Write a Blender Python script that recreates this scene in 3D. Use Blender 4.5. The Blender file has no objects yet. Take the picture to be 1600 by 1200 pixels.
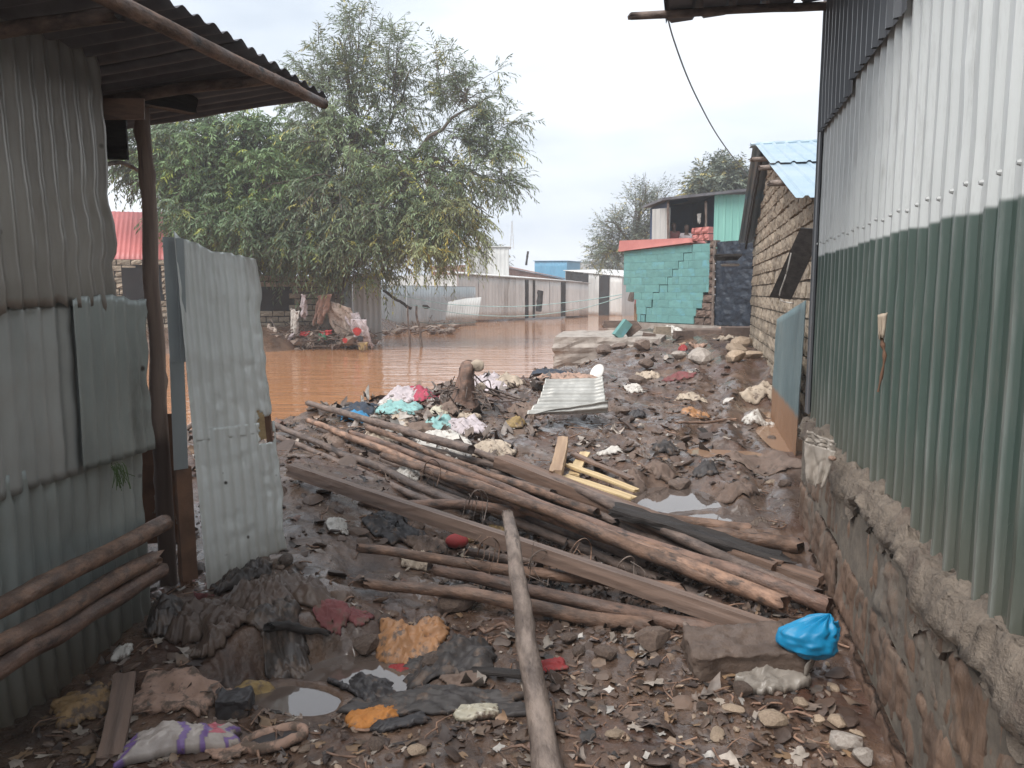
import bpy, bmesh, math, random
import numpy as np
from mathutils import Vector, Matrix
R = math.radians
scene = bpy.context.scene
COL = scene.collection
rng = np.random.default_rng(7)
random.seed(7)

# ------------------------------------------------------------------ camera
F = 1202.0                      # focal length in pixels of the 1600x1200 photograph
PITCH = math.atan(144 / F)
CZ = 1.6
cam = bpy.data.cameras.new('camera')
cam.sensor_width = 36.0
cam.lens = 36.0 * F / 1600
cam.clip_start = 0.05
cam.clip_end = 3000
cam_o = bpy.data.objects.new('camera', cam)
cam_o.location = (0, 0, CZ)
cam_o.rotation_euler = (math.pi / 2 - PITCH, 0, 0)
COL.objects.link(cam_o)
scene.camera = cam_o

# ------------------------------------------------------------------ world, sun, exposure
SUN_EL, SUN_ROT = R(56), R(-138)
world = bpy.data.worlds.new('World')
scene.world = world
world.use_nodes = True
wt = world.node_tree
wn, wl = wt.nodes, wt.links
wn.clear()
w_out = wn.new('ShaderNodeOutputWorld')
w_bg = wn.new('ShaderNodeBackground')
w_sky = wn.new('ShaderNodeTexSky')
w_sky.sky_type = 'NISHITA'
w_sky.sun_disc = False
w_sky.sun_elevation = SUN_EL
w_sky.sun_rotation = SUN_ROT
w_sky.dust_density = 4
w_hsv = wn.new('ShaderNodeHueSaturation')
w_hsv.inputs['Saturation'].default_value = 0.25
wl.new(w_sky.outputs['Color'], w_hsv.inputs['Color'])
w_tc = wn.new('ShaderNodeTexCoord')
w_map = wn.new('ShaderNodeMapping')
w_map.inputs['Scale'].default_value = (1.0, 1.0, 3.2)
w_map.inputs['Location'].default_value = (0.35, 0.2, 0.4)
wl.new(w_tc.outputs['Generated'], w_map.inputs['Vector'])
w_noise = wn.new('ShaderNodeTexNoise')
w_noise.inputs['Scale'].default_value = 2.1
w_noise.inputs['Detail'].default_value = 5
w_noise.inputs['Roughness'].default_value = 0.5
wl.new(w_map.outputs['Vector'], w_noise.inputs['Vector'])
w_ramp = wn.new('ShaderNodeValToRGB')
w_ramp.color_ramp.elements[0].position = 0.38
w_ramp.color_ramp.elements[0].color = (2.65, 3.0, 3.45, 1)
w_ramp.color_ramp.elements[1].position = 0.62
w_ramp.color_ramp.elements[1].color = (4.1, 4.35, 4.6, 1)
wl.new(w_noise.outputs['Fac'], w_ramp.inputs['Fac'])
w_mix = wn.new('ShaderNodeMixRGB')
w_mix.inputs['Fac'].default_value = 0.93       # a closed cloud deck in front of the sky
wl.new(w_hsv.outputs['Color'], w_mix.inputs['Color1'])
wl.new(w_ramp.outputs['Color'], w_mix.inputs['Color2'])
w_bg.inputs['Strength'].default_value = 0.10
wl.new(w_mix.outputs['Color'], w_bg.inputs['Color'])
wl.new(w_bg.outputs['Background'], w_out.inputs['Surface'])

sun = bpy.data.lights.new('sun', 'SUN')
sun.energy = 1.5
sun.angle = R(45)
sun.color = (1.0, 0.97, 0.93)
sun_o = bpy.data.objects.new('sun', sun)
d_sun = Vector((math.sin(SUN_ROT) * math.cos(SUN_EL), math.cos(SUN_ROT) * math.cos(SUN_EL), math.sin(SUN_EL)))
sun_o.rotation_euler = d_sun.to_track_quat('Z', 'Y').to_euler()
sun_o.location = (0, 0, 30)
COL.objects.link(sun_o)

vs = scene.view_settings
scene.display_settings.display_device = 'sRGB'
vs.view_transform = 'Standard'
vs.look = 'None'
vs.exposure = 1.5
vs.gamma = 1
vs.use_curve_mapping = False
scene.render.engine = 'CYCLES'
scene.cycles.use_denoising = True
scene.cycles.max_bounces = 8
scene.cycles.volume_bounces = 1

# ------------------------------------------------------------------ pixel of the photograph -> point of the place
SP, CP = math.sin(PITCH), math.cos(PITCH)
def ray(u, v):
    x = (u - 800) / F; d = (v - 600) / F
    return np.array([x, CP - d * SP, -d * CP - SP])
def P(u, v, Y):
    r = ray(u, v); return np.array([0, 0, CZ]) + r * (Y / r[1])
def G(u, v, z=0.0):
    r = ray(u, v); return np.array([0, 0, CZ]) + r * ((z - CZ) / r[2])

# ------------------------------------------------------------------ noise
def _h(ix, iy, iz, seed):
    with np.errstate(over='ignore'):
        n = (ix.astype(np.int64) * 374761393 + iy.astype(np.int64) * 668265263 + iz.astype(np.int64) * 2147483647 + seed * 1274126177) & 0xffffffff
        n = ((n ^ (n >> 13)) * 1274126177) & 0xffffffff
        n = (n ^ (n >> 16)) & 0xffffffff
    return n.astype(np.float64) / 0xffffffff * 2 - 1
def vnoise(x, y, z=None, seed=0):
    x = np.asarray(x, float); y = np.asarray(y, float)
    z = np.zeros_like(x) if z is None else np.asarray(z, float)
    flat = not z.any()
    ix, iy, iz = np.floor(x), np.floor(y), np.floor(z)
    fx, fy, fz = x - ix, y - iy, z - iz
    s = lambda t: t * t * t * (t * (t * 6 - 15) + 10)
    ux, uy, uz = s(fx), s(fy), s(fz)
    def layer(k):
        a = _h(ix, iy, iz + k, seed); b = _h(ix + 1, iy, iz + k, seed)
        c = _h(ix, iy + 1, iz + k, seed); d = _h(ix + 1, iy + 1, iz + k, seed)
        return (a + (b - a) * ux) * (1 - uy) + (c + (d - c) * ux) * uy
    l0 = layer(0)
    return l0 if flat else l0 * (1 - uz) + layer(1) * uz
def fbm(x, y, z=None, oct=4, seed=0, gain=0.5):
    x = np.asarray(x, float); y = np.asarray(y, float)
    z0 = None if z is None else np.asarray(z, float)
    t = 0; a = 1; tot = 0; f = 1.0
    for k in range(oct):
        c, s_ = math.cos(0.6 * k), math.sin(0.6 * k)
        t = t + a * vnoise((x * c - y * s_) * f + 17.3 * k, (x * s_ + y * c) * f - 9.1 * k, None if z0 is None else z0 * f + 3.3 * k, seed + k)
        tot += a; a *= gain; f *= 2.03
    return t / tot
def smooth(a, b, x):
    t = np.clip((x - a) / (b - a), 0, 1); return t * t * (3 - 2 * t)

# ------------------------------------------------------------------ the lie of the land
WATER = -0.25
_near = [(60,1190,0),(400,1190,0),(800,1190,0),(1250,1190,.03),(1340,1100,0),(1000,1100,.05),(1150,1130,.05),(530,1060,-.03),(300,1000,.02),(300,965,.10),(350,945,.14),(400,925,.17),(120,1090,0),
    (250,930,.05),(330,950,.10),(420,930,.13),(450,890,.18),(500,850,.20),(480,800,.27),(470,740,.32),(560,770,.24),(560,900,.07),(640,1000,.0),(640,880,.05),(700,930,.0),(760,870,-.03),(700,850,-.01),
    (900,960,-.03),(900,1000,.03),(1150,1050,.06),(1290,970,.02),(1200,910,.02),(1000,880,-.01),(850,820,.0),(1050,780,.07),(1180,815,.07),(1220,740,.10),(1100,700,.14),(950,720,.14),
    (830,720,.18),(720,720,.21),(620,720,.24),(560,680,.27),(560,640,.31),(640,610,.34),(720,590,.38),(850,580,.33),(1000,600,.27),(1100,640,.2),(1150,600,.33),(1215,640,.16),(1180,560,.5),(1050,545,.45),
    (1120,530,.6),(900,562,.34),(960,540,.4)]
_ctl = np.array([G(*c) for c in _near] + [np.array(c, float) for c in [(0,-3,0),(-5,0,0),(5,0,0),(-5,6,.1),(-3,8,.15),(-3.2,7,.2),(-8,7,.1),(5,8,.3),(5,14,.5),(8,20,.75),(5.5,24,.8),(4,20.5,.68),(5,21,.72),(12,35,.8),(25,60,.8)]])
def _q(x, y):
    r = np.sqrt(x * x + y * y) + 1.2
    return np.arctan2(x, np.maximum(y, -1e9)) * 1.0, np.log(r)
_cq = _q(_ctl[:, 0], _ctl[:, 1])
# the river between its near and its far bank
_nearbank = [(-60, 6.5), (-12, 8.4), (-4.2, 9.0), (-2.9, 9.6), (-1.9, 10.6), (-0.9, 12.0), (0.0, 13.6), (0.75, 15.2), (1.0, 17.0), (1.25, 19.0), (2.6, 20.8), (3.1, 22.6), (3.8, 27.0), (6.5, 40), (15, 80), (30, 160)]
_farpx = [(968, 481), (905, 487.5), (760, 496), (700, 506), (640, 520), (585, 541), (430, 553), (250, 556)]
_farbank = [tuple(G(u, v, WATER)[:2]) for u, v in _farpx] + [(-25, 22), (-60, 20)]
_poly = np.array(_nearbank + _farbank)
def river_sd(x, y):
    """signed distance to the river's outline, positive inside the water"""
    shp = np.shape(x); x = np.ravel(x).astype(float); y = np.ravel(y).astype(float)
    dist = np.full(x.shape, 1e9); inside = np.zeros(x.shape, bool)
    n = len(_poly)
    for i in range(n):
        ax, ay = _poly[i]; bx, by = _poly[(i + 1) % n]
        dx, dy = bx - ax, by - ay
        t = np.clip(((x - ax) * dx + (y - ay) * dy) / (dx * dx + dy * dy), 0, 1)
        dist = np.minimum(dist, np.hypot(x - ax - t * dx, y - ay - t * dy))
        c = ((ay > y) != (by > y)) & (x < (bx - ax) * (y - ay) / (by - ay + 1e-12) + ax)
        inside ^= c
    return np.where(inside, dist, -dist).reshape(shp)
def _is_far(x, y):
    # on the far side of the river's mid line
    return y > np.interp(x, [-60, -12, -3, -0.5, 1.5, 2.6, 6, 14, 28], [13, 16, 17.5, 22, 32, 45, 62, 110, 190])
# puddles: centre, half sizes, turn, water level
PUDDLES = []
def _seg(x, y, pts):
    best = np.full(x.shape, 1e9)
    for (ax, ay), (bx, by) in zip(pts[:-1], pts[1:]):
        dx, dy = bx - ax, by - ay; t = np.clip(((x - ax) * dx + (y - ay) * dy) / (dx * dx + dy * dy), 0, 1)
        best = np.minimum(best, np.hypot(x - ax - t * dx, y - ay - t * dy))
    return 0, best
_ruts = [([tuple(G(u, v, .15)[:2]) for u, v in ((1080, 560), (1120, 620), (1090, 680), (1060, 740), (1050, 790))], .13, .06),
         ([tuple(G(u, v, .15)[:2]) for u, v in ((1180, 600), (1160, 660), (1190, 720), (1200, 800))], .10, .05), ([tuple(G(u, v, .15)[:2]) for u, v in ((960, 690), (1000, 720), (1040, 760))], .08, .04),
         ([tuple(G(u, v, 0)[:2]) for u, v in ((420, 1040), (500, 1050), (640, 1070))], .07, .03)]
def H(x, y, fine=True):
    shp = np.shape(x); x = np.ravel(np.asarray(x, float)); y = np.ravel(np.asarray(y, float))
    qa, qr = _q(x, y)
    num = np.zeros_like(x); den = np.zeros_like(x)
    for a, r, z in zip(_cq[0], _cq[1], _ctl[:, 2]):
        w = 1.0 / (((qa - a) ** 2) * 2.2 + (qr - r) ** 2 + 0.004) ** 2
        num += w * z; den += w
    base = num / den
    far = _is_far(x, y)
    base = np.where(far, 0.42 + 0.15 * fbm(x * .25, y * .25, oct=2, seed=5), base)
    sd = river_sd(x, y) + 0.35 * fbm(x * .9, y * .9, oct=3, seed=11) * np.clip(np.hypot(x, y) / 12, 0, 1)
    land = smooth(0.25, np.where(far, -2.2, -1.3), sd)
    z = -0.75 + (base + 0.75) * land
    if fine:
        dist = np.hypot(x, y)
        m1 = fbm(x * 1.5, y * 1.5, oct=4, seed=21)
        m2 = np.abs(fbm(x * 5.5 + m1, y * 5.5, oct=3, seed=31))
        m3 = fbm(x * 17, y * 17, oct=3, seed=41)
        m4 = np.abs(fbm(x * 11 + 2 * m1, y * 11, oct=2, seed=51))
        rough = smooth(-0.5, 0.35, fbm(x * .8, y * .8, oct=2, seed=61))
        fade = np.clip(dist / 7, 0.55, 1.5)
        m5 = np.abs(fbm(x * 24 + 3 * m3, y * 24, oct=2, seed=71))
        z = z + land * fade * (0.05 * m1 + (.35 + .65 * rough) * (0.062 * (0.32 - m2) + 0.034 * (0.3 - m4) + .014 * (.3 - m5)) + 0.013 * m3)
        for rut, wd_, dp in _ruts:
            t_, d_ = _seg(x, y, rut); d_ = d_ + .10 * m1
            z = z + land * dp * (-np.exp(-(d_ / wd_) ** 2) + .5 * np.exp(-((np.abs(d_) - wd_ * 1.9) / (wd_ * .8)) ** 2))
        for px, py, rx, ry, rot, pz, _ in PUDDLES:
            c, s = math.cos(rot), math.sin(rot)
            dx, dy = x - px, y - py
            e = np.hypot((dx * c + dy * s) / rx, (-dx * s + dy * c) / ry) + 0.35 * m1 + 0.25 * (0.3 - m2)
            w = 1 - smooth(0.75, 1.35, e)
            rim = (1 - smooth(1.5, 2.2, e)) * smooth(.8, 1.2, e); z = np.where(rim > 0, np.maximum(z, z * (1 - rim) + (pz + .012 + .015 * m1) * rim), z)
            z = z * (1 - w) + (pz - 0.03 + 0.02 * m1 + 0.012 * m3) * w
    return z.reshape(shp)
def _pud(u, v, z, rx, ry, rot, colr):
    p = G(u, v, z)
    for _ in range(6):
        pz = float(H(p[:1], p[1:2], False)[0]) - 0.03; p = G(u, v, pz)
    _new.append((p[0], p[1], rx, ry, rot, pz - 0.004 * len(_new) % 0.01, colr))
_new = []
_pud(535, 1066, -0.035, 0.44, 0.30, 0.35, 'clear')
_pud(465, 1092, -0.035, 0.16, 0.09, -0.3, 'clear')
_pud(1050, 782, 0.070, 0.42, 0.44, -0.9, 'clear')
_pud(1135, 812, 0.062, 0.28, 0.16, 0.15, 'clear')
_pud(1215, 672, 0.115, 0.17, 1.05, -0.22, 'silt')
_pud(1135, 709, 0.120, 0.34, 0.20, -0.5, 'silt')
PUDDLES += _new
_T = np.geomspace(1.2, 160, 420)
def GR(u, v):
    """where the line of sight through a pixel of the photograph meets the ground"""
    r = ray(u, v); pts = np.array([0, 0, CZ])[None] + r[None] * _T[:, None]
    h = H(pts[:, 0], pts[:, 1]); k = np.nonzero(pts[:, 2] < h)[0]
    if len(k) == 0: return G(u, v, 0)
    i = max(k[0], 1); a, b = _T[i - 1], _T[i]
    da, db = pts[i - 1, 2] - h[i - 1], pts[i, 2] - h[i]
    t = a + (b - a) * da / (da - db + 1e-9)
    p = np.array([0, 0, CZ]) + r * t
    p[2] = float(H(p[0], p[1])); return p
def hz(x, y): return float(H(np.array([x]), np.array([y]))[0])

# ------------------------------------------------------------------ objects
W = {}
def tagp(o, label=None, cat=None, group=None, kind=None):
    if label: o['label'] = label
    if cat: o['category'] = cat
    if group: o['group'] = group
    if kind: o['kind'] = kind
    return o
def empty(name, loc, label, cat, group=None, kind=None):
    o = bpy.data.objects.new(name, None); COL.objects.link(o)
    o.location = loc; o.empty_display_size = 0.2; W[o] = Vector(loc)
    return tagp(o, label, cat, group, kind)
def mesh(name, verts, faces, m=None, smooth_=True):
    me = bpy.data.meshes.new(name)
    if isinstance(faces, np.ndarray):
        v = np.asarray(verts, np.float32); k = faces.shape[1]; n = len(faces)
        me.vertices.add(len(v)); me.vertices.foreach_set('co', v.ravel())
        me.loops.add(n * k); me.loops.foreach_set('vertex_index', faces.astype(np.int32).ravel())
        me.polygons.add(n); me.polygons.foreach_set('loop_start', np.arange(0, n * k, k, dtype=np.int32))
        me.update(calc_edges=True)
    else:
        me.from_pydata([tuple(map(float, p)) for p in verts], [], faces)
    me.polygons.foreach_set('use_smooth', np.full(len(me.polygons), bool(smooth_)))
    if m is not None: me.materials.append(m)
    me.update()
    return me
def link(name, me, parent=None, label=None, cat=None, group=None, kind=None, loc=None, recentre=True):
    """links a mesh given in world coordinates (loc None) or in its own (loc given)"""
    o = bpy.data.objects.new(name, me); COL.objects.link(o)
    if loc is None:
        if parent is None and recentre and kind is None and len(me.vertices):
            a = np.empty(len(me.vertices) * 3, np.float32); me.vertices.foreach_get('co', a); a = a.reshape(-1, 3)
            c = np.array([a[:, 0].mean(), a[:, 1].mean(), a[:, 2].min()])
            me.vertices.foreach_set('co', (a - c).astype(np.float32).ravel()); me.update()
            loc = c
        else: loc = (0, 0, 0)
    loc = Vector(loc)
    if parent is not None:
        o.parent = parent; o.location = loc - W[parent]
    else: o.location = loc
    W[o] = loc
    return tagp(o, label, cat, group, kind)
def vcol(me, name, vals):
    a = me.attributes.new(name, 'FLOAT_COLOR', 'POINT')
    v = np.ones((len(me.vertices), 4), np.float32); v[:, :3] = vals
    a.data.foreach_set('color', v.ravel())
def vfloat(me, name, vals):
    a = me.attributes.new(name, 'FLOAT', 'POINT'); a.data.foreach_set('value', np.asarray(vals, np.float32))

# ------------------------------------------------------------------ materials
def mat(name, c1, c2=None, c3=None, scale=4.0, stretch=(1, 1, 1), rough=0.8, rough2=None, bump=0.3, bscale=None, bdist=0.01, metal=0.0, spec=0.5, detail=8,
        coord='Object', attr=None, rnd=0.0, lo=0.38, hi=0.62, c3lo=0.56, trans=None, coat=0.0, sub=None, c3scale=None, hfun=None, spots=0):
    m = bpy.data.materials.new(name); m.use_nodes = True
    nt = m.node_tree; n, l = nt.nodes, nt.links
    b = n['Principled BSDF']
    tc = n.new('ShaderNodeTexCoord'); mp = n.new('ShaderNodeMapping'); mp.inputs['Scale'].default_value = stretch
    l.new(tc.outputs[coord], mp.inputs['Vector'])
    vec = mp.outputs['Vector']
    if rnd:
        oi = n.new('ShaderNodeObjectInfo'); va = n.new('ShaderNodeVectorMath'); va.operation = 'MULTIPLY_ADD'
        cx = n.new('ShaderNodeCombineXYZ')
        for k in range(3): l.new(oi.outputs['Random'], cx.inputs[k])
        l.new(cx.outputs[0], va.inputs[0]); va.inputs[1].default_value = (37, 19, 53); l.new(vec, va.inputs[2]); vec = va.outputs[0]
    no = n.new('ShaderNodeTexNoise'); no.inputs['Scale'].default_value = scale; no.inputs['Detail'].default_value = detail; no.inputs['Roughness'].default_value = 0.62
    l.new(vec, no.inputs['Vector'])
    c2 = c2 or tuple(x * 0.7 for x in c1)
    rp = n.new('ShaderNodeValToRGB'); e = rp.color_ramp.elements
    e[0].position = lo; e[0].color = (*c2, 1); e[1].position = hi; e[1].color = (*c1, 1)
    l.new(no.outputs['Fac'], rp.inputs['Fac'])
    col = rp.outputs['Color']
    if attr:
        at = n.new('ShaderNodeAttribute'); at.attribute_name = attr
        mx = n.new('ShaderNodeMixRGB'); mx.blend_type = 'MULTIPLY'; mx.inputs['Fac'].default_value = 1
        l.new(col, mx.inputs['Color1']); l.new(at.outputs['Color'], mx.inputs['Color2']); col = mx.outputs['Color']
    if c3:
        n3 = n.new('ShaderNodeTexNoise'); n3.inputs['Scale'].default_value = c3scale or scale * 0.37; n3.inputs['Detail'].default_value = 9; n3.inputs['Roughness'].default_value = 0.68
        l.new(vec, n3.inputs['Vector'])
        r3 = n.new('ShaderNodeValToRGB'); r3.color_ramp.elements[0].position = c3lo; r3.color_ramp.elements[1].position = c3lo + 0.1
        l.new(n3.outputs['Fac'], r3.inputs['Fac'])
        mx = n.new('ShaderNodeMixRGB'); l.new(r3.outputs['Color'], mx.inputs['Fac']); l.new(col, mx.inputs['Color1']); mx.inputs['Color2'].default_value = (*c3, 1); col = mx.outputs['Color']
    if rnd:
        mr = n.new('ShaderNodeMapRange'); mr.inputs['To Min'].default_value = 1 - rnd; mr.inputs['To Max'].default_value = 1 + rnd
        l.new(oi.outputs['Random'], mr.inputs['Value'])
        hs = n.new('ShaderNodeHueSaturation'); l.new(mr.outputs[0], hs.inputs['Value']); l.new(col, hs.inputs['Color']); col = hs.outputs['Color']
    if spots:
        vo = n.new('ShaderNodeTexVoronoi'); vo.inputs['Scale'].default_value = spots; vo.inputs['Randomness'].default_value = 1; l.new(tc.outputs[coord], vo.inputs['Vector'])
        vr = n.new('ShaderNodeValToRGB'); vr.color_ramp.elements[0].position = .045; vr.color_ramp.elements[0].color = (1, 1, 1, 1); vr.color_ramp.elements[1].position = .11; vr.color_ramp.elements[1].color = (0, 0, 0, 1); l.new(vo.outputs['Distance'], vr.inputs['Fac'])
        gt = n.new('ShaderNodeMath'); gt.operation = 'MULTIPLY'; sp_ = n.new('ShaderNodeSeparateColor'); l.new(vo.outputs['Color'], sp_.inputs[0]); g2 = n.new('ShaderNodeMath'); g2.operation = 'GREATER_THAN'; g2.inputs[1].default_value = .55; l.new(sp_.outputs[0], g2.inputs[0]); l.new(g2.outputs[0], gt.inputs[0]); l.new(vr.outputs[0], gt.inputs[1])
        mx = n.new('ShaderNodeMixRGB'); l.new(gt.outputs[0], mx.inputs['Fac']); l.new(col, mx.inputs['Color1']); mx.inputs['Color2'].default_value = (.05, .04, .035, 1); col = mx.outputs['Color']
    if hfun: col = hfun(n, l, col, no)
    l.new(col, b.inputs['Base Color'])
    b.inputs['Metallic'].default_value = metal; b.inputs['Specular IOR Level'].default_value = spec
    if coat: b.inputs['Coat Weight'].default_value = coat; b.inputs['Coat Roughness'].default_value = 0.1
    if rough2 is None: b.inputs['Roughness'].default_value = rough
    else:
        mr2 = n.new('ShaderNodeMapRange'); mr2.inputs['From Min'].default_value = 0.35; mr2.inputs['From Max'].default_value = 0.65
        mr2.inputs['To Min'].default_value = rough; mr2.inputs['To Max'].default_value = rough2
        nr = n.new('ShaderNodeTexNoise'); nr.inputs['Scale'].default_value = scale * 0.6; nr.inputs['Detail'].default_value = 5
        l.new(vec, nr.inputs['Vector']); l.new(nr.outputs['Fac'], mr2.inputs['Value']); l.new(mr2.outputs[0], b.inputs['Roughness'])
    if bump:
        nb = n.new('ShaderNodeTexNoise'); nb.inputs['Scale'].default_value = bscale or scale * 4; nb.inputs['Detail'].default_value = 6; nb.inputs['Roughness'].default_value = 0.65
        l.new(vec, nb.inputs['Vector'])
        bp = n.new('ShaderNodeBump'); bp.inputs['Strength'].default_value = bump; bp.inputs['Distance'].default_value = bdist
        l.new(nb.outputs['Fac'], bp.inputs['Height']); l.new(bp.outputs['Normal'], b.inputs['Normal'])
    if trans:
        b.inputs['Transmission Weight'].default_value = trans; b.inputs['IOR'].default_value = 1.15
    return m
def zramp(stops, wob=0.05, fac=1.0):
    """wear or mud that stands at a height above the ground: stops = [(z, colour, alpha)...] in world height"""
    def f(n, l, col, no):
        ge = n.new('ShaderNodeNewGeometry'); sx = n.new('ShaderNodeSeparateXYZ'); l.new(ge.outputs['Position'], sx.inputs[0])
        nn = n.new('ShaderNodeTexNoise'); nn.inputs['Scale'].default_value = 3.5; nn.inputs['Detail'].default_value = 7
        l.new(ge.outputs['Position'], nn.inputs['Vector'])
        ma = n.new('ShaderNodeMath'); ma.operation = 'MULTIPLY_ADD'; ma.inputs[1].default_value = wob; l.new(nn.outputs['Fac'], ma.inputs[0]); l.new(sx.outputs['Z'], ma.inputs[2])
        for z0, z1, c, a in stops:
            mr = n.new('ShaderNodeMapRange'); mr.inputs['From Min'].default_value = z0; mr.inputs['From Max'].default_value = z1
            mr.inputs['To Min'].default_value = a; mr.inputs['To Max'].default_value = 0; mr.interpolation_type = 'SMOOTHSTEP'
            l.new(ma.outputs[0], mr.inputs['Value'])
            mx = n.new('ShaderNodeMixRGB'); l.new(mr.outputs[0], mx.inputs['Fac']); l.new(col, mx.inputs['Color1']); mx.inputs['Color2'].default_value = (*c, 1); col = mx.outputs['Color']
        return col
    return f
MUD = (.105, .070, .052)
M = {}
M['bark'] = mat('bark', (.27, .16, .108), (.115, .07, .05), c3=(.05, .035, .028), scale=8, stretch=(1.0, 2.2, 2.2), rough=.38, rough2=.8, bump=.8, bscale=22, bdist=.012, rnd=.3, c3lo=.545, c3scale=7, lo=.4, hi=.6, spots=8)
M['bark_red'] = mat('bark_red', (.19, .112, .08), (.09, .056, .043), c3=(.05, .034, .028), scale=8, stretch=(1.0, 2.2, 2.2), rough=.35, rough2=.75, bump=.8, bscale=22, bdist=.012, rnd=.2, c3lo=.56, c3scale=7, lo=.4, hi=.6, spots=8)
M['bark_pale'] = mat('bark_pale', (.27, .21, .175), (.12, .09, .075), c3=(.04, .03, .027), scale=7, stretch=(1.0, 2.2, 2.2), rough=.35, rough2=.75, bump=.8, bscale=22, bdist=.012, c3lo=.59, c3scale=8, lo=.4, hi=.6, spots=8)
M['bark_grey'] = mat('bark_grey', (.17, .12, .096), (.08, .057, .047), c3=(.045, .033, .028), scale=8, stretch=(1.0, 2.2, 2.2), rough=.38, rough2=.75, bump=.8, bscale=22, bdist=.012, rnd=.22, c3lo=.55, lo=.4, hi=.6, spots=8)
M['post'] = mat('post', (.30, .22, .175), (.18, .125, .10), c3=(.05, .036, .03), scale=6, stretch=(.25, 3, 3), rough=.7, bump=.5, bscale=26, bdist=.006, c3lo=.6, hfun=zramp([(.85, .95, (.055, .03, .022), .8)], .12))
M['plank'] = mat('plank', (.225, .14, .10), (.13, .085, .064), c3=(.07, .05, .04), scale=9, stretch=(.15, 3, 3), rough=.4, rough2=.8, bump=.45, bscale=40, bdist=.004, rnd=.15, c3lo=.6)
M['plank_dark'] = mat('plank_dark', (.042, .035, .032), (.018, .015, .014), scale=9, stretch=(.15, 3, 3), rough=.45, rough2=.8, spec=.3, bump=1, bscale=36, bdist=.006)
M['plank_yellow'] = mat('plank_yellow', (.62, .46, .25), (.46, .32, .17), c3=(.2, .14, .09), scale=7, stretch=(.12, 3, 3), rough=.6, bump=.3, bscale=40, bdist=.003, c3lo=.64)
M['beam'] = mat('beam', (.215, .145, .112), (.12, .082, .065), c3=(.07, .05, .04), scale=9, stretch=(.12, 3, 3), rough=.55, bump=.4, bscale=40, bdist=.004, c3lo=.62)
ZN = dict(spots=6.5, rough=.30, rough2=.5, bump=.12, bscale=18, bdist=.004, coord='Object')
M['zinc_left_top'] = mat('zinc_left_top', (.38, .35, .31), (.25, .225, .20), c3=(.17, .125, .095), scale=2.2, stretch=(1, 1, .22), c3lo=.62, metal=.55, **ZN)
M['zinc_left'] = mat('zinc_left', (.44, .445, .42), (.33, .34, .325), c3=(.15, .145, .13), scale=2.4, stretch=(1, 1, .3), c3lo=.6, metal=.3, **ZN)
M['zinc_low'] = mat('zinc_low', (.36, .385, .36), (.25, .27, .255), c3=(.12, .12, .105), scale=2.4, stretch=(1, 1, .3), c3lo=.58, metal=.3, hfun=zramp([(.0, .42, (.13, .095, .062), .85), (-.1, .12, (.07, .045, .034), .9)], .12), **ZN)
M['zinc_door'] = mat('zinc_door', (.76, .77, .73), (.66, .675, .64), c3=(.40, .375, .33), spots=9, scale=1.8, stretch=(1, 1, .3), c3lo=.66, metal=.18, hfun=zramp([(.12, .5, (.36, .30, .235), .55)], .1), rough=.36, rough2=.5, bump=.08, bscale=18, bdist=.003)
M['zinc_plain'] = mat('zinc_plain', (.42, .45, .46), (.32, .35, .36), c3=(.25, .24, .22), scale=2, stretch=(1, 1, .3), c3lo=.64, metal=.5, **ZN)
M['zinc_loose'] = mat('zinc_loose', (.47, .46, .43), (.34, .33, .305), c3=(.16, .12, .09), scale=3, c3lo=.6, metal=.3, **ZN)
M['roof_dark'] = mat('roof_dark', (.15, .145, .155), (.085, .08, .088), c3=(.10, .08, .07), scale=3, rough=.6, bump=.1, c3lo=.6)
M['far_zinc'] = mat('far_zinc', (.60, .595, .575), (.46, .455, .44), c3=(.28, .25, .225), scale=1.6, stretch=(1, 1, .2), rough=.6, bump=0, c3lo=.55, rnd=.15)
M['far_rust'] = mat('far_rust', (.30, .15, .11), (.22, .11, .085), c3=(.34, .3, .27), scale=.9, rough=.7, bump=0, c3lo=.6)
M['far_dark'] = mat('far_dark', (.03, .03, .032), (.02, .02, .022), scale=2, rough=.9, bump=0, spec=.08)
M['far_blue'] = mat('far_blue', (.09, .30, .46), (.075, .26, .41), scale=1, rough=.6, bump=0)
M['mint'] = mat('mint', (.25, .52, .44), (.21, .47, .40), c3=(.42, .47, .42), scale=1.2, stretch=(1, 1, .35), rough=.6, bump=0, c3lo=.64)
M['pink'] = mat('pink', (.47, .18, .16), (.41, .15, .135), c3=(.40, .2, .16), scale=3, rough=.8, bump=.3, bscale=20, c3lo=.62)
M['teal'] = mat('teal', (.135, .30, .285), (.11, .25, .24), c3=(.125, .305, .345), scale=2.2, rough=.75, bump=.35, bscale=14, bdist=.01, c3lo=.54, c3scale=.8, rnd=.09, coord='Object')
M['red_roof'] = mat('red_roof', (.50, .135, .125), (.44, .115, .11), c3=(.36, .14, .12), scale=1.4, rough=.5, bump=0, c3lo=.6)
M['blue_roof'] = mat('blue_roof', (.36, .45, .51), (.29, .40, .48), c3=(.42, .46, .49), scale=1.6, rough=.38, bump=0, metal=.15)
M['block'] = mat('block', (.37, .30, .225), (.25, .20, .15), c3=(.16, .125, .095), scale=6, rough=.9, bump=.6, bscale=22, bdist=.015, rnd=.22, c3lo=.58)
M['block_brown'] = mat('block_brown', (.17, .115, .09), (.10, .07, .056), c3=(.07, .05, .042), scale=6, rough=.85, bump=.6, bscale=22, bdist=.015, rnd=.2, c3lo=.6)
M['mortar'] = mat('mortar', (.20, .165, .13), (.12, .10, .08), scale=8, rough=.95, bump=.6, bscale=30, bdist=.01)
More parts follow.
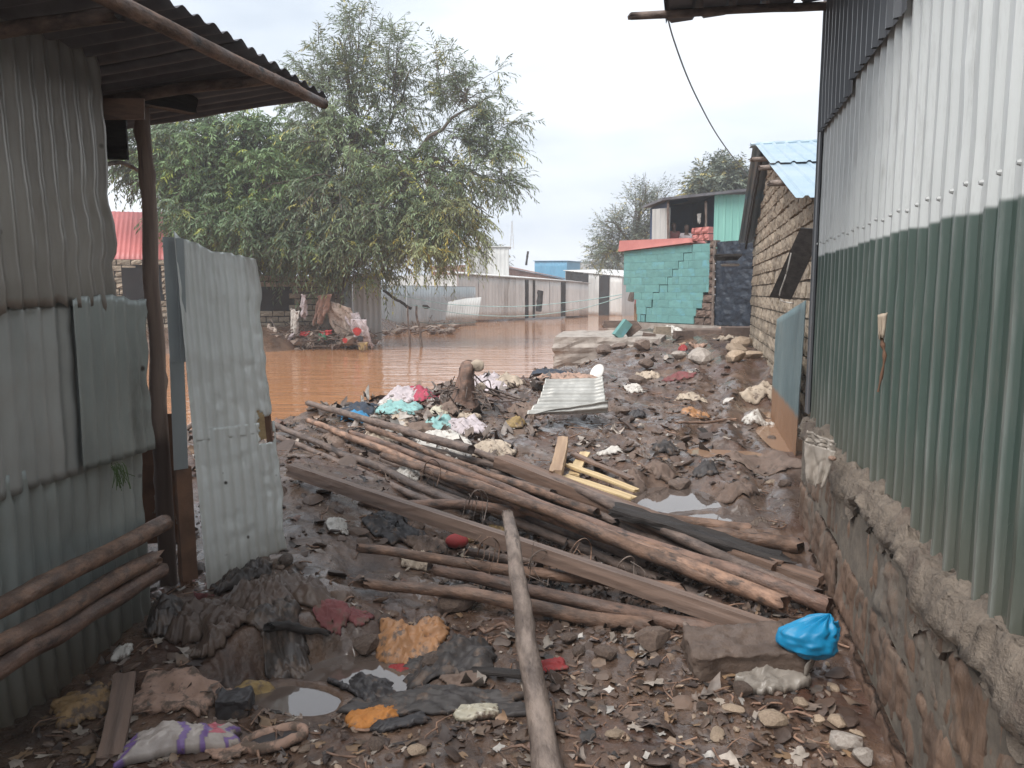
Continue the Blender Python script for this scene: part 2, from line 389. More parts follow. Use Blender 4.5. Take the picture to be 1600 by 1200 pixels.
M['concrete'] = mat('concrete', (.38, .335, .295), (.26, .22, .19), c3=(.15, .11, .09), scale=5, rough=.75, bump=.5, bscale=24, bdist=.01, c3lo=.56, rnd=.15)
M['mudstone'] = mat('mudstone', (.16, .112, .086), (.095, .065, .05), c3=(.23, .175, .14), scale=7, rough=.35, rough2=.8, bump=1, bscale=22, bdist=.01, rnd=.25, c3lo=.62)
M['palestone'] = mat('palestone', (.37, .28, .20), (.26, .19, .135), c3=(.14, .095, .07), scale=9, rough=.7, bump=.5, bscale=30, bdist=.006, rnd=.22, c3lo=.6)
M['tarp'] = mat('tarp', (.018, .028, .045), (.012, .018, .03), c3=(.08, .10, .13), scale=5, rough=.35, bump=.6, bscale=9, bdist=.05, c3lo=.64, stretch=(1, 1, 1.6))
def rag(name, c, dirt=.5, rough=.75, c2=None, lo=.4, **k):
    c2 = c2 or tuple(x * .72 for x in c)
    M[name] = mat(name, c, c2, c3=(.115, .08, .06), scale=8, rough=rough, bump=.35, bscale=45, bdist=.004, c3lo=.42 + .18 * (1 - dirt), c3scale=13, **k)
rag('r_white', (.60, .56, .51), .45); rag('r_beige', (.48, .39, .30), .5); rag('r_lilac', (.52, .45, .46), .3); rag('r_magenta', (.40, .05, .09), .3); rag('r_teal', (.27, .48, .46), .35)
rag('r_black', (.045, .04, .042), .25, rough=.55); rag('r_charcoal', (.055, .047, .045), .45, rough=.6); rag('r_blue', (.05, .25, .46), .3); rag('r_navy', (.035, .045, .065), .3)
rag('r_orange', (.44, .22, .10), .5, rough=.5); rag('r_bright', (.52, .21, .05), .3); rag('r_red', (.32, .035, .035), .3); rag('r_maroon', (.20, .06, .06), .45)
rag('r_carton', (.40, .255, .19), .6); rag('r_leaf', (.31, .19, .085), .62); rag('r_yellow', (.31, .21, .085), .6); rag('r_brown', (.19, .13, .10), .5); rag('r_green', (.03, .28, .15), .2, rough=.35); rag('r_foil', (.52, .47, .36), .55, rough=.3)
M['blue_bag'] = mat('blue_bag', (.006, .225, .43), (.004, .18, .36), c3=(.10, .16, .20), scale=5, rough=.45, bump=.25, bscale=14, bdist=.01, c3lo=.62, c3scale=9, sub=1)
M['skin'] = mat('skin', (.10, .06, .045), (.085, .05, .038), scale=5, rough=.6, bump=0)
M['hair'] = mat('hair', (.012, .01, .01), scale=5, rough=.7, bump=0)
M['wire'] = mat('wire', (.12, .11, .11), scale=5, rough=.6, bump=0)
M['rope'] = mat('rope', (.30, .46, .45), (.26, .38, .38), scale=5, rough=.7, bump=0)
M['screw_paint'] = mat('screw_paint', (.50, .51, .50), scale=5, rough=.5, bump=0)
M['rust'] = mat('rust', (.23, .12, .07), (.13, .07, .045), c3=(.36, .25, .15), scale=4, rough=.8, bump=.3, bscale=20, c3lo=.6)
def thinfilm(name, c, alpha, rough=.25):
    m = mat(name, c, tuple(x * .8 for x in c), c3=(.40, .27, .17), scale=7, rough=rough, bump=.3, bscale=25, bdist=.01, c3lo=.6)
    nt = m.node_tree; b = nt.nodes['Principled BSDF']; b.inputs['Alpha'].default_value = alpha
    return m
M['film'] = thinfilm('film', (.50, .44, .38), .62); M['film_grey'] = thinfilm('film_grey', (.34, .30, .26), .75)
# ------------------------------------------------------------------ shape builders
def grid_faces(nu, nv):
    i = np.arange((nv - 1) * (nu - 1)); r, c = i // (nu - 1), i % (nu - 1)
    a = r * nu + c
    return np.stack([a, a + 1, a + nu + 1, a + nu], 1)
def solid_grid(p, nrm, t, nu, nv, keep=None):
    """a sheet of thickness t from a grid of points (front) and normals"""
    n = nu * nv
    v = np.concatenate([p, p - nrm * t]); f = grid_faces(nu, nv)
    if keep is not None: f = f[keep]
    back = f[:, ::-1] + n
    e = np.concatenate([f[:, [0, 1]], f[:, [1, 2]], f[:, [2, 3]], f[:, [3, 0]]])
    key = e[:, 0].astype(np.int64) * (n + 1) + e[:, 1]; rev = e[:, 1].astype(np.int64) * (n + 1) + e[:, 0]
    b = e[~np.isin(key, rev)]
    rim = np.stack([b[:, 1], b[:, 0], b[:, 0] + n, b[:, 1] + n], 1)
    return v, np.concatenate([f, back, rim])
def prof_samples(w, pitch, kind):
    if kind == 'sin':
        k = max(int(round(w / pitch * 8)), 8); s = np.linspace(0, w, k + 1); return s, 0.5 + 0.5 * np.cos(s / pitch * 2 * np.pi)
    s = []; h = []
    x = 0.0
    rb, tp = 0.34, 0.14                       # rib base and rib top as shares of the pitch
    k = int(math.ceil(w / pitch)) + 1
    for i in range(k):
        for f, hh in ((0.0, 0), (.25, 0), (.5 - rb / 2, 0), (.5 - tp / 2, 1), (.5 + tp / 2, 1), (.5 + rb / 2, 0), (.82, 0)):
            xx = (i + f) * pitch
            if xx <= w: s.append(xx); h.append(hh)
    if s[-1] < w - 1e-4: s.append(w); h.append(0)
    return np.array(s), np.array(h, float)
def sheet(o, ex, ey, w, h, pitch=.076, amp=.018, kind='sin', t=.0012, dent=.006, dscale=3, seed=0, rag_b=0.0, rag_t=0.0, rag_s=0.0, step=.05, hole=None, curl=None, top=None, bot=None, crumple=0):
    o, ex, ey = (np.asarray(q, float) for q in (o, ex, ey))
    n = np.cross(ex, ey); n /= np.linalg.norm(n)
    s, pr = prof_samples(w, pitch, kind); tt = np.linspace(0, h, max(int(h / step), 2) + 1)
    S, T = np.meshgrid(s, tt); PR = np.tile(pr, (len(tt), 1))
    d = dent * fbm(S * dscale, T * dscale, oct=3, seed=seed + 3) + dent * .8 * np.minimum(fbm(S * dscale * 4, T * dscale * 2.5, oct=2, seed=seed + 8) + .25, 0) * 2
    if crumple: d = d + crumple * np.abs(fbm(S * 9, T * 9, oct=3, seed=seed + 14)) * np.where(T > h * .0, 1, 0)
    off = amp * PR * (1 - .25 * np.clip(fbm(S * 3, T * 5, oct=2, seed=seed + 5), 0, 1)) + d
    vb = (T / h)
    if rag_b: T = T + (1 - vb) ** 3 * rag_b * fbm(S * 14, S * 0 + 1.5, oct=3, seed=seed + 21) * 1.6
    if rag_t: T = T + vb ** 3 * rag_t * fbm(S * 10, S * 0 + 4.5, oct=3, seed=seed + 22) * 1.6
    if rag_s: S = S + (S / w) ** 4 * rag_s * fbm(T * 6, T * 0 + 2.5, oct=3, seed=seed + 23) * 1.6
    if top is not None: T = T * (np.interp(S, *top) / h)
    if bot is not None: b0 = np.interp(S, *bot); T = b0 + T * (h - b0) / h
    if curl is not None: off = off + curl(S, T)
    p = o + S[..., None] * ex + T[..., None] * ey + off[..., None] * n
    p = p.reshape(-1, 3)
    du = np.gradient(p.reshape(len(tt), len(s), 3), axis=1); dv = np.gradient(p.reshape(len(tt), len(s), 3), axis=0)
    nn = np.cross(du, dv); nn /= np.linalg.norm(nn, axis=2, keepdims=True) + 1e-9
    keep = None
    if hole is not None:
        cs = (S[:-1, :-1] + S[1:, 1:]) / 2; ct = (T[:-1, :-1] + T[1:, 1:]) / 2
        keep = ~hole(cs, ct).ravel()
    return solid_grid(p, nn.reshape(-1, 3), t, len(s), len(tt), keep)
def frame_from(p0, p1, up=(0, 0, 1)):
    x = Vector(p1) - Vector(p0); L = x.length; x.normalize()
    y = Vector(up).cross(x)
    if y.length < 1e-3: y = Vector((0, 1, 0)).cross(x)
    y.normalize(); z = x.cross(y)
    m = Matrix((x, y, z)).transposed().to_4x4(); m.translation = Vector(p0)
    return m, L
def place(name, me, m, parent=None, **k):
    o = bpy.data.objects.new(name, me); COL.objects.link(o)
    o.parent = parent
    o.matrix_local = (Matrix.Translation(-W[parent]) @ m) if parent is not None else m
    W[o] = m.translation.copy()
    return tagp(o, **k)
def pole_mesh(L, r0, r1, bend=.03, seed=0, sides=14, knots=6, m=None, sag=0.0, ragged=.02):
    g = np.random.default_rng(seed)
    n = max(int(L / .05), 12); n = min(n, 110)
    t = np.linspace(0, 1, n); x = t * L
    cy = bend * fbm(t * 2.2 * max(L / 3, 1), t * 0 + seed * 1.7, oct=3, seed=seed) ; cz = bend * fbm(t * 2.2 * max(L / 3, 1), t * 0 + seed * 2.3 + 9, oct=3, seed=seed + 1) - sag * np.sin(np.pi * t)
    cy -= np.interp(t, [0, 1], [cy[0], cy[-1]]); cz -= np.interp(t, [0, 1], [cz[0], cz[-1]])
    r = r0 + (r1 - r0) * t
    A = np.linspace(0, 2 * np.pi, sides, endpoint=False)
    TT, AA = np.meshgrid(x, A, indexing='ij')
    rr = r[:, None] * (1 + .10 * fbm(TT * 5, AA * 0 + np.cos(AA) * 1.2 + seed, np.sin(AA) * 1.2, oct=3, seed=seed + 4))
    for k in range(knots):
        xk, ak = g.uniform(.05, .97) * L, g.uniform(0, 2 * np.pi)
        da = np.angle(np.exp(1j * (AA - ak)))
        rr = rr + r0 * g.uniform(.15, .4) * np.exp(-((TT - xk) / (r0 * .7)) ** 2 - (da / .5) ** 2)
    X = TT.copy()
    X[0] -= np.abs(g.normal(0, ragged, sides)); X[-1] += np.abs(g.normal(0, ragged, sides))
    v = np.stack([X, cy[:, None] + rr * np.cos(AA), cz[:, None] + rr * np.sin(AA)], -1).reshape(-1, 3)
    f = []
    for i in range(n - 1):
        for j in range(sides):
            f.append((i * sides + j, (i + 1) * sides + j, (i + 1) * sides + (j + 1) % sides, i * sides + (j + 1) % sides))
    v = np.concatenate([v, [[v[:sides, 0].min() * .9 - .001, cy[0], cz[0]], [L + (v[-sides:, 0].max() - L) * .9 + .001, cy[-1], cz[-1]]]]); c0 = len(v) - 2
    for j in range(sides):
        f.append((c0, j, (j + 1) % sides)[::-1]); f.append((c0 + 1, (n - 1) * sides + j, (n - 1) * sides + (j + 1) % sides))
    me = mesh('pole', v, [tuple(int(q) for q in a) for a in f], m)
    return me
def pole(name, p0, p1, r0, r1, m, parent=None, label=None, cat=None, group=None, **k):
    fr, L = frame_from(p0, p1)
    me = pole_mesh(L, r0, r1, m=m, **k)
    return place(name, me, fr, parent, label=label, cat=cat, group=group)
def beam_mesh(L, w, h, m, seed=0, warp=.01, ragged=.012, chip=.004):
    n = max(int(L / .06), 6); k = 4
    xs = np.linspace(0, L, n)
    per = []
    for a in range(k): per.append((-w / 2 + w * a / k, -h / 2))
    for a in range(k): per.append((w / 2, -h / 2 + h * a / k))
    for a in range(k): per.append((w / 2 - w * a / k, h / 2))
    for a in range(k): per.append((-w / 2, h / 2 - h * a / k))
    per = np.array(per); per *= 1 - .05 * (np.abs(per[:, :1]) / (w / 2)) * (np.abs(per[:, 1:]) / (h / 2)); q = len(per)
    g = np.random.default_rng(seed)
    X = np.repeat(xs[:, None], q, 1); Y = np.tile(per[:, 0], (n, 1)); Z = np.tile(per[:, 1], (n, 1))
    nz = fbm(X * 9, Y * 40, Z * 40, oct=3, seed=seed)
    Y = Y + np.sign(Y) * chip * nz + warp * np.sin(X / L * 2.6 + seed); Z = Z + np.sign(Z) * chip * nz + warp * fbm(X / L * 2, X * 0, oct=2, seed=seed + 2)
    X[0] -= np.abs(g.normal(0, ragged, q)); X[-1] += np.abs(g.normal(0, ragged, q))
    v = np.stack([X, Y, Z], -1).reshape(-1, 3); f = []
    for i in range(n - 1):
        for j in range(q): f.append((i * q + j, (i + 1) * q + j, (i + 1) * q + (j + 1) % q, i * q + (j + 1) % q)[::-1])
    v = np.concatenate([v, [v[:q].mean(0), v[-q:].mean(0)]]); c = len(v) - 2
    for j in range(q):
        f.append((c, j, (j + 1) % q)[::-1]); f.append((c + 1, (n - 1) * q + j, (n - 1) * q + (j + 1) % q))
    f = [tuple(int(a) for a in ff) for ff in f]
    me = mesh('beam', v, f, m, False)
    bm = bmesh.new(); bm.from_mesh(me); bmesh.ops.recalc_face_normals(bm, faces=bm.faces); bm.to_mesh(me); bm.free()
    return me
def beam(name, p0, p1, w, h, m, parent=None, up=(0, 0, 1), label=None, cat=None, group=None, roll=0, **k):
    fr, L = frame_from(p0, p1, up)
    if roll: fr = fr @ Matrix.Rotation(roll, 4, 'X')
    return place(name, beam_mesh(L, w, h, m, **k), fr, parent, label=label, cat=cat, group=group)
def tube(pts, r, sides=6):
    pts = np.asarray(pts, float); n = len(pts); r = np.broadcast_to(r, n)
    d = np.gradient(pts, axis=0); d /= np.linalg.norm(d, axis=1, keepdims=True) + 1e-9
    ref = np.where(np.abs(d[:, 2:3]) < .9, [[0, 0, 1.]], [[1., 0, 0]])
    a = np.cross(d, ref); a /= np.linalg.norm(a, axis=1, keepdims=True); b = np.cross(d, a)
    A = np.linspace(0, 2 * np.pi, sides, endpoint=False)
    v = pts[:, None] + r[:, None, None] * (a[:, None] * np.cos(A)[None, :, None] + b[:, None] * np.sin(A)[None, :, None])
    i, j = np.meshgrid(np.arange(n - 1), np.arange(sides), indexing='ij')
    f = np.stack([i * sides + j, i * sides + (j + 1) % sides, (i + 1) * sides + (j + 1) % sides, (i + 1) * sides + j], -1).reshape(-1, 4)
    return v.reshape(-1, 3), f
def join(parts):
    vs_, fs, o = [], [], 0
    for v, f in parts:
        vs_.append(v); fs.append(f + o); o += len(v)
    return np.concatenate(vs_), np.concatenate(fs)
def curve_pts(ctrl, n=24):
    """smooth line through control points"""
    c = np.asarray(ctrl, float); k = len(c)
    t = np.linspace(0, k - 1, n); i = np.clip(t.astype(int), 0, k - 2); f = (t - i)[:, None]
    g = lambda q: c[np.clip(q, 0, k - 1)]
    p0, p1, p2, p3 = g(i - 1), g(i), g(i + 1), g(i + 2)
    return .5 * (2 * p1 + (p2 - p0) * f + (2 * p0 - 5 * p1 + 4 * p2 - p3) * f ** 2 + (3 * p1 - p0 - 3 * p2 + p3) * f ** 3)
# --- stones
def stone_mesh(seed, m, sub=2, flat=(1, .8, .6), cut=.5):
    bm = bmesh.new(); bmesh.ops.create_icosphere(bm, subdivisions=sub, radius=1)
    v = np.array([q.co[:] for q in bm.verts]); f = np.array([[q.index for q in a.verts] for a in bm.faces]); bm.free()
    g = np.random.default_rng(seed)
    for k in range(9):
        d = g.normal(size=3); d /= np.linalg.norm(d); h = g.uniform(.5, .85)
        s = v @ d; v = v - np.maximum(s - h, 0)[:, None] * d * (1 - .15 * cut)
    v = v * (1 + .10 * fbm(v[:, 0] * 2 + seed, v[:, 1] * 2, v[:, 2] * 2, oct=3, seed=seed)[:, None]) * np.array(flat)
    return mesh('stone', v, f, m, False)
_cache = {}
def stone(name, u, v, size, m, label=None, group=None, seed=0, rot=None, sink=.25, flat=(1, .8, .62), p=None, cat='stone', squash=1.0, sub=2):
    """size in metres across"""
    key = (m, seed % 6, flat, sub)
    if key not in _cache: _cache[key] = stone_mesh(seed % 6 + 3, M[m], sub, flat)
    q = GR(u, v) if p is None else np.asarray(p, float)
    o = bpy.data.objects.new(name, _cache[key]); COL.objects.link(o)
    s = size / 2
    o.location = (q[0], q[1], q[2] + s * flat[2] * (1 - 2 * sink) * squash); o.scale = (s, s, s * squash)
    o.rotation_euler = (random.uniform(-.2, .2), random.uniform(-.2, .2), rot if rot is not None else random.uniform(0, 6.28))
    W[o] = Vector(o.location)
    return tagp(o, label, cat, group)
# --- cloth, paper, film lying on the ground
def cloth_mesh(c, lx, ly, rot, seed, fold=.04, fscale=6, m=None, n=30, lift=.012, heap=0.0, tatter=.25, thick=.004, square=False, ridge=True, edge=.0, base=None):
    a = np.linspace(-1, 1, n); U, V = np.meshgrid(a, a)
    if not square:
        # round the square into an uneven blot
        k = np.sqrt(1 - U * U / 2), np.sqrt(1 - V * V / 2)
        uu, vv = U * k[1], V * k[0]; mix_ = .62
        U2, V2 = U * (1 - mix_) + uu * mix_, V * (1 - mix_) + vv * mix_
    else: U2, V2 = U, V
    an = np.arctan2(V2, U2); rad = np.maximum(np.abs(U), np.abs(V))
    w = 1 + (tatter * fbm(np.cos(an) * 1.7 + seed, np.sin(an) * 1.7, oct=4, seed=seed) + .09 * fbm(np.cos(an) * 7 + seed, np.sin(an) * 7, oct=3, seed=seed + 33)) * rad
    x, y = U2 * lx / 2 * w, V2 * ly / 2 * w
    f1 = fbm(x * fscale + seed, y * fscale * .6, oct=3, seed=seed + 1)
    f2 = fbm(x * fscale * .5 - seed, y * fscale * 2.2 + f1 * 1.5, oct=3, seed=seed + 2)
    fo = (1 - np.abs(f2) * 2.2) if ridge else (f1 + .5)
    f3 = fbm(x * fscale * 1.7 + f2, y * fscale * 3.4 - f1, oct=3, seed=seed + 6)
    z = lift + fold * (np.clip(fo * .6 + f1 * .4 + .2, 0, 1.4) + .6 * (1 - np.abs(f3) * 3).clip(0, 1)) * (1 - rad ** 4 * .75) + heap * np.clip(1 - rad ** 1.6, 0, 1) * (1 + .5 * f1)
    z = z + edge * rad ** 3
    c_, s_ = math.cos(rot), math.sin(rot)
    X, Y = c[0] + x * c_ - y * s_, c[1] + x * s_ + y * c_
    g0 = H(X, Y) if base is None else np.full_like(X, base)
    z = np.where(rad > .97, np.minimum(z, .006 + edge + fold * .35 * np.clip(f1 + .3, 0, 1)), z)
    p = np.stack([X, Y, g0 + z], -1)
    du = np.gradient(p, axis=1); dv = np.gradient(p, axis=0); nn = np.cross(du, dv); nn /= np.linalg.norm(nn, axis=2, keepdims=True) + 1e-9
    v_, f_ = solid_grid(p.reshape(-1, 3), nn.reshape(-1, 3), thick, n, n)
    return mesh('cloth', v_, f_, m)
def cloth(name, u, v, wpx, hpx, m, label, cat='cloth', group=None, rot=0.0, deep=None, seed=1, p=None, **k):
    k.setdefault('n', 40)
    if 'heap' in k: k['heap'] *= .5
    if 'fold' in k: k['fold'] *= .75
    """wpx: width in photo pixels; hpx: its height in the photo, turned into depth on the ground"""
    q = GR(u, v) if p is None else np.asarray(p)
    dist = q[1]
    lx = wpx / F * dist * 1.05
    dep = max((CZ - q[2]) / math.hypot(q[0], q[1]), .06)
    ly = deep if deep else min(hpx / F * dist / dep * .8, lx * 1.5)
    me = cloth_mesh(q, lx, ly, rot, seed, m=M[m], **k)
    return link(name, me, None, label, cat, group)
def hang_mesh(top0, top1, drop, seed, m, fold=.05, n=18, taper=.6, slant=0.0, fwd=0.0, tatter=.3, thick=.004):
    """a cloth or bag caught along a line and hanging down from it"""
    a = np.linspace(0, 1, n); U, V = np.meshgrid(a, a)
    t0, t1 = np.asarray(top0, float), np.asarray(top1, float)
    ax = t1 - t0; side = np.array([ax[1], -ax[0], 0]); side /= np.linalg.norm(side) + 1e-9
    Uc = .5 + (U - .5) * (1 - (1 - taper) * V)
    L = drop * (1 + tatter * fbm(U * 5 + seed, U * 0, oct=3, seed=seed))
    p = t0 + Uc[..., None] * ax + np.stack([slant * V + 0 * U, 0 * U, -V * L], -1) + (fold * np.sin(U * 15 + 3 * fbm(U * 2, V * 2, oct=2, seed=seed) + seed) * (.3 + .7 * V) + fwd * V ** 2)[..., None] * side
    p = p + .4 * fold * fbm(U * 6 + seed, V * 6, oct=3, seed=seed + 5)[..., None]
    du = np.gradient(p, axis=1); dv = np.gradient(p, axis=0); nn = np.cross(du, dv); nn /= np.linalg.norm(nn, axis=2, keepdims=True) + 1e-9
    v_, f_ = solid_grid(p.reshape(-1, 3), nn.reshape(-1, 3), thick, n, n)
    return mesh('cloth', v_, f_, M[m])
def prism(poly, z0, z1, m=None):
    n = len(poly); v = [(x, y, z0) for x, y in poly] + [(x, y, z1) for x, y in poly]
    f = [tuple(range(n))[::-1], tuple(range(n, 2 * n))] + [(i, (i + 1) % n, n + (i + 1) % n, n + i) for i in range(n)]
    return mesh('prism', v, f, m, False)
def hexa(c8, m=None):
    """a box from eight corners: four below, four above, counter-clockwise"""
    f = [(3, 2, 1, 0), (4, 5, 6, 7), (0, 1, 5, 4), (1, 2, 6, 5), (2, 3, 7, 6), (3, 0, 4, 7)]
    me = mesh('box', c8, f, m, False)
    bm = bmesh.new(); bm.from_mesh(me); bmesh.ops.recalc_face_normals(bm, faces=bm.faces); bm.to_mesh(me); bm.free()
    return me
def slab_mesh(o, ex, ey, w, h, t, m):
    o, ex, ey = (np.asarray(q, float) for q in (o, ex, ey)); n = np.cross(ex, ey); n /= np.linalg.norm(n)
    a, b, c, d = o, o + ex * w, o + ex * w + ey * h, o + ey * h
    return hexa([a - n * t, b - n * t, c - n * t, d - n * t, a, b, c, d], m)
# --- rough building blocks, six shared shapes of unit size (x 0..1, y -1..0 inwards, z 0..1)
def block_shapes(m, wear=.06, k=6, nx=3, nz=3, edge=.12):
    out = []
    for q in range(k):
        xs = np.linspace(0, 1, nx + 1); zs = np.linspace(0, 1, nz + 1); Z, X = np.meshgrid(zs, xs, indexing='ij')
        ed = np.minimum(np.minimum(X, 1 - X) * 2.2, np.minimum(Z, 1 - Z)) * 4
        Y = np.where(ed < .01, -edge, 0) + wear * 3 * fbm(X * 4 + q * 7, Z * 3, oct=3, seed=q + 50)
        xx = .5 + (X - .5) * (1 - wear * .6 * (1 + vnoise(Z * 3 + q * 5, X * 2, seed=q + 80))); zz = .5 + (Z - .5) * (1 - wear * (1 + vnoise(X * 3 + q * 9, Z * 2, seed=q + 90)))
        p = np.stack([xx, Y, zz], -1).reshape(-1, 3); f = [tuple(map(int, a)) for a in grid_faces(nx + 1, nz + 1)]
        n = len(p)
        ring = [i for i in range(nx + 1)] + [(j + 1) * (nx + 1) - 1 for j in range(1, nz + 1)] + [nz * (nx + 1) + i for i in range(nx - 1, -1, -1)] + [j * (nx + 1) for j in range(nz - 1, 0, -1)]
        back = [(p[i, 0], -1, p[i, 2]) for i in ring]
        v = list(map(tuple, p)) + back; L = len(ring)
        for i in range(L): f.append((ring[(i + 1) % L], ring[i], n + i, n + (i + 1) % L))
        f.append(tuple(n + i for i in range(L))[::-1])
        me = mesh('block', v, f, m, False)
        bm = bmesh.new(); bm.from_mesh(me); bmesh.ops.recalc_face_normals(bm, faces=bm.faces); bm.to_mesh(me); bm.free()
        out.append(me)
    return out
def block_wall(parent, o, ex, shapes, length, courses, bh=.2, bl=.4, depth=.13, joint=.018, keep=None, crack=None, name='block', jitter=.008, var=0.0, side=1):
    """every block an object; ex is horizontal, the wall's face looks along ex x z"""
    ex = Vector(ex).normalized(); nrm = ex.cross(Vector((0, 0, 1))) * side
    cnt = 0
    g = random.Random(hash((round(o[0], 2), round(o[1], 2))) & 0xffff)
    for c in range(courses):
        s = -(bl / 2 if c % 2 else 0) * g.uniform(.8, 1.2)
        while s < length - .03:
            ln = bl * g.uniform(1 - var, 1 + var)
            s0, s1 = max(s, 0), min(s + ln, length); s += ln
            if s1 - s0 < .05: continue
            segs = [(s0, s1)]
            if crack is not None and crack(c) is not None:
                gp, nx_ = crack(c)
                if s0 < gp < s1: segs = [(s0, gp - .008), (gp + .012, s1)]
                segs = [q for sg in segs for q in ([(sg[0], nx_), (nx_ + .001, sg[1])] if sg[0] < nx_ < sg[1] else [sg])]
            for a, b in segs:
                if b - a < .04: continue
                z0 = c * bh; z1 = z0 + bh
                if keep is not None:
                    r = keep((a + b) / 2, (z0 + z1) / 2, a, b, z0, z1)
                    if r is None or r is False: continue
                    if r is not True: a, b, z0, z1 = r
                me = shapes[g.randrange(len(shapes))]
                b_o = bpy.data.objects.new(name, me); COL.objects.link(b_o)
                b_o.parent = parent
                loc = Vector(o) + ex * (a + joint / 2) + Vector((0, 0, z0 + joint / 2)) + nrm * g.uniform(-jitter, jitter)
                b_o.matrix_local = Matrix.Translation(loc - W[parent]) @ Matrix((ex, nrm, Vector((0, 0, 1)))).transposed().to_4x4() @ Matrix.Diagonal((b - a - joint, depth, z1 - z0 - joint, 1)) 
                cnt += 1
    return cnt
# ------------------------------------------------------------------ GROUND
def build_ground():
    m = bpy.data.materials.new('mud'); m.use_nodes = True; nt = m.node_tree; n, l = nt.nodes, nt.links; b = n['Principled BSDF']
    ge = n.new('ShaderNodeNewGeometry')
    def noise(sc, det=8, ro=.6):
        q = n.new('ShaderNodeTexNoise'); q.inputs['Scale'].default_value = sc; q.inputs['Detail'].default_value = det; q.inputs['Roughness'].default_value = ro
        l.new(ge.outputs['Position'], q.inputs['Vector']); return q.outputs['Fac']
    def ramp(f, a, ca, bb, cb):
        r = n.new('ShaderNodeValToRGB'); e = r.color_ramp.elements; e[0].position = a; e[0].color = (*ca, 1); e[1].position = bb; e[1].color = (*cb, 1); l.new(f, r.inputs['Fac']); return r.outputs['Color']
    def mixc(f, a, c):
        x = n.new('ShaderNodeMixRGB'); l.new(f, x.inputs['Fac']); l.new(a, x.inputs['Color1'])
        if isinstance(c, tuple): x.inputs['Color2'].default_value = (*c, 1)
        else: l.new(c, x.inputs['Color2'])
        return x.outputs['Color']
    col = ramp(noise(3.1), .36, (.056, .033, .023), .66, (.165, .102, .068))
    col = mixc(ramp(noise(1.1, 5), .5, (0, 0, 0), .66, (.75,) * 3), col, (.085, .040, .027))
    col = mixc(ramp(noise(27, 6), .60, (0, 0, 0), .74, (.55,) * 3), col, (.19, .135, .105))
    col = mixc(ramp(noise(11, 6), .56, (0, 0, 0), .7, (.6,) * 3), col, (.036, .024, .02))
    col = mixc(ramp(noise(70, 6, .7), .52, (0, 0, 0), .66, (.6,) * 3), col, (.04, .027, .022))
    l.new(col, b.inputs['Base Color'])
    mr = n.new('ShaderNodeMapRange'); mr.inputs['From Min'].default_value = .38; mr.inputs['From Max'].default_value = .66; mr.inputs['To Min'].default_value = .10; mr.inputs['To Max'].default_value = .66
    l.new(noise(2.3, 7, .7), mr.inputs['Value']); l.new(mr.outputs[0], b.inputs['Roughness'])
    b.inputs['Specular IOR Level'].default_value = .5
    wet = n.new('ShaderNodeMapRange'); wet.inputs['From Min'].default_value = .46; wet.inputs['From Max'].default_value = .60; wet.inputs['To Max'].default_value = .75; l.new(noise(1.7, 6, .65), wet.inputs['Value']); l.new(wet.outputs[0], b.inputs['Coat Weight']); b.inputs['Coat Roughness'].default_value = .10
    bp = n.new('ShaderNodeBump'); bp.inputs['Strength'].default_value = .6; bp.inputs['Distance'].default_value = .010; l.new(noise(42, 8, .7), bp.inputs['Height'])
    bp2 = n.new('ShaderNodeBump'); bp2.inputs['Strength'].default_value = .5; bp2.inputs['Distance'].default_value = .03; l.new(noise(11, 5, .6), bp2.inputs['Height']); l.new(bp.outputs['Normal'], bp2.inputs['Normal'])
    l.new(bp2.outputs['Normal'], b.inputs['Normal'])
    rr = np.concatenate([[.05, .4, .8], np.geomspace(1.1, 16, 520), np.geomspace(16.3, 60, 90), np.geomspace(64, 2500, 26)])
    th = np.concatenate([np.linspace(-math.pi, -.86, 46, endpoint=False), np.linspace(-.86, .86, 500), np.linspace(.86, math.pi, 47)[1:]])
    Rr, Th = np.meshgrid(rr, th, indexing='ij'); x, y = Rr * np.sin(Th), Rr * np.cos(Th)
    z = H(x, y)
    f = grid_faces(len(th), len(rr))[:, ::-1]
    me = mesh('ground', np.stack([x, y, z], -1).reshape(-1, 3), f.copy(), m)
    link('ground', me, None, kind='structure')
    M['mud'] = m
build_ground()
def water_mat(name, c, c2, rough, bump, scale, stretch, ior=1.33, bdist=.05):
    m = bpy.data.materials.new(name); m.use_nodes = True; nt = m.node_tree; n, l = nt.nodes, nt.links; b = n['Principled BSDF']
    ge = n.new('ShaderNodeNewGeometry'); mp = n.new('ShaderNodeMapping'); mp.inputs['Scale'].default_value = stretch; l.new(ge.outputs['Position'], mp.inputs['Vector'])
    a = n.new('ShaderNodeTexNoise'); a.inputs['Scale'].default_value = .35; a.inputs['Detail'].default_value = 5; l.new(mp.outputs[0], a.inputs['Vector'])
    x = n.new('ShaderNodeMixRGB'); x.inputs['Color1'].default_value = (*c, 1); x.inputs['Color2'].default_value = (*c2, 1); l.new(a.outputs['Fac'], x.inputs['Fac']); l.new(x.outputs[0], b.inputs['Base Color'])
    b.inputs['Roughness'].default_value = rough; b.inputs['IOR'].default_value = ior
    if bump:
        q = n.new('ShaderNodeTexNoise'); q.inputs['Scale'].default_value = scale; q.inputs['Detail'].default_value = 4; q.inputs['Roughness'].default_value = .55; q.inputs['Distortion'].default_value = .6; l.new(mp.outputs[0], q.inputs['Vector'])
        bp = n.new('ShaderNodeBump'); bp.inputs['Strength'].default_value = bump; bp.inputs['Distance'].default_value = bdist; l.new(q.outputs['Fac'], bp.inputs['Height']); l.new(bp.outputs['Normal'], b.inputs['Normal'])
    return m
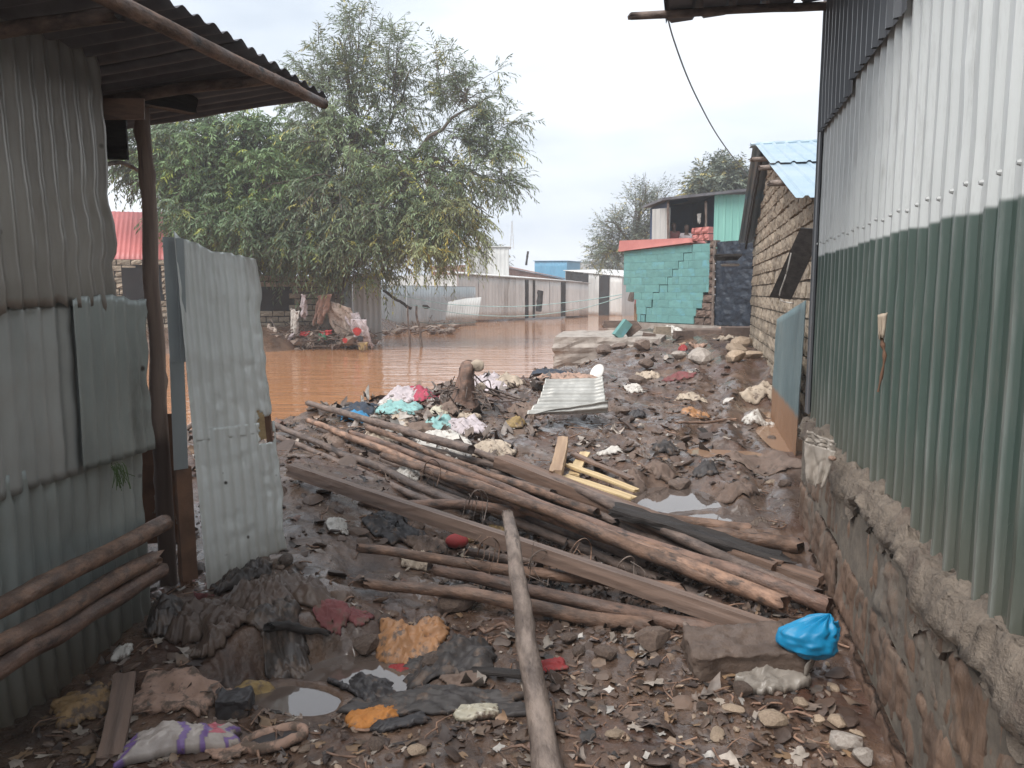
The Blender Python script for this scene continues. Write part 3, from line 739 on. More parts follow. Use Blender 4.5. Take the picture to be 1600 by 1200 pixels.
def build_water():
    m = water_mat('river_water', (.40, .19, .09), (.34, .16, .078), .03, .6, 1.3, (.5, 1.7, 1), bdist=.06)
    bm = bmesh.new(); vv = [bm.verts.new((x, y, WATER)) for x, y in [(-90, 4), (60, 4), (60, 200), (-90, 200)]]; bm.faces.new(vv)
    me = bpy.data.meshes.new('river'); bm.to_mesh(me); bm.free(); me.materials.append(m)
    # the sheet only fills the channel: everywhere else the ground lies above it
    link('river', me, None, kind='structure')
    mc = water_mat('puddle_water', (.12, .09, .075), (.09, .07, .06), .015, .02, 6, (1, 1, 1), ior=2.2, bdist=.01)
    ms = water_mat('silt_water', (.30, .185, .12), (.24, .15, .10), .02, .02, 6, (1, 1, 1), bdist=.01)
    for px, py, rx, ry, rot, pz, kind in PUDDLES:
        a = np.linspace(0, 2 * np.pi, 48, endpoint=False); k = 1.4 + .1 * np.sin(3 * a)
        c, s = math.cos(rot), math.sin(rot)
        ex, ey = rx * k * np.cos(a), ry * k * np.sin(a)
        v = np.stack([px + ex * c - ey * s, py + ex * s + ey * c, 0 * a + pz], -1)
        link('puddle', mesh('puddle', v, [tuple(range(48))], mc if kind == 'clear' else ms, False), None, kind='structure')
build_water()
# ------------------------------------------------------------------ RIGHT: green and grey sheet-metal building on its block plinth
WD = Vector((0.2292, 0.9734, 0.0)).normalized()          # along the wall, away from the camera
WN = Vector((-WD.y, WD.x, 0))                            # out of the wall into the lane
def rwall(s, z=0.0, out=0.0):
    """s metres along the wall from the point abreast of the camera, out metres into the lane"""
    p = Vector((0.742, 0, 0)) * 0.972 + WD * s + WN * out
    return np.array([p.x, p.y, z])
def ribsheen_grime(n, l, col):
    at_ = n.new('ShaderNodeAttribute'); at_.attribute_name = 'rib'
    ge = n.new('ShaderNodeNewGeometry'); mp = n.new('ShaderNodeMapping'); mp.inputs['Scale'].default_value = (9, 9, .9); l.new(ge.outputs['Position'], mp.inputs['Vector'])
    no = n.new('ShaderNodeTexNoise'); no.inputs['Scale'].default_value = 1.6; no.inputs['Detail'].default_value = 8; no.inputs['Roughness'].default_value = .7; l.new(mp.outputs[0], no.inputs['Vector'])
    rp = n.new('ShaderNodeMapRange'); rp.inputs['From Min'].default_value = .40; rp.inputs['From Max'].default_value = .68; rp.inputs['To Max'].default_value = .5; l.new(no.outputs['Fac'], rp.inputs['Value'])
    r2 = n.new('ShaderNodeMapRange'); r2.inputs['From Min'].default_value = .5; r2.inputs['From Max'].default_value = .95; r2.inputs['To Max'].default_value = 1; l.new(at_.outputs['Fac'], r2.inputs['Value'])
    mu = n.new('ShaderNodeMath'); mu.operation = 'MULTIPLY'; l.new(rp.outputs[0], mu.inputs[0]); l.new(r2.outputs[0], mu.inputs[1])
    mx = n.new('ShaderNodeMixRGB'); l.new(mu.outputs[0], mx.inputs['Fac']); l.new(col, mx.inputs['Color1']); mx.inputs['Color2'].default_value = (.36, .38, .36, 1)  # pale sky highlight put into the colour of the rib crests
    # thin grime running down everywhere
    n2 = n.new('ShaderNodeTexNoise'); n2.inputs['Scale'].default_value = 4; n2.inputs['Detail'].default_value = 9; n2.inputs['Roughness'].default_value = .75; l.new(mp.outputs[0], n2.inputs['Vector'])
    r3 = n.new('ShaderNodeMapRange'); r3.inputs['From Min'].default_value = .52; r3.inputs['From Max'].default_value = .75; r3.inputs['To Max'].default_value = .42; l.new(n2.outputs['Fac'], r3.inputs['Value'])
    m2 = n.new('ShaderNodeMixRGB'); l.new(r3.outputs[0], m2.inputs['Fac']); l.new(mx.outputs[0], m2.inputs['Color1']); m2.inputs['Color2'].default_value = (.15, .14, .125, 1)
    return m2.outputs[0]
def right_building():
    e = empty('metal_building', rwall(2.5, 0, -.6), 'grey and dark green ribbed metal building standing on a rough block plinth', 'building')
    S_END = 5.22
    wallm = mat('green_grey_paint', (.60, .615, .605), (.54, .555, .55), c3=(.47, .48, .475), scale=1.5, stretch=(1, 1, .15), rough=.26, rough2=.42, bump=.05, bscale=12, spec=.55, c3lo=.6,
                hfun=lambda n, l, col, no: ribsheen_grime(n, l, zramp([(1.848, 1.866, (.062, .092, .078), 1.0), (.72, 1.25, (.17, .135, .105), .38)], .05)(n, l, col, no)))
    # pale crest streaks are painted sky highlights, broken up like scratches
    M['green_wall'] = wallm
    M['dark_sheet'] = mat('dark_sheet', (.13, .135, .145), (.10, .105, .115), c3=(.2, .2, .2), scale=2, stretch=(1, 1, .2), rough=.4, bump=.05, bscale=10, c3lo=.66)
    ex = -WD; ey = Vector((0, 0, 1))
    # lower sheets, one beside the other, each lapping over its neighbour
    w = 1.02; k = 0; s = S_END
    while s > -.6:
        o = rwall(s, .70, -.085 + .003 * (k % 2))
        v, f = sheet(o, ex, ey, w + .03, 2.06, pitch=.127, amp=.022, kind='box', t=.001, dent=.004, dscale=1.3, seed=k, step=.12)
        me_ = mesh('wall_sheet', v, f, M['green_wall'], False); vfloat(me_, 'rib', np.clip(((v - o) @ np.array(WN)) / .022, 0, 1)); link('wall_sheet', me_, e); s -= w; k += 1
    s = S_END; k = 0
    while s > -.6:
        o = rwall(s, 2.605 + .055 * (S_END - s), -.050 + .003 * (k % 2))
        v, f = sheet(o, ex, ey, w + .03, 1.15, pitch=.127, amp=.024, kind='box', t=.001, dent=.004, dscale=1.3, seed=30 + k, step=.2, rag_b=.004)
        link('upper_sheet', mesh('upper_sheet', v, f, M['dark_sheet'], False), e); s -= w; k += 1
    # corner flashing at the far end, folded round the corner
    a = rwall(S_END + .03, .78, -.02); m1 = M['dark_sheet']
    link('corner_trim', slab_mesh(rwall(S_END + .035, .80, -.045), -WD, (0, 0, 1), .10, 2.95, .012, m1), e)
    link('corner_trim', slab_mesh(rwall(S_END + .036, .80, -.30), WN, (0, 0, 1), .26, 2.95, .012, m1), e)
    link('end_wall', slab_mesh(rwall(S_END + .02, .0, -3.6), WN, (0, 0, 1), 3.2, 3.6, .01, m1), e)
    link('back_wall', slab_mesh(rwall(-.6, .0, -3.7), WD, (0, 0, 1), 5.7, 3.4, .01, m1), e)
    # roof: ribs along the wall, its end stands out over the lane
    ro = rwall(S_END - .12, 3.385, -.15) ; rx = np.array(WN) * .985 + np.array([0, 0, -.07]); rx /= np.linalg.norm(rx)
    re = np.array(-WD) * .997 + np.array([0, 0, .03])
    v, f = sheet(ro - rx * 3.62, rx, re, 3.60, 5.6, pitch=.2, amp=.028, kind='box', t=.0015, dent=.004, dscale=1, seed=70, step=.4)
    link('roof', mesh('roof', v, f, M['roof_dark'], False), e)
    v, f = sheet(ro - rx * .02, rx, re, 1.10, 2.3, pitch=.2, amp=.028, kind='box', t=.0015, dent=.004, dscale=1, seed=71, step=.3)
    link('eave_sheet', mesh('eave_sheet', v, f, M['roof_dark'], False), e)
    p0 = P(988, 25, 4.95); p1 = P(1240, 2, 5.0)
    pole('rafter', p0, p1 + np.array([.8, .0, .0]), .022, .03, M['bark_grey'], e, bend=.02, seed=5)
    # roofing screws in a line on the ribs
    bm = bmesh.new(); bmesh.ops.create_cone(bm, cap_ends=True, segments=8, radius1=.009, radius2=.005, depth=.010); sc = bpy.data.meshes.new('screw'); bm.to_mesh(sc); bm.free(); sc.materials.append(M['screw_paint'])
    s = S_END - .0635; i = 0
    while s > 1.2:
        o = bpy.data.objects.new('screw', sc); COL.objects.link(o); o.parent = e
        loc = Vector(rwall(s, 1.905 + .008 * math.sin(i * 2.1), -.055)); o.matrix_local = Matrix.Translation(loc - W[e]) @ WN.to_track_quat('Z', 'Y').to_matrix().to_4x4(); s -= .127; i += 1
    # a taped-over opening near the camera
    for a0, a1, z0, z1 in ((1.40, 1.72, 1.98, 2.31),):
        for (q0, q1, y0, y1) in ((a0, a1, z0, z0 + .035), (a0, a1, z1 - .035, z1), (a1 - .02, a1, z0 + .037, z1 - .037)):
            link('tape_strip', slab_mesh(rwall(q1, y0, -.0575), -WD, (0, 0, 1), q1 - q0, y1 - y0, .002, M['zinc_plain']), e)
    # mortar-smeared block plinth
    M['plinth'] = mat('plinth', (.20, .128, .088), (.11, .072, .051), c3=(.17, .145, .12), scale=5, stretch=(1, 1, .35), rough=.55, rough2=.85, bump=.8, bscale=26, bdist=.018, c3lo=.52, rnd=.16, coord='Object',
                       hfun=zramp([(-.05, .5, (.17, .10, .070), .75), (-.08, .09, (.07, .048, .037), .9)], .22))
    M['mortar_cap'] = mat('mortar_cap', (.235, .19, .15), (.15, .12, .095), c3=(.13, .095, .075), scale=8, rough=.85, bump=1, bscale=30, bdist=.03, c3lo=.56)
    pl = empty('block_plinth', rwall(2.5, 0, -.1), 'mud-stained block plinth with a crumbling mortar top under the green wall', 'wall')
    g = np.random.default_rng(4)
    def plate(s0, s1, z0, z1, depth, seed, nm, m, parent, out=0.0, topround=0.0, n1=34, n2=26, amp=.016):
        a = np.linspace(0, 1, n1); b = np.linspace(0, 1, n2); Z, S = np.meshgrid(b, a, indexing='ij')
        ed = np.minimum(np.minimum(S, 1 - S) * (s1 - s0), np.minimum(Z, 1 - Z) * (z1 - z0))
        ss, zz = s0 + (s1 - s0) * S, z0 + (z1 - z0) * Z
        o_ = out - .014 * np.exp(-ed / .012) + amp * 1.1 * fbm(ss * 7, zz * 4, oct=4, seed=seed) + amp * 1.3 * fbm(ss * 30, zz * 12, oct=3, seed=seed + 4)
        ss = ss + .010 * fbm(ss * 6, zz * 6, oct=2, seed=seed + 1); zz = zz + .012 * fbm(ss * 9, zz * 3, oct=3, seed=seed + 2)
        base = np.array([0.742 * .972, 0, 0]); D, N_ = np.array(WD), np.array(WN)
        p = base + ss[..., None] * D + o_[..., None] * N_; p[..., 2] = zz
        q = p - N_ * depth
        v = np.concatenate([p.reshape(-1, 3), q.reshape(-1, 3)]); n = n1 * n2; f = grid_faces(n1, n2)
        e_ = np.concatenate([f[:, [0, 1]], f[:, [1, 2]], f[:, [2, 3]], f[:, [3, 0]]]); key = e_[:, 0] * 100000 + e_[:, 1]; rv = e_[:, 1] * 100000 + e_[:, 0]; bb = e_[~np.isin(key, rv)]
        rim = np.stack([bb[:, 0], bb[:, 1], bb[:, 1] + n, bb[:, 0] + n], 1)
        link(nm, mesh(nm, v, np.concatenate([f[:, ::-1], f + n, rim[:, ::-1]]), m), parent)
    zc = [-.25, .07, .36, .63]
    for c in range(3):
        s = -1.6 - .2 * (c % 2)
        while s < S_END:
            ln = g.uniform(.5, .85); s1 = min(s + ln, S_END)
            if s1 - s > .08:
                plate(s, s1 - .005, zc[c], zc[c + 1] - .004, .2, int(g.integers(1e4)), 'block', M['plinth'], pl, out=g.uniform(-.012, .008) - .012 * c)
            s = s1
    link('core', slab_mesh(rwall(-1.6, -.3, -.185), WD, (0, 0, 1), S_END + 1.55, .93, .16, M['mortar']), pl)
    # the mortar cap: an uneven run of lumps the sheets stand in
    n1, n2 = 420, 18
    ss = np.linspace(-1.6, S_END + .01, n1); a = np.linspace(0, 1, n2); A, S = np.meshgrid(a, ss, indexing='ij')
    wv = fbm(S * 2.5, S * 0, oct=4, seed=3); 
    out = .022 + .030 * wv - A * .15 + .030 * (.4 - np.abs(fbm(S * 12, A * 3, oct=4, seed=9))) + .012 * fbm(S * 40, A * 6, oct=2, seed=19)
    hh = .60 + .16 * (1 - smooth(0, .3, A)) * fbm(S * 4.5, S * 0 + 8, oct=4, seed=16) + (.155 + .05 * fbm(S * 3.1, S * 0 + 4, oct=3, seed=6)) * smooth(0, .42, A) + .045 * fbm(S * 9, A * 2.5, oct=4, seed=12) + .015 * fbm(S * 34, A * 6, oct=2, seed=13) + .03 * A
    out = np.where(A < .12, out - .05, out)
    p = np.array([0.742 * .972, 0, 0]) + S[..., None] * np.array(WD) + out[..., None] * np.array(WN); p[..., 2] = hh
    f = grid_faces(n1, n2)
    link('mortar_cap', mesh('mortar_cap', p.reshape(-1, 3), f[:, ::-1].copy(), M['mortar_cap']), pl)
right_building()

# ------------------------------------------------------------------ LEFT: corrugated shack with its lean-to roof
LD = Vector((0.1733, 0.9849, 0)).normalized(); LN = Vector((LD.y, -LD.x, 0))
def lwall(y, z=0.0, out=0.0):
    x = -2.369 + .176 * y
    p = Vector((x, y, z)) + LN * out
    return np.array([p.x, p.y, p.z])
def left_shack():
    e = empty('corrugated_shack', lwall(2.8, 0, -.5), 'weathered corrugated iron shack with a dark overhanging roof and patched lower sheets', 'shack')
    up = np.array([0, 0, 1.0]); lean = np.array([-.03, 0, 1.0]); lean /= np.linalg.norm(lean)
    k = 0
    # top row, middle row, bottom row; each sheet laps over the one above it
    for y0, w in ((-.3, .95), (.6, .95), (1.5, .95), (2.41, 1.0)):
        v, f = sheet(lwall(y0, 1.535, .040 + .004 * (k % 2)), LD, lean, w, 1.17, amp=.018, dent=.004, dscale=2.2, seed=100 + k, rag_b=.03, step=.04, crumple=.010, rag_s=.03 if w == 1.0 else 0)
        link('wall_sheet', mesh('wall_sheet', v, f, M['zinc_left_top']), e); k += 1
    for y0, w, z0, h in ((-.3, .95, .85, .7), (.6, .95, .86, .74), (1.5, .92, .81, .73), (2.36, .82, .85, .71)):
        v, f = sheet(lwall(y0, z0, .020 + .003 * (k % 2)), LD, up, w, h, amp=.015, dent=.004, dscale=3, seed=120 + k, rag_b=.008, rag_t=.003, step=.035, crumple=.010)
        link('wall_sheet', mesh('wall_sheet', v, f, M['zinc_left']), e); k += 1
    v, f = sheet(lwall(3.10, .868, .058), LD, up, .45, .71, amp=.014, dent=.004, dscale=4, seed=151, rag_t=.025, rag_s=.02, step=.03, crumple=.005)
    link('wall_sheet', mesh('wall_sheet', v, f, M['zinc_low']), e)
    for y0, w in ((-.3, .95), (.6, .95), (1.5, .93), (2.40, 1.14)):
        v, f = sheet(lwall(y0, -.12, .004 + .004 * (k % 2)), LD, up, w, 1.05, amp=.018, dent=.015, dscale=3, seed=140 + k, step=.04, crumple=.010)
        link('wall_sheet', mesh('wall_sheet', v, f, M['zinc_low']), e); k += 1
    # dark inside: the far side and the ends of the shack
    link('end_wall', slab_mesh(lwall(3.42, -.1, -2.6), LN, (0, 0, 1), 2.55, 2.6, .02, M['roof_dark']), e)
    link('back_wall', slab_mesh(lwall(-.3, -.1, -2.6), LD, (0, 0, 1), 3.8, 2.6, .02, M['roof_dark']), e)
    link('end_wall', slab_mesh(lwall(-.3, -.1, -2.6), LN, (0, 0, 1), 2.55, 2.6, .02, M['roof_dark']), e)
    # roof: sheets run from the lane side down to the far side
    ny = 5; y0, y1 = .2, 4.30
    c1 = np.array([-1.0, 4.30, 2.66]); c0 = c1 - np.array(LD) / LD.y * (y1 - y0)
    rx = -np.array(LD); ry = np.array([-.985, .10, -.12]); ry /= np.linalg.norm(ry)
    L = (y1 - y0) / LD.y; w = L / 5
    for i in range(5):
        o = c1 + rx * w * i + np.array([0, 0, .004 * (i % 2)])
        v, f = sheet(o, rx, ry, w + .05, 3.6, pitch=.105, amp=.026, t=.0015, dent=.01, dscale=1.5, seed=170 + i, step=.12, rag_b=.006)
        link('roof_sheet', mesh('roof_sheet', v, f, M['roof_dark']), e)
    pole('eave_beam', P(505, 162, 4.25), np.array([-1.62, .5, 2.42]), .026, .035, M['bark'], e, bend=.015, seed=31)
    pole('eave_beam', np.array([-1.95, 4.2, 2.545]), np.array([-2.5, 1.0, 2.53]), .03, .035, M['bark_grey'], e, bend=.02, seed=32)
    pole('rafter', np.array([-1.12, 3.72, 2.585]), np.array([-2.9, 3.9, 2.40]), .025, .03, M['bark_grey'], e, bend=.02, seed=33)
    pole('rafter', np.array([-1.32, 2.7, 2.52]), np.array([-3.0, 2.9, 2.36]), .025, .03, M['bark_grey'], e, bend=.02, seed=34)
    # short dark blocks under the roof beside the post
    beam('wall_plate', P(226, 148, 3.86), P(300, 166, 4.05), .06, .09, M['plank_dark'], e, seed=3)
    link('batten', slab_mesh(P(158, 248, 3.62), (.98, .17, 0), (0, 0, 1), .115, .22, .02, M['plank_dark']), e)
    link('eave_board', slab_mesh(P(146, 186, 3.5), (.97, .2, .05), (0, .1, 1), .21, .09, .015, M['plank']), e)
    t = curve_pts([P(164, 258, 3.6), P(190, 254, 3.75), P(216, 266, 3.95)], 12); v, f = tube(t, .010, 7); link('brace', mesh('brace', v, f, M['bark_pale']), e)
    pole('post', P(266, 940, 3.90) - np.array([0, 0, .12]), P(220, 138, 3.92), .045, .033, M['post'], e, bend=.05, seed=12, knots=10)
    # a second, darker stud behind the post with the foot of the frame
    beam('stud', P(295, 925, 3.86) - np.array([0, 0, .1]), P(276, 640, 3.92), .06, .05, M['rust'], e, seed=8, chip=.012)
left_shack()
# standing sheet of pale iron: the open door
def door_panel():
    bl, br_, tr, tl = P(322, 917, 3.74), P(447, 866, 4.02), P(399, 411, 4.05), P(283, 383, 3.80)
    e = empty('corrugated_door_panel', P(300, 905, 3.76), 'upright pale corrugated iron door panel with a square hole, standing on mud', 'door panel')
    ex = (br_ - bl + tr - tl) / 2; w = np.linalg.norm(ex); ex = ex / w; ey = (tl - bl + tr - br_) / 2; h = np.linalg.norm(ey); ey = ey / h
    ex[2] = 0; ex /= np.linalg.norm(ex)
    w0 = .43
    hol = lambda S, T: (S > w0 * .80) & (S < w0 * .975) & (T > .70) & (T < .865)
    for nm, z0, hh, off, sd in (('door_sheet', 0, .80, 0, 201), ('door_sheet', .74, 1.0, .004, 202)):
        h2 = (lambda S, T, z0=z0: (S > w0 * (.79 + .02 * np.sin(T * 90))) & (S < w0 * .97) & (T + z0 > .685) & (T + z0 < .845 + .02 * np.sin(S * 60)))
        o = bl + ey * z0 + np.array([-.03, -.06, 0]) * off
        bot = ([0, .04, .10, .22, .34, .43], [-.01, -.04, .0, .05, .085, .10]) if z0 == 0 else None
        top = ([0, .2, .43], [1.03, .95, .885]) if z0 else None
        v, f = sheet(o, ex, ey, w0 - (.0 if z0 == 0 else .02), hh, pitch=.0537, amp=.016, dent=.007, dscale=4, seed=sd, step=.0125, hole=h2, bot=bot, top=top, rag_b=.014 if z0 == 0 else 0, rag_t=.02 if z0 else 0, crumple=.004, rag_s=.012)
        link(nm, mesh(nm, v, f, M['zinc_door']), e)
    # plain strips nailed along the left edge
    def strip(u0, v0, u1, v1, wpx, Y, m, nm, th=.004, dy=0):
        a, b = P(u0, v0, Y), P(u1, v1, Y + dy); ww = wpx / F * Y
        x = np.array(ex); y = b - a; hh = np.linalg.norm(y)
        link(nm, slab_mesh(a, x, y / hh, ww, hh, th, m), e)
    strip(266, 566, 254, 370, 24, 3.79, M['zinc_plain'], 'edge_strip')
    strip(283, 566, 275, 372, 11, 3.775, M['zinc_plain'], 'edge_strip', .012)
    strip(272, 735, 265, 560, 22, 3.80, M['zinc_plain'], 'edge_strip')
    strip(286, 910, 275, 732, 24, 3.82, M['rust'], 'frame_post', .03)
    # board seen through the hole
    link('backing_board', slab_mesh(P(384, 690, 4.13), ex, (0, .02, 1), .125, .19, .012, M['plank_yellow']), e)
    beam('backing_stud', P(420, 690, 4.11), P(416, 622, 4.11), .02, .03, M['rust'], e, seed=5)
door_panel()
# rusty board and white bag behind the post
def behind_post():
    a = P(226, 850, 4.25); b = slab_mesh(a, (.97, .2, 0), (-.02, .05, 1), .21, .74, .02, M['rust'])
    link('rusty_board', b, None, 'rusty brown board standing upright behind the roof post', 'board')
behind_post()

# ------------------------------------------------------------------ houses
BLK = block_shapes(M['block']); BLKB = block_shapes(M['block_brown']); BLKT = block_shapes(M['teal'], wear=.004, edge=.02)
def block_house():
    D = WD; cx, cy = 1.21, 0.0
    def at(s, z, out=0.0):
        p = Vector((1.21, 0, 0)) * .9734 + D * s + WN * out; return np.array([p.x + .0, p.y, z])
    s0, s1 = 8.0, 16.6; zb, ze, zr = .12, 2.68, 3.95; sr = 13.4
    e = empty('block_house', at(12, .4, -.5), 'stone block house with a gable end and pale blue iron roof', 'house')
    roofz = lambda s: np.interp(s, [s0 - .5, sr, s1 + .2], [2.50, zr, 2.62])
    def keep(s, z, a, b, z0, z1):
        top = min(roofz(s0 + a), roofz(s0 + b)) - zb - .06
        if z0 > top - .06: return None
        # hole near the corner, as a block has fallen out
        if 4.1 < s < 4.45 and 1.62 < z < 1.82: return None
        return (a, b, z0, min(z1, top))
    L = s1 - s0
    n = block_wall(e, at(s0, zb), D, [q for q in BLK], L, 19, .2, .40, .14, .014, keep, var=.12, side=-1)
    v = []
    c = [at(s0, 0, -.05), at(s1, 0, -.05), at(s1, 2.55, -.05), at(sr, zr - .06, -.05), at(s0, 2.55, -.05)]
    bk = [q - np.array(WN) * .1 for q in c]; vv = c + bk; k = 5
    f = [tuple(range(k)), tuple(range(k, 2 * k))[::-1]] + [(i, i + k, (i + 1) % k + k, (i + 1) % k) for i in range(k)]
    me = mesh('core', vv, f, M['mortar'], False); link('core', me, e)
    link('end_wall', slab_mesh(at(s0 + .02, 0, -4), WN, (0, 0, 1), 3.9, 2.6, .1, M['mortar']), e)
    link('end_wall', slab_mesh(at(s1 - .02, 0, -4), WN, (0, 0, 1), 3.9, 2.6, .1, M['mortar']), e)
    # roof: two slopes of ribbed sheets running from the ridge; the gable overhangs a little
    ax = np.array(WN)
    for nm, ss, ze_, kk in (('roof', s0 - .45, 2.46, 0), ('roof', s1 + .35, 2.60, 1)):
        dv = np.array(D) * (sr - ss) + np.array([0, 0, zr + .03 - ze_]); hl = np.linalg.norm(dv); dv /= hl
        for part in range(5):
            w = .9
            o0 = at(ss, ze_ + .02, .24 - w * part) if kk == 0 else at(ss, ze_ + .02, .24 - w * (part + 1))
            x = -ax if kk == 0 else ax
            v, f = sheet(o0, x, dv, w + .03, hl * .52, pitch=.19, amp=.022, kind='box', seed=300 + part, step=.6, dent=.003)
            link('roof_sheet', mesh('roof_sheet', v, f, M['blue_roof'], False), e)
            v, f = sheet(o0 + dv * hl * .49 + np.array([0, 0, .028]), x, dv, w + .03, hl * .515, pitch=.19, amp=.022, kind='box', seed=320 + part, step=.6, dent=.003)
            link('roof_sheet', mesh('roof_sheet', v, f, M['blue_roof'], False), e)
    beam('ridge_cap', at(sr, zr + .06, .30), at(sr, zr + .06, -4), .24, .05, M['blue_roof'], e, seed=4)
    # dark bargeboard down the far slope, roof timbers poking out at the near slope
    beam('bargeboard', at(sr + .1, zr - .06, .12), at(s1 + .1, 2.60, .12), .04, .24, M['plank_dark'], e, seed=6)
    for s, z in ((10.6, 3.22), (9.1, 2.82), (12.4, 3.62)):
        pole('rafter_end', at(s, z, .34), at(s, z, -.6), .035, .035, M['bark_pale'], e, seed=int(s * 3), bend=0)
    beam('eave_plank', at(14.7, 2.28, .55), at(17.2, 2.30, .50), .5, .05, M['plank_dark'], e, seed=7)
    beam('eave_plank', at(15.0, 2.12, .5), at(16.6, 2.14, .45), .35, .03, M['far_zinc'], e, seed=9)
block_house()
def leaning_things():
    # dark board wired up aslant to the corner, and the blue sheet below it
    b = slab_mesh(P(1202, 464, 7.0), (P(1232, 468, 6.9) - P(1202, 464, 7.0)) / np.linalg.norm(P(1232, 468, 6.9) - P(1202, 464, 7.0)), (P(1248, 362, 6.7) - P(1202, 464, 7.0)) / np.linalg.norm(P(1248, 362, 6.7) - P(1202, 464, 7.0)), .19, .68, .03, M['plank_dark'])
    link('dark_board', b, None, 'dark board wired aslant to the house corner above the blue sheet', 'board')
    t = curve_pts([P(1236, 395, 6.55), P(1228, 430, 6.6), P(1218, 466, 6.75), P(1240, 474, 6.6)], 16); v, f = tube(t, .006, 5)
    link('binding_wire', mesh('binding_wire', v, f, M['r_white']), None, 'pale wire looped round the dark slanting board', 'wire')
    o = np.array([3.0, 8.8, 0]); a = np.array([2.50, 6.65, 0]) - o; L = np.linalg.norm(a); a /= L
    m = mat('blue_sheet', (.145, .19, .195), (.105, .15, .16), c3=(.23, .25, .24), scale=3, stretch=(1, 1, .3), rough=.4, bump=.1, c3lo=.6, hfun=zramp([(.50, .58, (.26, .145, .085), .95)], .06))
    v, f = sheet(np.array([o[0], o[1], -.05]), a, np.array([.03, .02, 1.0]), L, 1.55, pitch=.076, amp=.014, seed=400, dent=.008, step=.08, top=([0, L], [1.34, 1.58]))
    link('blue_sheet', mesh('blue_sheet', v, f, m), None, 'dull blue corrugated sheet with a brown mud band leaning at the house corner', 'metal sheet')
leaning_things()
def teal_house():
    p0 = P(973, 503, 21.6); p1 = P(1106, 503, 19.2)
    zb = (p0[2] + p1[2]) / 2 - .02
    e = empty('teal_house', (p0[0] + 1.5, p0[1], zb), 'flood-broken house with a cracked teal block wall, pink ledge and open upper room', 'house')
    ex = Vector((p0[0] - p1[0], p0[1] - p1[1], 0)); L = ex.length; ex.normalize()     # from right to left: its face looks at the camera
    nrm = ex.cross(Vector((0, 0, 1)))
    if nrm.y > 0: ex = -ex
    o = np.array([p0[0], p0[1], zb]) if nrm.y > 0 else np.array([p1[0], p1[1], zb])
    left0 = nrm.y > 0            # s runs from the left end
    h0, h1 = 1.92, 2.02          # left, right
    nc = 10; bh = .2
    crk = [.62, .80, .98, 1.02, 1.22, 1.48, 1.62, 1.80, 1.95, 2.2]
    def keep(s, z, a, b, z0, z1):
        top = h0 + (h1 - h0) * s / L
        if z0 > top - .07: return None
        lo = {0: .55, 1: .52, 2: .50, 3: .42, 4: .10}.get(int(z / bh), 0)
        hi = L - {0: .42, 1: .38, 2: .2, 3: .16}.get(int(z / bh), .0)
        a, b = max(a, lo), min(b, hi)
        if b - a < .05: return None
        c = min(int(z / bh), 8); k0, k1 = crk[c] * L / 2.72, crk[c + 1] * L / 2.72
        if a > k0 - .02 and b < k1 + .03: z1 -= .016
        return (a, b, z0, min(z1, top))
    block_wall(e, o, ex, BLKT, L, nc, bh, .42,  .14, .003, keep, crack=lambda c: (crk[c] * L / 2.72, crk[min(c + 1, 9)] * L / 2.72), var=.06, jitter=.0025)
    X, N_ = np.array(ex), np.array(nrm if left0 else -nrm)
    if N_[1] > 0: N_ = -N_
    pt = lambda s, z, d=0.0: o + X * s + N_ * d + np.array([0, 0, z])
    link('core', slab_mesh(pt(.56, -.3, -.06), X, (0, 0, 1), L - .56, h0 + .28, .08, M['far_dark']), e)
    link('footing', hexa([pt(-.5, -.35, .12), pt(L + .9, -.35, .12), pt(L + .9, -.35, -2.5), pt(-.5, -.35, -2.5), pt(-.5, -.02, .12), pt(L + .9, -.02, .12), pt(L + .9, -.02, -2.5), pt(-.5, -.02, -2.5)], M['concrete']), e)
    link('inner_wall', slab_mesh(pt(.0, .0, -.45), X, (0, 0, 1), .9, 1.75, .12, M['pink']), e)
    link('inner_wall', slab_mesh(pt(.0, -.02, -.442), X, (0, 0, 1), .9, .5, .12, M['rust']), e)
    # pink ledge along the top, rising to a stub of red blocks
    link('ledge', hexa([pt(-.12, h0 + .0, .1), pt(L * .82, h1 + .02, .1), pt(L * .82, h1 + .02, -.5), pt(-.12, h0 + .0, -.5), pt(-.12, h0 + .30, .06), pt(L * .78, h1 + .14, .06), pt(L * .78, h1 + .14, -.5), pt(-.12, h0 + .30, -.5)], M['pink']), e)
    BLKP = block_shapes(M['pink'], wear=.06)
    block_wall(e, pt(L * .80, h1 + .05, .02), ex, BLKP, .55, 2, .17, .22, .2, .01, var=.2)
    # bare brown pier beside the doorway, wider at its foot
    wid = [.62, .56, .40, .36, .2, .2, .2, .2, .2, .2, .2]
    for c, wd in enumerate(wid):
        block_wall(e, pt(L + .2 - wd, c * .19 - .02, .05 + .01 * (c % 2)), ex, BLKB, wd, 1, .19, .3, .2, .012, var=.1, jitter=.01)
    a = pt(L + .22, 0, .02)
    dp = P(1168, 500, 18.3)
    # dark blue plastic sheeting over the doorway
    n1, n2 = 40, 60; A, B = np.meshgrid(np.linspace(0, 1, n1), np.linspace(0, 1, n2)); wdd = 1.05
    fold = .035 * fbm(A * 7, B * 12, oct=4, seed=77) + .02 * fbm(A * 3, B * 20, oct=2, seed=78)
    p = a + X * (A * wdd)[..., None] + N_ * (fold)[..., None]; p[..., 2] = zb + .0 + B * 2.02
    link('door_tarp', mesh('door_tarp', p.reshape(-1, 3), grid_faces(n1, n2), M['tarp']), e)
    beam('door_frame', a + np.array([0, 0, -.02]) - X * .02 + N_ * .05, a + np.array([0, 0, 2.05]) - X * .02 + N_ * .05, .05, .05, M['bark_pale'], e, seed=3)
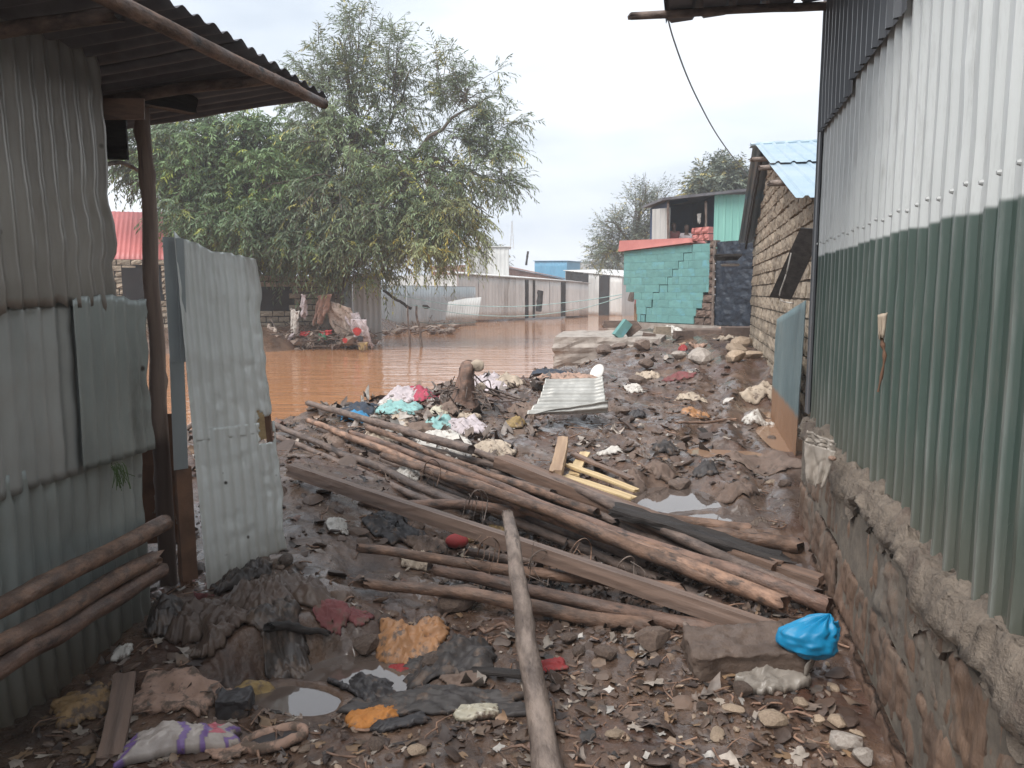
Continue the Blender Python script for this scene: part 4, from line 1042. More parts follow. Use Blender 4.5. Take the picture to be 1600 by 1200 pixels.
    link('return_wall', slab_mesh(pt(L + .2, -.1, -.1), X, (0, 0, 1), 1.3, 2.1, .1, M['far_dark']), e)
    # upper storey further back: grey sheet side, open dark room, mint sheets
    Yu = 24.5
    q = lambda u, v, Y=Yu: P(u, v, Y)
    def wallp(u0, v0, u1, v1, Y0, Y1, m, nm, pitch=.2, kind='box'):
        a_, b_ = P(u0, v0, Y0), P(u1, v0, Y1); a_[2] = b_[2] = min(a_[2], b_[2]); w = np.linalg.norm(b_ - a_); t_ = P(u0, v1, Y0)[2] - a_[2]
        v_, f_ = sheet(a_, (b_ - a_) / w, (0, 0, 1), w, t_, pitch=pitch, amp=.02, kind=kind, seed=5, dent=.004, step=.3, t=.003)
        link(nm, mesh(nm, v_, f_, m, False), e)
    wallp(1018, 392, 1046, 327, 25.0, 24.5, M['far_zinc'], 'side_sheet')
    wallp(1114, 392, 1185, 304, 24.3, 24.3, M['mint'], 'mint_sheet', .22)
    # the room: floor, back, sides, roof edge
    b0, b1 = q(1043, 386), q(1114, 386, 24.3)
    zf = b0[2] - .1; zt = q(1043, 315)[2] + .02
    room = [np.array([b0[0], b0[1], zf]), np.array([b1[0] + .1, b1[1], zf]), np.array([b1[0] + .1, b1[1] + 3.2, zf]), np.array([b0[0], b0[1] + 3.2, zf])]
    hi_ = [r_ + np.array([0, 0, zt - zf]) for r_ in room]; hi_[2][2] += .30; hi_[3][2] += .12; hi_[1][2] += .2
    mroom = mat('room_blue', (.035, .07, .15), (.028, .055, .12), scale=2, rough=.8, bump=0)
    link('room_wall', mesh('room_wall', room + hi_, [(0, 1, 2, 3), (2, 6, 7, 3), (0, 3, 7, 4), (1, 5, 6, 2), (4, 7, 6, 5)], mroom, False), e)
    link('roof', hexa([hi_[0] + np.array([-.25, -.35, -.02]), hi_[1] + np.array([.9, -.35, .04]), hi_[2] + np.array([.9, .3, .04]), hi_[3] + np.array([-.25, .3, .02]), hi_[0] + np.array([-.25, -.35, .06]), hi_[1] + np.array([.9, -.35, .12]), hi_[2] + np.array([.9, .3, .12]), hi_[3] + np.array([-.25, .3, .10])], M['roof_dark']), e)
    for u in (1044, 1103): pole('post', q(u, 392, 24.25), q(u, 316, 24.25), .04, .04, M['bark_grey'], e, seed=u, bend=.01)
    beam('rail', q(1044, 378, 24.2), q(1096, 379, 24.2), .05, .07, M['bark_pale'], e, seed=2)
    hp = hang_mesh(q(1089, 334, 24.5), q(1096, 333, 24.5), .28, 4, 'r_white', fold=.02, n=8); link('hung_cloth', hp, e)
    # steps of mossy blocks below the doorway
    mg = block_shapes(M['block_brown'], wear=.05)
    for (u, v, Y, w_, hgt, dd) in ((1072, 541, 17.9, 1.55, .38, .8), (1132, 541, 17.3, .9, .42, .7)):
        c = P(u, v, Y); b_ = [c, c + np.array([w_, -.25 * w_, 0]), c + np.array([w_ + .2, dd, 0]), c + np.array([.1, dd, 0])]
        link('step', hexa([x - np.array([0, 0, .25]) for x in b_] + [x + np.array([0, 0, hgt]) for x in b_], M['block_brown']), e)
    return e, zf
TEAL, ROOMZ = teal_house()
# ------------------------------------------------------------------ far huts across the river
def box_hut(name, label, px, Y0, Y1, vb, m, panels=(), roofm=None, roof_over=.15, depth=4, zroof=None, pitch=.3, cat='hut', dark=()):
    """a hut whose front runs from pixel column px[0] at depth Y0 to px[1] at depth Y1; px = (u0, top v0, u1, top v1)"""
    u0, t0, u1, t1 = px
    a, b = P(u0, t0, Y0), P(u1, t1, Y1); za = P(u0, vb[0], Y0)[2]; zb_ = P(u1, vb[1], Y1)[2]; z0 = min(za, zb_) - .3
    e = empty(name, (float(a[0] + b[0]) / 2, float(a[1] + b[1]) / 2 + 1, z0 + .3), label, cat)
    d = np.array([b[0] - a[0], b[1] - a[1], 0]); L = np.linalg.norm(d); d /= L; n = np.array([-d[1], d[0], 0]); n = n if n[1] > 0 else -n
    k = max(int(round(L / 1.9)), 1)
    for i in range(k):
        s0, s1 = L * i / k, L * (i + 1) / k; o = np.array([a[0], a[1], z0]) + d * s0 - n * (.02 * (i % 2))
        top = a[2] + (b[2] - a[2]) * np.array([i / k, (i + 1) / k]) - z0
        v, f = sheet(o, d, (0, 0, 1), s1 - s0 + .02, max(top), pitch=pitch, amp=.03, kind='sin', seed=i + int(u0), dent=.02, dscale=.8, step=.5, t=.004, top=([0, s1 - s0], [top[0], top[1]]))
        link('wall_sheet', mesh('wall_sheet', v, f, M[m] if not (dark and i in dark) else M['far_dark']), e)
    for s, w in panels:
        o = np.array([a[0], a[1], z0]) + d * (L * s) - n * .09
        link('door', slab_mesh(o, d, (0, 0, 1), w, (a[2] + (b[2] - a[2]) * s - z0) * .97, .04, M['far_dark']), e)
    for s, dd in ((0, 1), (L, 1)):
        o = np.array([a[0], a[1], z0]) + d * s; zz = a[2] if s == 0 else b[2]
        link('end_wall', slab_mesh(o, n, (0, 0, 1), depth, zz - z0 - .03, .05, M[m]), e)
    ax, bx = a - d * roof_over - n * roof_over, b + d * roof_over - n * roof_over
    lift = np.array([0, 0, .25 if zroof is None else zroof]); th = np.array([0, 0, .05])
    c_, d_ = bx + n * (depth + .3) + lift, ax + n * (depth + .3) + lift
    link('roof', hexa([ax, bx, c_, d_, ax + th, bx + th, c_ + th, d_ + th], M[roofm or m]), e)
    return e
def far_huts():
    box_hut('iron_hut', 'long pale iron hut with two dark door gaps at the far water edge', (715, 428, 905, 441), 46, 56, (492, 487), 'far_zinc', ((.50, .35), (.565, .22), (.82, .5)), depth=6, zroof=.5)
    box_hut('iron_hut', 'low white iron hut with a pale overhanging roof at the end of the long hut', (893, 440, 919, 443), 56.5, 58, (486, 485), 'far_zinc', (), depth=4, zroof=.2)
    box_hut('iron_hut', 'grey striped iron hut with dark door panels just left of the teal wall', (884, 423, 972, 432), 64, 60, (488, 486), 'far_zinc', ((.32, .6), (.62, 1.0)), depth=6, zroof=.2, dark=(0,))
    box_hut('brown_roof_hut', 'hut with a long rusty brown roof behind the pale iron hut', (762, 412, 880, 436), 60, 66, (470, 470), 'far_rust', (), roofm='far_rust', depth=7, zroof=1.25)
    box_hut('blue_hut', 'small bright blue iron box room above the rusty roof', (836, 408, 886, 408), 82, 80, (440, 440), 'far_blue', (), depth=3, zroof=.0)
    box_hut('tall_grey_hut', 'tall grey iron upper room behind the main tree', (728, 386, 795, 386), 58, 58, (440, 440), 'far_zinc', (), depth=3.5, zroof=.05)
    box_hut('iron_fence', 'blue-grey corrugated fence behind the leaning poles on the far bank', (592, 447, 742, 449), 37, 43, (505, 503), 'zinc_plain', (), depth=.1, zroof=.0, roof_over=0, pitch=.2, cat='fence')
    box_hut('pale_hut', 'pale plastered hut far away between the blue room and the teal house', (890, 409, 960, 410), 120, 122, (445, 445), 'far_zinc', (), depth=5, zroof=.1)
    # fallen sheet at the water edge
    o = P(696, 500, 36); v, f = sheet(o, np.array([.95, .3, 0.02]), np.array([.12, .35, .93]), 1.6, 1.0, pitch=.12, amp=.012, seed=9, step=.3, top=([0, .8, 1.6], [.9, 1.05, 1.1]), t=.004)
    link('fallen_sheet', mesh('fallen_sheet', v, f, M['far_zinc']), None, 'tilted grey iron sheet fallen against the fence at the water', 'metal sheet')
    # pale hut wall under the tree
    box_hut('iron_hut', 'narrow pale iron hut wall half hidden under the drooping tree', (550, 430, 594, 430), 27.5, 28, (520, 518), 'far_zinc', (), depth=2, zroof=.1, pitch=.2)
    t = P(800, 345, 90); m1, m2 = P(797, 390, 90), P(803, 390, 90)
    parts = [tube(np.array([m1, t]), .04, 5), tube(np.array([m2, t]), .04, 5)] + [tube(np.array([m1 + (t - m1) * k, m2 + (t - m2) * (k + .08)]), .025, 4) for k in np.linspace(.05, .85, 7)]
    v, f = join(parts); link('radio_mast', mesh('radio_mast', v, f, M['far_zinc']), None, 'thin lattice mast far off behind the grey upper room', 'mast')
    pole('chimney_pole', P(822, 414, 66), P(825, 393, 66), .09, .09, M['far_dark'], None, 'short dark leaning pole above the rusty roof', 'pole', bend=0)
far_huts()
def red_roof_house():
    Y = 25.5
    a, b = P(158, 406, Y), P(264, 407, Y + .6); zb = .1
    e = empty('red_roof_house', ((a[0] + b[0]) / 2, Y + 1.5, .3), 'stone house with a faded red iron roof and a dark square window', 'house')
    d = Vector((b[0] - a[0] , b[1] - a[1], 0)); L = d.length + 2.9; d.normalize(); o = np.array([a[0] - 3, a[1] - .1, zb])
    nm = d.cross(Vector((0, 0, 1)))
    w0, w1 = P(191, 440, Y)[0], P(225, 440, Y)[0]; z0w, z1w = P(200, 470, Y)[2] - zb, P(200, 418, Y)[2] - zb
    def keep(s, z, s0, s1, z0, z1):
        if z0 > a[2] - zb - .12: return None
        x0, x1 = o[0] + d.x * s0, o[0] + d.x * s1
        if z1 > z0w + .05 and z0 < z1w - .05:
            if x1 > w0 and x0 < w1:
                if x0 < w0 - .12: return (s0, s0 + (w0 - x0), z0, z1)
                if x1 > w1 + .12: return (s1 - (x1 - w1), s1, z0, z1)
                return None
        return True
    if nm.y > 0: pass
    block_wall(e, o, d, BLK, L, 15, .2, .42, .16, .02, keep, var=.2)
    X = np.array(d); N_ = np.array([-d.y, d.x, 0])
    link('core', slab_mesh(o + N_ * .12, X, (0, 0, 1), L, 2.6, .06, M['far_dark']), e)
    link('end_wall', slab_mesh(o + X * L, N_, (0, 0, 1), 3.5, 2.6, .1, M['block_brown']), e)
    # roof slope towards us, then its shorter hip on the right
    r0 = o + np.array([L - 8.0 + .1, -.3, a[2] - zb]); up = np.array([0.25, 2.6, 2.05]); up /= np.linalg.norm(up)
    for i in range(5):
        v, f = sheet(r0 + X * 1.6 * i, X, np.array([-.30, .77, .56]), 1.62, 3.5, pitch=.16, amp=.016, seed=i, step=.6, dent=.004, t=.003)
        link('roof_sheet', mesh('roof_sheet', v, f, M['red_roof'], True), e)
    link('window_grille', slab_mesh(np.array([w0 - .02, a[1] + .02, zb + z0w]), X, (0, 0, 1), w1 - w0 + .04, z1w - z0w, .02, M['far_dark']), e)
red_roof_house()
def bank_wall():
    a, b = P(398, 541, 26.2), P(540, 534, 27.6)
    e = empty('block_wall', ((a[0] + b[0]) / 2, a[1], a[2]), 'grey block wall with a dark opening, half under the tree on the far bank', 'wall')
    d = Vector((b[0] - a[0], b[1] - a[1], 0)); L = d.length; d.normalize(); o = np.array([a[0], a[1], a[2] - .4])
    wx0, wx1 = P(412, 440, 26.3)[0], P(440, 440, 26.3)[0]
    def keep(s, z, s0, s1, z0, z1):
        x0, x1 = o[0] + d.x * s0, o[0] + d.x * s1
        if 1.65 < z < 2.5 and x1 > wx0 and x0 < wx1: return None
        return True
    block_wall(e, o, d, BLK, L, 14, .2, .40, .16, .02, keep, var=.08)
    X = np.array(d); N_ = np.array([-d.y, d.x, 0])
    link('core', slab_mesh(o + N_ * .13, X, (0, 0, 1), L, 2.75, .06, M['far_dark']), e)
bank_wall()
# ------------------------------------------------------------------ trees
def leaf_mat(name, c, tr=.25):
    m = mat(name, c, tuple(x * .8 for x in c), scale=.8, rough=.5, bump=0, attr='tint', spec=.35)
    nt = m.node_tree; n, l = nt.nodes, nt.links; b = n['Principled BSDF']; out = n['Material Output']
    t = n.new('ShaderNodeBsdfTranslucent'); mx = n.new('ShaderNodeMixShader'); mx.inputs['Fac'].default_value = tr
    src = b.inputs['Base Color'].links[0].from_socket; l.new(src, t.inputs['Color']); l.new(b.outputs[0], mx.inputs[1]); l.new(t.outputs[0], mx.inputs[2]); l.new(mx.outputs[0], out.inputs['Surface'])
    return m
M['leaf'] = leaf_mat('leaf', (.225, .27, .175)); M['leaf_dark'] = leaf_mat('leaf_dark', (.17, .23, .13)); M['leaf_far'] = leaf_mat('leaf_far', (.19, .225, .17))
M['tree_bark'] = mat('tree_bark', (.16, .125, .10), (.10, .08, .065), scale=6, rough=.9, bump=.4)
def unit(v): return v / (np.linalg.norm(v, axis=-1, keepdims=True) + 1e-9)
def tree(name, label, base, limbs, clusters, leafm, seed, leaf=(.17, .034), tw=(.5, .9), per=13, droop=.55, group=None, yellow=.08, kind=None):
    """limbs: list of (points, r0, r1); clusters: (centre, radii, boughs, twigs per bough, tint, origin)"""
    g = np.random.default_rng(seed)
    e = empty(name, base, label, 'tree', group)
    wood = []
    for pts, r0, r1 in limbs:
        p = curve_pts(pts, 14); p[1:-1] += g.normal(0, .06, p[1:-1].shape); wood.append(tube(p, np.linspace(r0, r1, len(p)), 7))
    ts, td, tl, tt = [], [], [], []; drs = []
    for cen, rad, nb, nt_, tint, org, dr in clusters:
        cen, rad, org = np.array(cen, float), np.array(rad, float), np.array(org, float)
        d = unit(g.normal(size=(nb, 3)) + np.array([0, 0, .25]))
        end = cen + d * rad * g.uniform(.65, 1.12, (nb, 1)) ** .7
        st = org + (cen - org) * g.uniform(.35, .95, (nb, 1)) + g.normal(0, .12, (nb, 3)) * rad
        mid = (st + end) / 2 + np.array([0, 0, 1]) * np.linalg.norm(end - st, axis=1, keepdims=True) * g.uniform(.05, .2, (nb, 1))
        for q in range(nb):
            c = np.array([st[q], mid[q], end[q]]); wood.append(tube(curve_pts(c, 6), np.linspace(.028, .008, 6) * np.linalg.norm(rad) / 3, 4))
        k = g.uniform(.25, 1.0, (nb, nt_)) ** .75
        a, b = st[:, None] * (1 - k[..., None]) + mid[:, None] * k[..., None], mid[:, None] * (1 - k[..., None]) + end[:, None] * k[..., None]
        p = a * (1 - k[..., None]) + b * k[..., None]
        dirb = unit(b - a); side = g.normal(size=p.shape)
        dd = unit(dirb * .9 + side * .75 + np.array([0, 0, .12]))
        # clumps share a tone
        tn = np.clip(1 + .30 * vnoise(p[..., 0] * 1.1, p[..., 1] * 1.1, p[..., 2] * 1.1, seed=seed), .6, 1.45) * g.uniform(.85, 1.15, p.shape[:2])
        col = np.array(tint)[None, None] * tn[..., None]
        yl = g.random(p.shape[:2]) < yellow * (1.5 + 1.5 * vnoise(p[..., 0] * .7, p[..., 2] * .7, p[..., 1] * .3, seed=seed + 9))
        col = np.where(yl[..., None], col * np.array([2.1, 1.55, .75]), col)
        ts.append(p.reshape(-1, 3)); td.append(dd.reshape(-1, 3)); tt.append(col.reshape(-1, 3)); drs.append(np.full(nb * nt_, droop if dr is None else dr))
    s, d, col = np.concatenate(ts), np.concatenate(td), np.concatenate(tt); n = len(s)
    ln = g.uniform(*tw, n)
    k = np.linspace(.12, 1, per)[None, :, None]
    dro = (np.concatenate(drs) * ln)[:, None, None]
    pos = s[:, None] + d[:, None] * ln[:, None, None] * k - np.array([0, 0, 1]) * dro * k ** 2
    tan = unit(d[:, None] * ln[:, None, None] - np.array([0, 0, 2]) * dro * k)
    ref = unit(np.cross(tan, np.array([0, 0, 1.0]) + g.normal(0, .35, (n, 1, 3))))
    sg = np.where(np.arange(per) % 2 == 0, 1, -1)[None, :, None]
    ld = unit(tan * .75 + ref * sg * g.uniform(.5, .9, (n, per, 1)) + np.array([0, 0, -.45]) + g.normal(0, .18, (n, per, 3)))
    wd = unit(np.cross(ld, g.normal(size=(n, per, 3)) * .5 + np.array([0, 0, 1])))
    L = leaf[0] * g.uniform(.55, 1.25, (n, per, 1)); Wd = leaf[1] * g.uniform(.75, 1.2, (n, per, 1))
    v = np.stack([pos, pos + ld * L * .45 + wd * Wd * .5, pos + ld * L, pos + ld * L * .45 - wd * Wd * .5], 2).reshape(-1, 3)
    f = np.arange(len(v)).reshape(-1, 4)
    me = mesh('crown', v, f, leafm, False)
    vcol(me, 'tint', np.repeat((col[:, None] * g.uniform(.85, 1.15, (n, per, 1))).reshape(-1, 3), 4, 0))
    link('crown', me, e)
    # the thin twig stems
    kk = np.array([0, .5, 1.0])[None, :, None]
    tp = s[:, None] + d[:, None] * ln[:, None, None] * kk - np.array([0, 0, 1]) * dro * kk ** 2
    off = np.array([[.006, 0, 0], [-.003, .005, 0], [-.003, -.005, 0]])
    tv = (tp[:, :, None] + off[None, None]).reshape(-1, 3)
    b0 = (np.arange(n) * 9)[:, None, None, None]; r_ = np.arange(2)[None, :, None, None] * 3; j = np.arange(3)[None, None, :, None]
    tf = np.concatenate([b0 + r_ + j, b0 + r_ + (j + 1) % 3, b0 + r_ + 3 + (j + 1) % 3, b0 + r_ + 3 + j], -1).reshape(-1, 4)
    wv, wf = join(wood + [(tv, tf)])
    link('trunk', mesh('trunk', wv, wf, M['tree_bark']), e)
    return e
def B(u, v, Y, ru, rv, rd, nb, nt_, tint=(1, 1, 1), org=None, dr=None):
    c = P(u, v, Y); return (c, (ru / F * Y, rd, rv / F * Y), nb, nt_, tint, org, dr)
def trees():
    Y = 27.0
    b1 = P(505, 535, Y); fork = P(520, 440, Y); top = P(560, 120, Y)
    up1, up2, rt1, rt2, rt3 = P(545, 250, Y), P(610, 200, Y + .5), P(700, 190, Y - .5), P(720, 265, Y), P(690, 330, Y - .5)
    limbs = [([b1, fork, P(530, 330, Y), up1, P(550, 150, Y), P(530, 60, Y)], .24, .03), ([fork, P(580, 350, Y), up2, P(640, 110, Y)], .14, .02), ([P(560, 360, Y), P(630, 260, Y), rt1, P(770, 150, Y)], .12, .015),
             ([P(585, 345, Y), P(660, 250, Y), rt2, P(800, 290, Y - .5)], .11, .015), ([P(550, 390, Y), P(620, 350, Y - 1), rt3, P(760, 330, Y - 1.5)], .10, .015), ([b1 + np.array([.6, -.3, 0]), P(540, 430, Y - .4), P(600, 390, Y - 1.5), P(680, 400, Y - 2)], .12, .03)]
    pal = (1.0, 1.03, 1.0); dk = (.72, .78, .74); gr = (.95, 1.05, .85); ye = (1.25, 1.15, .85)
    C = [  # airy top
        B(505, 110, Y, 34, 62, 1.0, 14, 9, pal, up1, .05), B(560, 70, Y, 40, 62, 1.0, 20, 9, pal, up1, .05), B(612, 95, Y, 40, 60, 1.0, 18, 9, pal, up2, .05), B(470, 140, Y, 40, 48, .8, 12, 8, pal, up1, .05),
        B(560, 165, Y, 64, 66, 1.6, 20, 11, pal, up1, .3), B(632, 165, Y + .4, 50, 54, 1.4, 14, 11, pal, up2, .3), B(500, 205, Y, 60, 50, 1.4, 22, 10, pal, up1),
        # boughs reaching to the right over the water
        B(690, 112, Y - .3, 44, 44, .9, 11, 9, pal, rt1, .15), B(742, 140, Y - .3, 62, 36, 1.0, 18, 10, pal, rt1, .2), B(775, 195, Y - .3, 44, 24, .8, 14, 9, pal, rt2, .25), B(715, 225, Y, 50, 24, 1.2, 14, 9, pal, rt1, .3),
        B(772, 246, Y - .4, 52, 20, .9, 16, 10, pal, rt2, .3), B(792, 290, Y - .4, 38, 14, .6, 12, 8, pal, rt2, .3), B(735, 300, Y - .5, 58, 30, 1.1, 13, 10, pal, rt2, .4), B(690, 262, Y - .2, 60, 46, 1.4, 13, 10, gr, rt2),
        # the thick middle and the drooping skirt
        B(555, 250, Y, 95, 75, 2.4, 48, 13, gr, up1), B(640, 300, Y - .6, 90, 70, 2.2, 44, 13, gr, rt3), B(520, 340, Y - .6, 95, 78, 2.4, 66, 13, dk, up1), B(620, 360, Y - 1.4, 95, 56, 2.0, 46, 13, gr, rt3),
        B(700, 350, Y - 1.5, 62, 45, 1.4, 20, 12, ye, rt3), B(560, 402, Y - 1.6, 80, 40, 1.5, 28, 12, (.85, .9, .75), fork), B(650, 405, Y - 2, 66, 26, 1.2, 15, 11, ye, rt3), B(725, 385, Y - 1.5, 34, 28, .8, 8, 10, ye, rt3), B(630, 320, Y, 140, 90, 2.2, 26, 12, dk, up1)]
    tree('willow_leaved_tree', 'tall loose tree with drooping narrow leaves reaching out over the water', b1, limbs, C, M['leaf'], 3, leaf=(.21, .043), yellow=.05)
    Y = 28.0
    b2 = P(330, 545, Y); f2 = P(335, 390, Y)
    limbs = [([b2, f2, P(330, 280, Y)], .2, .05), ([f2, P(270, 300, Y), P(230, 240, Y)], .1, .03), ([f2, P(400, 310, Y), P(440, 240, Y)], .1, .03)]
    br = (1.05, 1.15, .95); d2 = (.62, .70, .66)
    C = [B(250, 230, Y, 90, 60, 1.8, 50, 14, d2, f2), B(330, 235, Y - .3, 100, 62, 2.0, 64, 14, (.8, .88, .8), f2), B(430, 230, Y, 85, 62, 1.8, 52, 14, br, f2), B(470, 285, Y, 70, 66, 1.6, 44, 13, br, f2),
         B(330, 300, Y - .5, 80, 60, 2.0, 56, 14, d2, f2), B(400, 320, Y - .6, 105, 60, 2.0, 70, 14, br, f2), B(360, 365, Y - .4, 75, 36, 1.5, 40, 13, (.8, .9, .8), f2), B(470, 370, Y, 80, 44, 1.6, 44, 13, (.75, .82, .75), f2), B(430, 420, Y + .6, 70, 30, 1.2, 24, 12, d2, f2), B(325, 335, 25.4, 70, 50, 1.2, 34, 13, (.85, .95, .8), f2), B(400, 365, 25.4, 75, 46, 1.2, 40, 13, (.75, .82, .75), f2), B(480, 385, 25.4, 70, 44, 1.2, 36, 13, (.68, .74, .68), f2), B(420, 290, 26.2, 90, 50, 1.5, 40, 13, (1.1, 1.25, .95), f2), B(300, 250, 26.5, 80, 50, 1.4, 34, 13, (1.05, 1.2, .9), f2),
         B(195, 232, Y + .5, 50, 42, 1.3, 22, 12, (.9, 1, .85), f2)]
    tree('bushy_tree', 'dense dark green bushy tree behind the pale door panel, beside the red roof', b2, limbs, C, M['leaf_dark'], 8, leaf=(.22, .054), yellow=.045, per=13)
    # far trees
    Y = 46
    b3 = P(985, 470, Y); f3 = P(990, 385, Y); fa = (1.1, 1.08, 1.1)
    limbs = [([b3, f3, P(1000, 330, Y), P(1012, 285, Y)], .2, .02), ([f3, P(960, 350, Y), P(945, 345, Y)], .1, .02), ([f3, P(1020, 340, Y), P(1045, 300, Y)], .1, .02)]
    C = [B(1000, 325, Y, 34, 45, 1.5, 26, 8, fa, f3), B(960, 360, Y, 30, 30, 1.4, 22, 8, fa, f3), B(1030, 320, Y, 28, 34, 1.4, 16, 8, fa, f3), B(985, 380, Y, 45, 28, 1.8, 36, 10, fa, f3), B(945, 400, Y, 30, 22, 1.4, 24, 9, (.9, .95, .9), f3), B(1010, 375, Y, 30, 30, 1.4, 24, 10, fa, f3)]
    tree('spindly_tree', 'thin feathery tree with upright twigs behind the pink ledge of the teal house', b3, limbs, C, M['leaf_far'], 13, leaf=(.24, .05), droop=-.1, per=9)
    Y = 42
    b4 = P(1130, 460, Y); f4 = P(1130, 350, Y)
    C = [B(1125, 285, Y, 46, 34, 1.8, 60, 14, fa, f4), B(1100, 300, Y, 28, 22, 1.2, 30, 12, fa, f4), B(1160, 300, Y, 30, 24, 1.2, 30, 12, (.9, .95, .9), f4), B(1130, 325, Y, 60, 26, 1.8, 50, 12, (.8, .85, .8), f4)]
    tree('round_tree', 'round grey-green tree crown above the mint upper room', b4, [([b4, f4, P(1130, 290, Y)], .25, .06)], C, M['leaf_far'], 17, leaf=(.26, .09), droop=.2, per=10)
    Y = 95
    for i, (u, v, ru, rv, lab) in enumerate(((950, 408, 36, 16, 'hazy low tree on the skyline just left of the pink ledge'), (762, 400, 22, 16, 'hazy tree behind the grey upper room across the water'))):
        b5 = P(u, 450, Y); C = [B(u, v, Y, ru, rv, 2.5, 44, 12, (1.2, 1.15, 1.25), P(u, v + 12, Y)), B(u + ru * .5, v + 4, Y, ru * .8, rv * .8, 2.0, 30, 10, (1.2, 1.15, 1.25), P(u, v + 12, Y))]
        tree('skyline_tree', lab, b5, [([b5, P(u, v, Y)], .2, .1)], C, M['leaf_far'], 23 + i, leaf=(.45, .14), tw=(.8, 1.4), droop=.2, per=8, group='hazy trees on the skyline')
trees()

# ------------------------------------------------------------------ poles and beams lying in a heap
PG = 'poles and beams lying in the heap'
def at(u, v, z): return G(u, v, z)
def heap():
    def pl(p0, z0, p1, z1, r0, r1, m, label, seed, name='wooden_pole', bend=.045, sag=0.0, **k):
        return pole(name, at(*p0, z0), at(*p1, z1), r0 * .66, r1 * .78, M[m], None, label, 'pole', PG, seed=seed, bend=bend, sag=sag, **k)
    pl((482, 657), .40, (1222, 942), .115, .040, .056, 'bark', 'long orange-brown pole crossing the middle of the heap, topmost of the round poles', 41)
    pl((548, 676), .385, (1292, 946), .070, .036, .056, 'bark_red', 'long dark red pole running from the trash to the plinth foot', 42)
    pl((600, 712), .330, (1178, 926), .115, .040, .052, 'bark', 'brown pole with a sawn end between the orange pole and the red pole', 43)
    pl((715, 692), .330, (1272, 928), .090, .040, .045, 'bark_grey', 'grey pole coming from under the white cloth at the back of the heap', 44)
    pl((482, 630), .42, (735, 702), .350, .045, .05, 'bark_grey', 'short thick grey pole at the upper left tip of the heap', 45)
    pl((428, 662), .36, (722, 790), .200, .040, .040, 'bark_grey', 'thin dark pole at the left of the heap just above the squared beam', 46)
    pl((430, 681), .31, (690, 792), .180, .034, .034, 'bark_grey', 'thinnest grey pole close along the squared beam', 47)
    pl((505, 665), .345, (790, 778), .205, .032, .036, 'bark_grey', 'thin muddy pole half hidden under the orange-brown pole', 58)
    pl((650, 722), .275, (1130, 905), .055, .040, .045, 'bark_grey', 'muddy pole deep in the heap under the red pole', 59)
    pl((570, 786), .235, (880, 806), .115, .048, .045, 'bark_red', 'short thick reddish pole stub lying under the squared beam', 48)
    pl((990, 803), .12, (1168, 826), .075, .052, .050, 'bark', 'short pole lying in the puddle behind the charred beam', 49)
    pl((1100, 832), .12, (1243, 852), .085, .055, .058, 'bark', 'short pole whose end touches the far corner of the plinth', 50)
    pl((566, 857), .20, (1060, 922), .045, .038, .046, 'bark', 'uppermost of the three low poles in front of the heap, thin end at left', 51, bend=.03)
    pl((680, 891), .13, (1188, 1000), .030, .044, .052, 'bark_red', 'middle one of the three low poles in front, ending by the mud slab', 52, bend=.03)
    pl((572, 911), .14, (1010, 978), .035, .040, .050, 'bark', 'lowest of the three low poles in front of the heap', 53, bend=.03)
    pl((733, 862), .07, (925, 876), .03, .04, .04, 'bark_grey', 'dark pole lying in the hollow beside the red netting', 54)
    for i, (p0, za, p1, zb_, lab) in enumerate((((520, 690), .30, (1010, 880), .09, 'muddy pole sunk under the orange-brown pole, left of its middle'), ((590, 700), .27, (1150, 908), .05, 'muddy pole filling the gap beside the pole with the sawn end'), ((690, 712), .26, (1240, 930), .05, 'muddy pole between the red pole and the grey one'),
            ((770, 735), .22, (1250, 915), .06, 'dark muddy pole just under the back timber'), ((640, 745), .22, (1090, 930), .02, 'dark pole low in the heap between the squared beam and the orange pole'), ((610, 690), .30, (960, 815), .16, 'thin dark pole in the gap above the red pole'), ((850, 880), .02, (1200, 960), .02, 'dark pole end under the squared beam near the slab'), ((500, 672), .33, (860, 770), .22, 'thin muddy pole beside the topmost orange pole at the left tips'), ((450, 672), .30, (760, 800), .17, 'thin dark pole between the two leftmost thin ones'),
            ((660, 700), .29, (1010, 800), .16, 'muddy thin pole between red pole and white cloth'), ((900, 790), .17, (1235, 918), .06, 'thin dark pole against the charred plank'),
            ((575, 668), .41, (930, 800), .21, 'brown pole lying over the red one at the left of the heap'), ((700, 742), .34, (1140, 905), .12, 'brown pole on top of the heap next to the pole with the sawn end'))):
        pl(p0, za - .03, p1, zb_ - .03, .042, .038, 'bark_grey' if i < 10 else 'bark', lab, 140 + i)
    # the leaning front pole
    pole('wooden_pole', at(794, 806, .50), at(862, 1235, .02), .030, .049, M['bark_pale'], None, 'pale weathered pole lying towards the viewer across the squared beam', 'pole', PG, seed=60, bend=.03, knots=16)
    bm_ = lambda p0, z0, p1, z1, w, h, m, lab, seed, roll=0, nm='timber_beam', **kw: beam(nm, at(*p0, z0), at(*p1, z1), w, h, M[m], None, label=lab, cat='beam', group=PG, seed=seed, roll=roll, **kw)
    bm_((458, 735), .385, (1228, 994), .085, .072, .085, 'beam', 'long squared timber beam lying aslant in front of the round poles', 5, -.1)
    bm_((783, 722), .285, (1212, 888), .105, .13, .09, 'plank', 'thick brown squared timber at the back of the heap', 6)
    bm_((965, 796), .235, (1212, 874), .135, .13, .05, 'plank_dark', 'charred black plank lying on the back timber', 7, .1, chip=.016, ragged=.05)
    bm_((1030, 806), .19, (1195, 868), .130, .06, .04, 'plank_dark', 'narrow charred batten next to the black plank', 17, .2, chip=.012, ragged=.05)
    bm_((1085, 845), .10, (1282, 914), .075, .10, .085, 'plank', 'squared board end sticking out to the plinth', 8, .05)
    # bark strips and ties
    g = np.random.default_rng(5)
